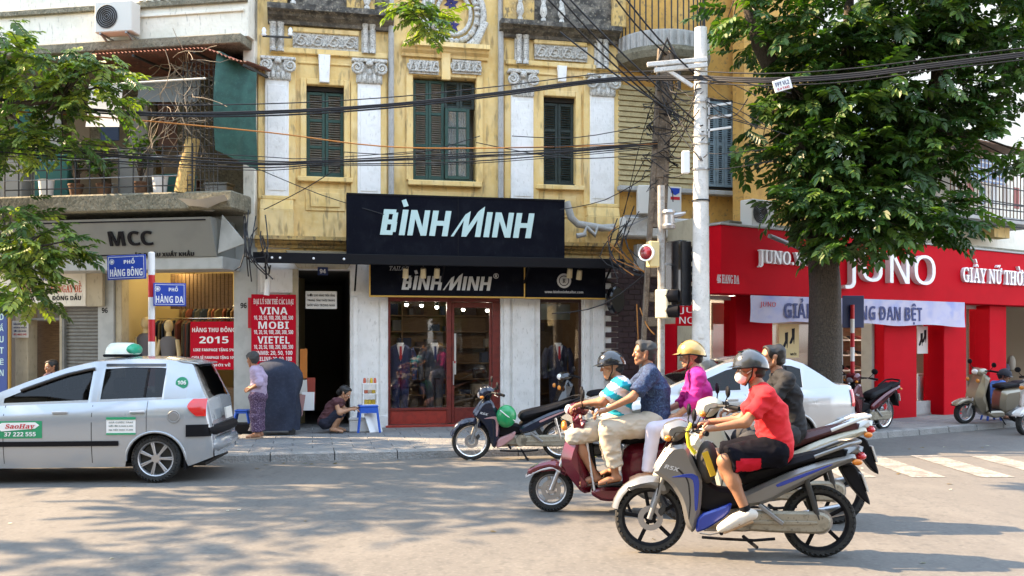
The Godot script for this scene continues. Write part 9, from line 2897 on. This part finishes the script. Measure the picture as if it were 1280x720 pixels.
# a pinnate leaf about L long: a stalk with paired leaflets, folded along their midribs
func spray_mesh(L: float, sd: int, tone: float) -> ArrayMesh:
	var r := RandomNumberGenerator.new()
	r.seed = sd
	var mb := N()
	mb.has_c = true
	mb.col = Color(0.06, 0.07, 0.025)
	mb.bar(Vector3.ZERO, V(L, -L * 0.12, 0), 0.006, 0.006)
	for k in 6:
		var x := L * (0.14 + 0.15 * k)
		var p := V(x, -x * 0.12, 0)
		for s in [-1.0, 1.0]:
			var len := L * r.randf_range(0.25, 0.36)
			var d := V(0.62, r.randf_range(-0.45, 0.05), s * 0.8).normalized()
			if k == 5: d = V(0.9, -0.3, s * 0.35).normalized()
			var w := len * 0.25
			var q := r.randf()
			var kk := tone * r.randf_range(0.75, 1.25)
			mb.col = Color((0.030 + 0.030 * q) * kk * (0.6 + 0.4 * tone), (0.078 + 0.042 * q) * kk, 0.018 * kk)
			var u := d.cross(Vector3.UP).normalized() * w
			var m1 := p + d * len * 0.35
			var tip := p + d * len - V(0, len * 0.12, 0)
			var up := V(0, w * 0.35, 0)
			for g in [-1.0, 1.0]:
				var e1: Vector3 = m1 + u * g + up
				var e2: Vector3 = p + d * len * 0.7 + u * g * 0.8 + up * 0.6 - V(0, len * 0.04, 0)
				mb.face([p, e1, e2, tip], Vector3.UP)
	return mb.mesh(M.leaf)

func tree(label: String, trunk: Array, radii: Array, limbs: Array, clumps: Array, tones: Array, singles: int, sd: int, size := 0.42) -> Node3D:
	var o: Vector3 = trunk[0]
	var t := thing("street_tree", label, "tree", T(o), "street trees")
	var r := RandomNumberGenerator.new()
	r.seed = sd
	var shift := func(a: Array) -> Array: return a.map(func(p): return p - o)
	# bark: a fluted, uneven trunk
	var P := []
	var tp: Array = shift.call(trunk)
	for i in tp.size():
		var row := PackedVector3Array()
		for j in 22:
			var a := TAU * j / 22
			var rr: float = radii[i] * (1.0 + 0.06 * sin(a * 5.0 + i) + 0.05 * sin(a * 3.0 + i * 1.7) + r.randf_range(-0.03, 0.03))
			row.append(tp[i] + V(cos(a) * rr, 0, sin(a) * rr))
		P.append(row)
	part(t, "trunk", N().grid(P, true), M.trunk)
	for l in limbs: part(t, "limb", N().tube(shift.call(l[0]), l[1], 10, false), M.trunk)
	var kinds := []
	for k in 6: kinds.append(spray_mesh(size, sd + k, tones[k % tones.size()]))
	var lists := [[], [], [], [], [], []]
	var all_limb := []
	for l in limbs: all_limb.append_array(l[0])
	var tw := N()
	var left := singles
	for c in clumps:
		var near: Vector3 = all_limb[0]
		for q in all_limb:
			if q.distance_to(c[0]) < near.distance_to(c[0]): near = q
		for b in 3 + int(c[2] / 90):
			var e: Vector3 = c[0] + V(r.randf_range(-0.8, 0.8), r.randf_range(-0.8, 0.8), r.randf_range(-0.8, 0.8)) * c[1]
			tw.tube([near - o, near.lerp(e, 0.5) - o + V(0, 0.12, 0), e - o], [0.028, 0.016, 0.006], 5, false)
		for b in c[2]:
			var v := V(r.randfn(), r.randfn(), r.randfn()).normalized() * pow(r.randf(), 0.45)
			# sub-clumps leave gaps between them
			v += V(sin(v.y * 9.0 + sd), sin(v.z * 8.0), sin(v.x * 9.0)) * 0.12
			var p: Vector3 = c[0] + v * c[1]
			var yaw := atan2(-v.z * c[1].z, v.x * c[1].x) + r.randf_range(-0.9, 0.9)
			var B := Basis(Vector3.UP, yaw) * Basis(V(0, 0, 1), r.randf_range(-0.75, 0.35)) * Basis(Vector3.RIGHT, r.randf_range(-0.6, 0.6))
			var xf := Transform3D(B.scaled(Vector3.ONE * r.randf_range(0.7, 1.2)), p - o)
			var k: int = r.randi() % 6
			if left > 0 and v.z * c[1].z > 0.2 * c[1].z and c.size() > 3:
				piece(t, "leaf_spray", kinds[k], xf)
				left -= 1
			else: lists[k].append(xf)
	part(t, "twigs", tw, M.trunk).set_meta("kind", "stuff")
	for k in 6:
		if lists[k].is_empty(): continue
		var mm := MultiMesh.new()
		mm.transform_format = MultiMesh.TRANSFORM_3D
		mm.mesh = kinds[k]
		mm.instance_count = lists[k].size()
		for i in lists[k].size(): mm.set_instance_transform(i, lists[k][i])
		var mi := MultiMeshInstance3D.new()
		mi.multimesh = mm
		mi.name = "crown"
		mi.set_meta("kind", "stuff")
		t.add_child(mi, true)
	return t

func trees() -> void:
	# right: the big tree before the shoe shop; clumps as [centre, radii, leaves]
	var d := 16.7
	var tr := [at(1031, 430, d), at(1031, 430, d), at(1032, 360, d), at(1028, 290, d), at(1022, 235, d)]
	tr[0].y = 0.1
	tr[1].y = 0.6
	var limbs := [[[at(1022, 240, d), at(1004, 163, d), at(972, 100, d - 0.3), at(950, 55, d - 0.6), at(930, -20, d - 0.8)], [0.22, 0.19, 0.16, 0.14, 0.11]],
		[[at(1024, 250, d), at(1075, 205, d - 0.3), at(1143, 160, d - 0.6), at(1174, 100, d - 0.8), at(1176, 10, d - 0.8), at(1180, -60, d - 1.0)], [0.2, 0.17, 0.15, 0.14, 0.12, 0.09]],
		[[at(1020, 236, d), at(1040, 150, d - 0.2), at(1060, 60, d - 0.4), at(1062, -30, d - 0.4)], [0.16, 0.12, 0.10, 0.07]]]
	var C := []
	for q in [[958, 35, -0.6, 48, 36, 90, 1], [925, 12, -0.5, 26, 26, 34, 1], [1040, 50, -0.8, 72, 52, 230, 1], [1130, 40, -0.9, 80, 50, 250, 1], [1225, 40, -1.0, 66, 56, 210, 1], [1270, 95, -1.2, 42, 40, 110, 1], [1005, 120, -0.6, 52, 42, 120, 1], [1075, 130, -0.9, 66, 48, 210, 1], [1155, 130, -1.0, 58, 46, 170, 1], [1010, 190, -0.7, 44, 34, 110, 1],
			[1075, 200, -0.9, 62, 42, 190, 1], [1145, 205, -1.0, 48, 42, 150, 1], [1190, 160, -0.9, 36, 34, 80, 1], [1020, 250, -0.9, 48, 34, 150, 1], [1085, 265, -1.1, 60, 32, 140, 1], [1160, 268, -1.1, 44, 32, 130, 1], [1045, 300, -0.9, 34, 22, 60, 1], [955, 150, -0.4, 24, 26, 26, 1], [930, 185, -0.4, 16, 20, 12, 1], [1275, 195, -1.0, 16, 24, 20, 1], [1110, 300, -1.1, 26, 16, 30, 1]]:
		var c := at(q[0], q[1], d + q[2])
		var k := d / FOC
		C.append([c, V(q[3] * k, q[4] * k, 0.95), int(q[5] * 0.72), 1])
	for q in [[V(6.4, 8.4, -15.6), V(2.6, 1.3, 2.0), 380], [V(8.0, 7.6, -15.6), V(1.8, 1.3, 1.8), 240]]: C.append(q)
	tree("big street tree with a thick dark trunk hiding part of the red shop sign", tr, [0.36, 0.29, 0.26, 0.25, 0.24], limbs, C, [0.75, 1.2, 0.9, 1.8, 1.0], 150, 301, 0.50)
	# left: the tree whose branches reach in over the taxi
	var b0 := V(-8.7, 0.1, -14.1)
	var tl := [b0, b0 + V(0, 1.2, 0), b0 + V(0.1, 2.6, 0), b0 + V(0.2, 3.6, 0)]
	limbs = [[[tl[3], V(-8.0, 4.6, -13.8), V(-7.2, 5.0, -13.5), V(-6.3, 5.1, -13.4)], [0.14, 0.09, 0.06, 0.03]], [[tl[3], V(-9.2, 5.6, -13.2), V(-10.2, 7.4, -12.2)], [0.16, 0.12, 0.07]],
		[[tl[2], V(-7.9, 3.0, -13.3), V(-7.2, 2.7, -13.0), V(-6.7, 2.65, -12.8)], [0.08, 0.06, 0.04, 0.02]], [[tl[3], V(-8.9, 6.0, -15.2), V(-9.2, 7.0, -16.2)], [0.12, 0.09, 0.05]]]
	C = []
	for q in [[45, 100, 13.4, 60, 52, 150], [110, 110, 13.4, 62, 42, 110], [20, 170, 13.3, 46, 40, 80], [75, 170, 13.5, 44, 28, 50], [0, 60, 13.4, 40, 40, 70], [125, 78, 13.4, 38, 18, 30], [40, 300, 12.9, 58, 40, 130], [15, 350, 12.8, 40, 40, 90], [68, 305, 13.0, 28, 22, 34], [40, 372, 12.8, 24, 14, 22], [10, 260, 13.0, 32, 26, 46]]:
		C.append([at(q[0], q[1], q[2]), V(q[3] * 0.0111, q[4] * 0.0111, 0.55), int(q[5] * 0.68), 1])
	for q in [[V(-11.2, 7.6, -11.6), V(2.2, 1.2, 1.6), 420], [V(-9.6, 7.4, -13.4), V(1.7, 1.0, 1.2), 220], [V(-13.2, 6.6, -13.8), V(2.0, 1.2, 1.5), 280], [V(-10.6, 6.6, -15.6), V(2.0, 0.9, 1.1), 240], [V(-9.4, 5.0, -16.2), V(1.4, 0.6, 0.6), 130], [V(-10.8, 6.2, -16.6), V(1.6, 0.6, 0.6), 140], [V(-8.9, 5.6, -15.0), V(1.0, 0.5, 0.6), 90], [V(-8.7, 6.9, -11.4), V(0.9, 0.6, 0.9), 70], [V(-12.6, 7.6, -9.2), V(1.4, 0.8, 0.9), 110]]: C.append(q)
	var left := tree("street tree at the picture's edge with light green branches over the taxi", tl, [0.24, 0.19, 0.17, 0.16], limbs, C, [1.7, 3.2, 1.1, 2.6], 140, 401, 0.36)
	# overhead branch whose tip hangs in front of the yellow house
	limbs = [[[V(-6.5, 9.5, -9.2), V(-3.2, 8.0, -10.5), V(-1.6, 6.4, -12.0), V(-1.1, 5.95, -12.4)], [0.12, 0.07, 0.03, 0.012]]]
	tree("light green sprig hanging from above in front of the carved wreath", [V(-9.0, 0.0, 3.2), V(-8.6, 5.0, 0.0), V(-6.5, 9.5, -9.2)], [0.25, 0.2, 0.13], limbs, [[at(534, 22, 12.4), V(0.26, 0.24, 0.22), 46, 1], [at(512, 14, 12.4), V(0.16, 0.16, 0.15), 16, 1], [V(-3.6, 8.6, -10.4), V(1.3, 0.7, 1.0), 90]], [2.4, 3.4, 1.8], 40, 501, 0.30)
	# trees on the viewer's own pavement, mirrored in the shop glass
	copy_of(left, Transform3D(Basis(Vector3.UP, 2.6), V(-2.0, 0.1, 6.6)), "street tree behind the viewer, nearer the taxi's side")
	copy_of(left, Transform3D(Basis(Vector3.UP, 4.0), V(8.0, 0.1, 6.8)), "street tree behind the viewer, nearer the shoe shop's side")
	for k in 5:  # extra unseen row, added to keep skylight off the lower facades
		copy_of(left, Transform3D(Basis(Vector3.UP, [3.0, 2.2, 3.6, 2.8, 3.3][k]).scaled(V(1.2, 1.1, 1.2)), V(-20.0 + k * 9.5, 0.1, 5.6)), "unseen street tree added behind the viewer to screen the lower facades, %s from the taxi's end" % ["first", "second", "third", "fourth", "fifth"][k])

func litter() -> void:
	# fallen leaves and scraps on the road
	var mb := N()
	mb.has_c = true
	var r := RandomNumberGenerator.new()
	r.seed = 77
	for k in 90:
		var p := V(r.randf_range(-9, 10), 0.008, -r.randf_range(6.5, 16.0))
		if k > 55: p = V(r.randf_range(-6, 8), 0.008, 0); 
		if k > 55: p.z = -(13.05 + 0.209 * (p.x + 5.2)) + r.randf_range(0.0, 0.25)
		if p.z < -(13.0 + 0.209 * (p.x + 5.2)) - 0.1: continue
		var a := r.randf() * TAU
		var d := V(cos(a), 0, sin(a))
		leaf(mb, p, d + V(0, 0.15, 0), r.randf_range(0.04, 0.10), r.randf_range(0.012, 0.03), r)
		var c := Color(0.20, 0.14, 0.06) if r.randf() < 0.7 else Color(0.55, 0.52, 0.46)
		for q in 6: mb.c[mb.c.size() - 1 - q] = c
	var o := single("fallen_leaves", mb, M.leaf, "scattered dry leaves and paper scraps on the road", "litter")
	o.set_meta("kind", "stuff")
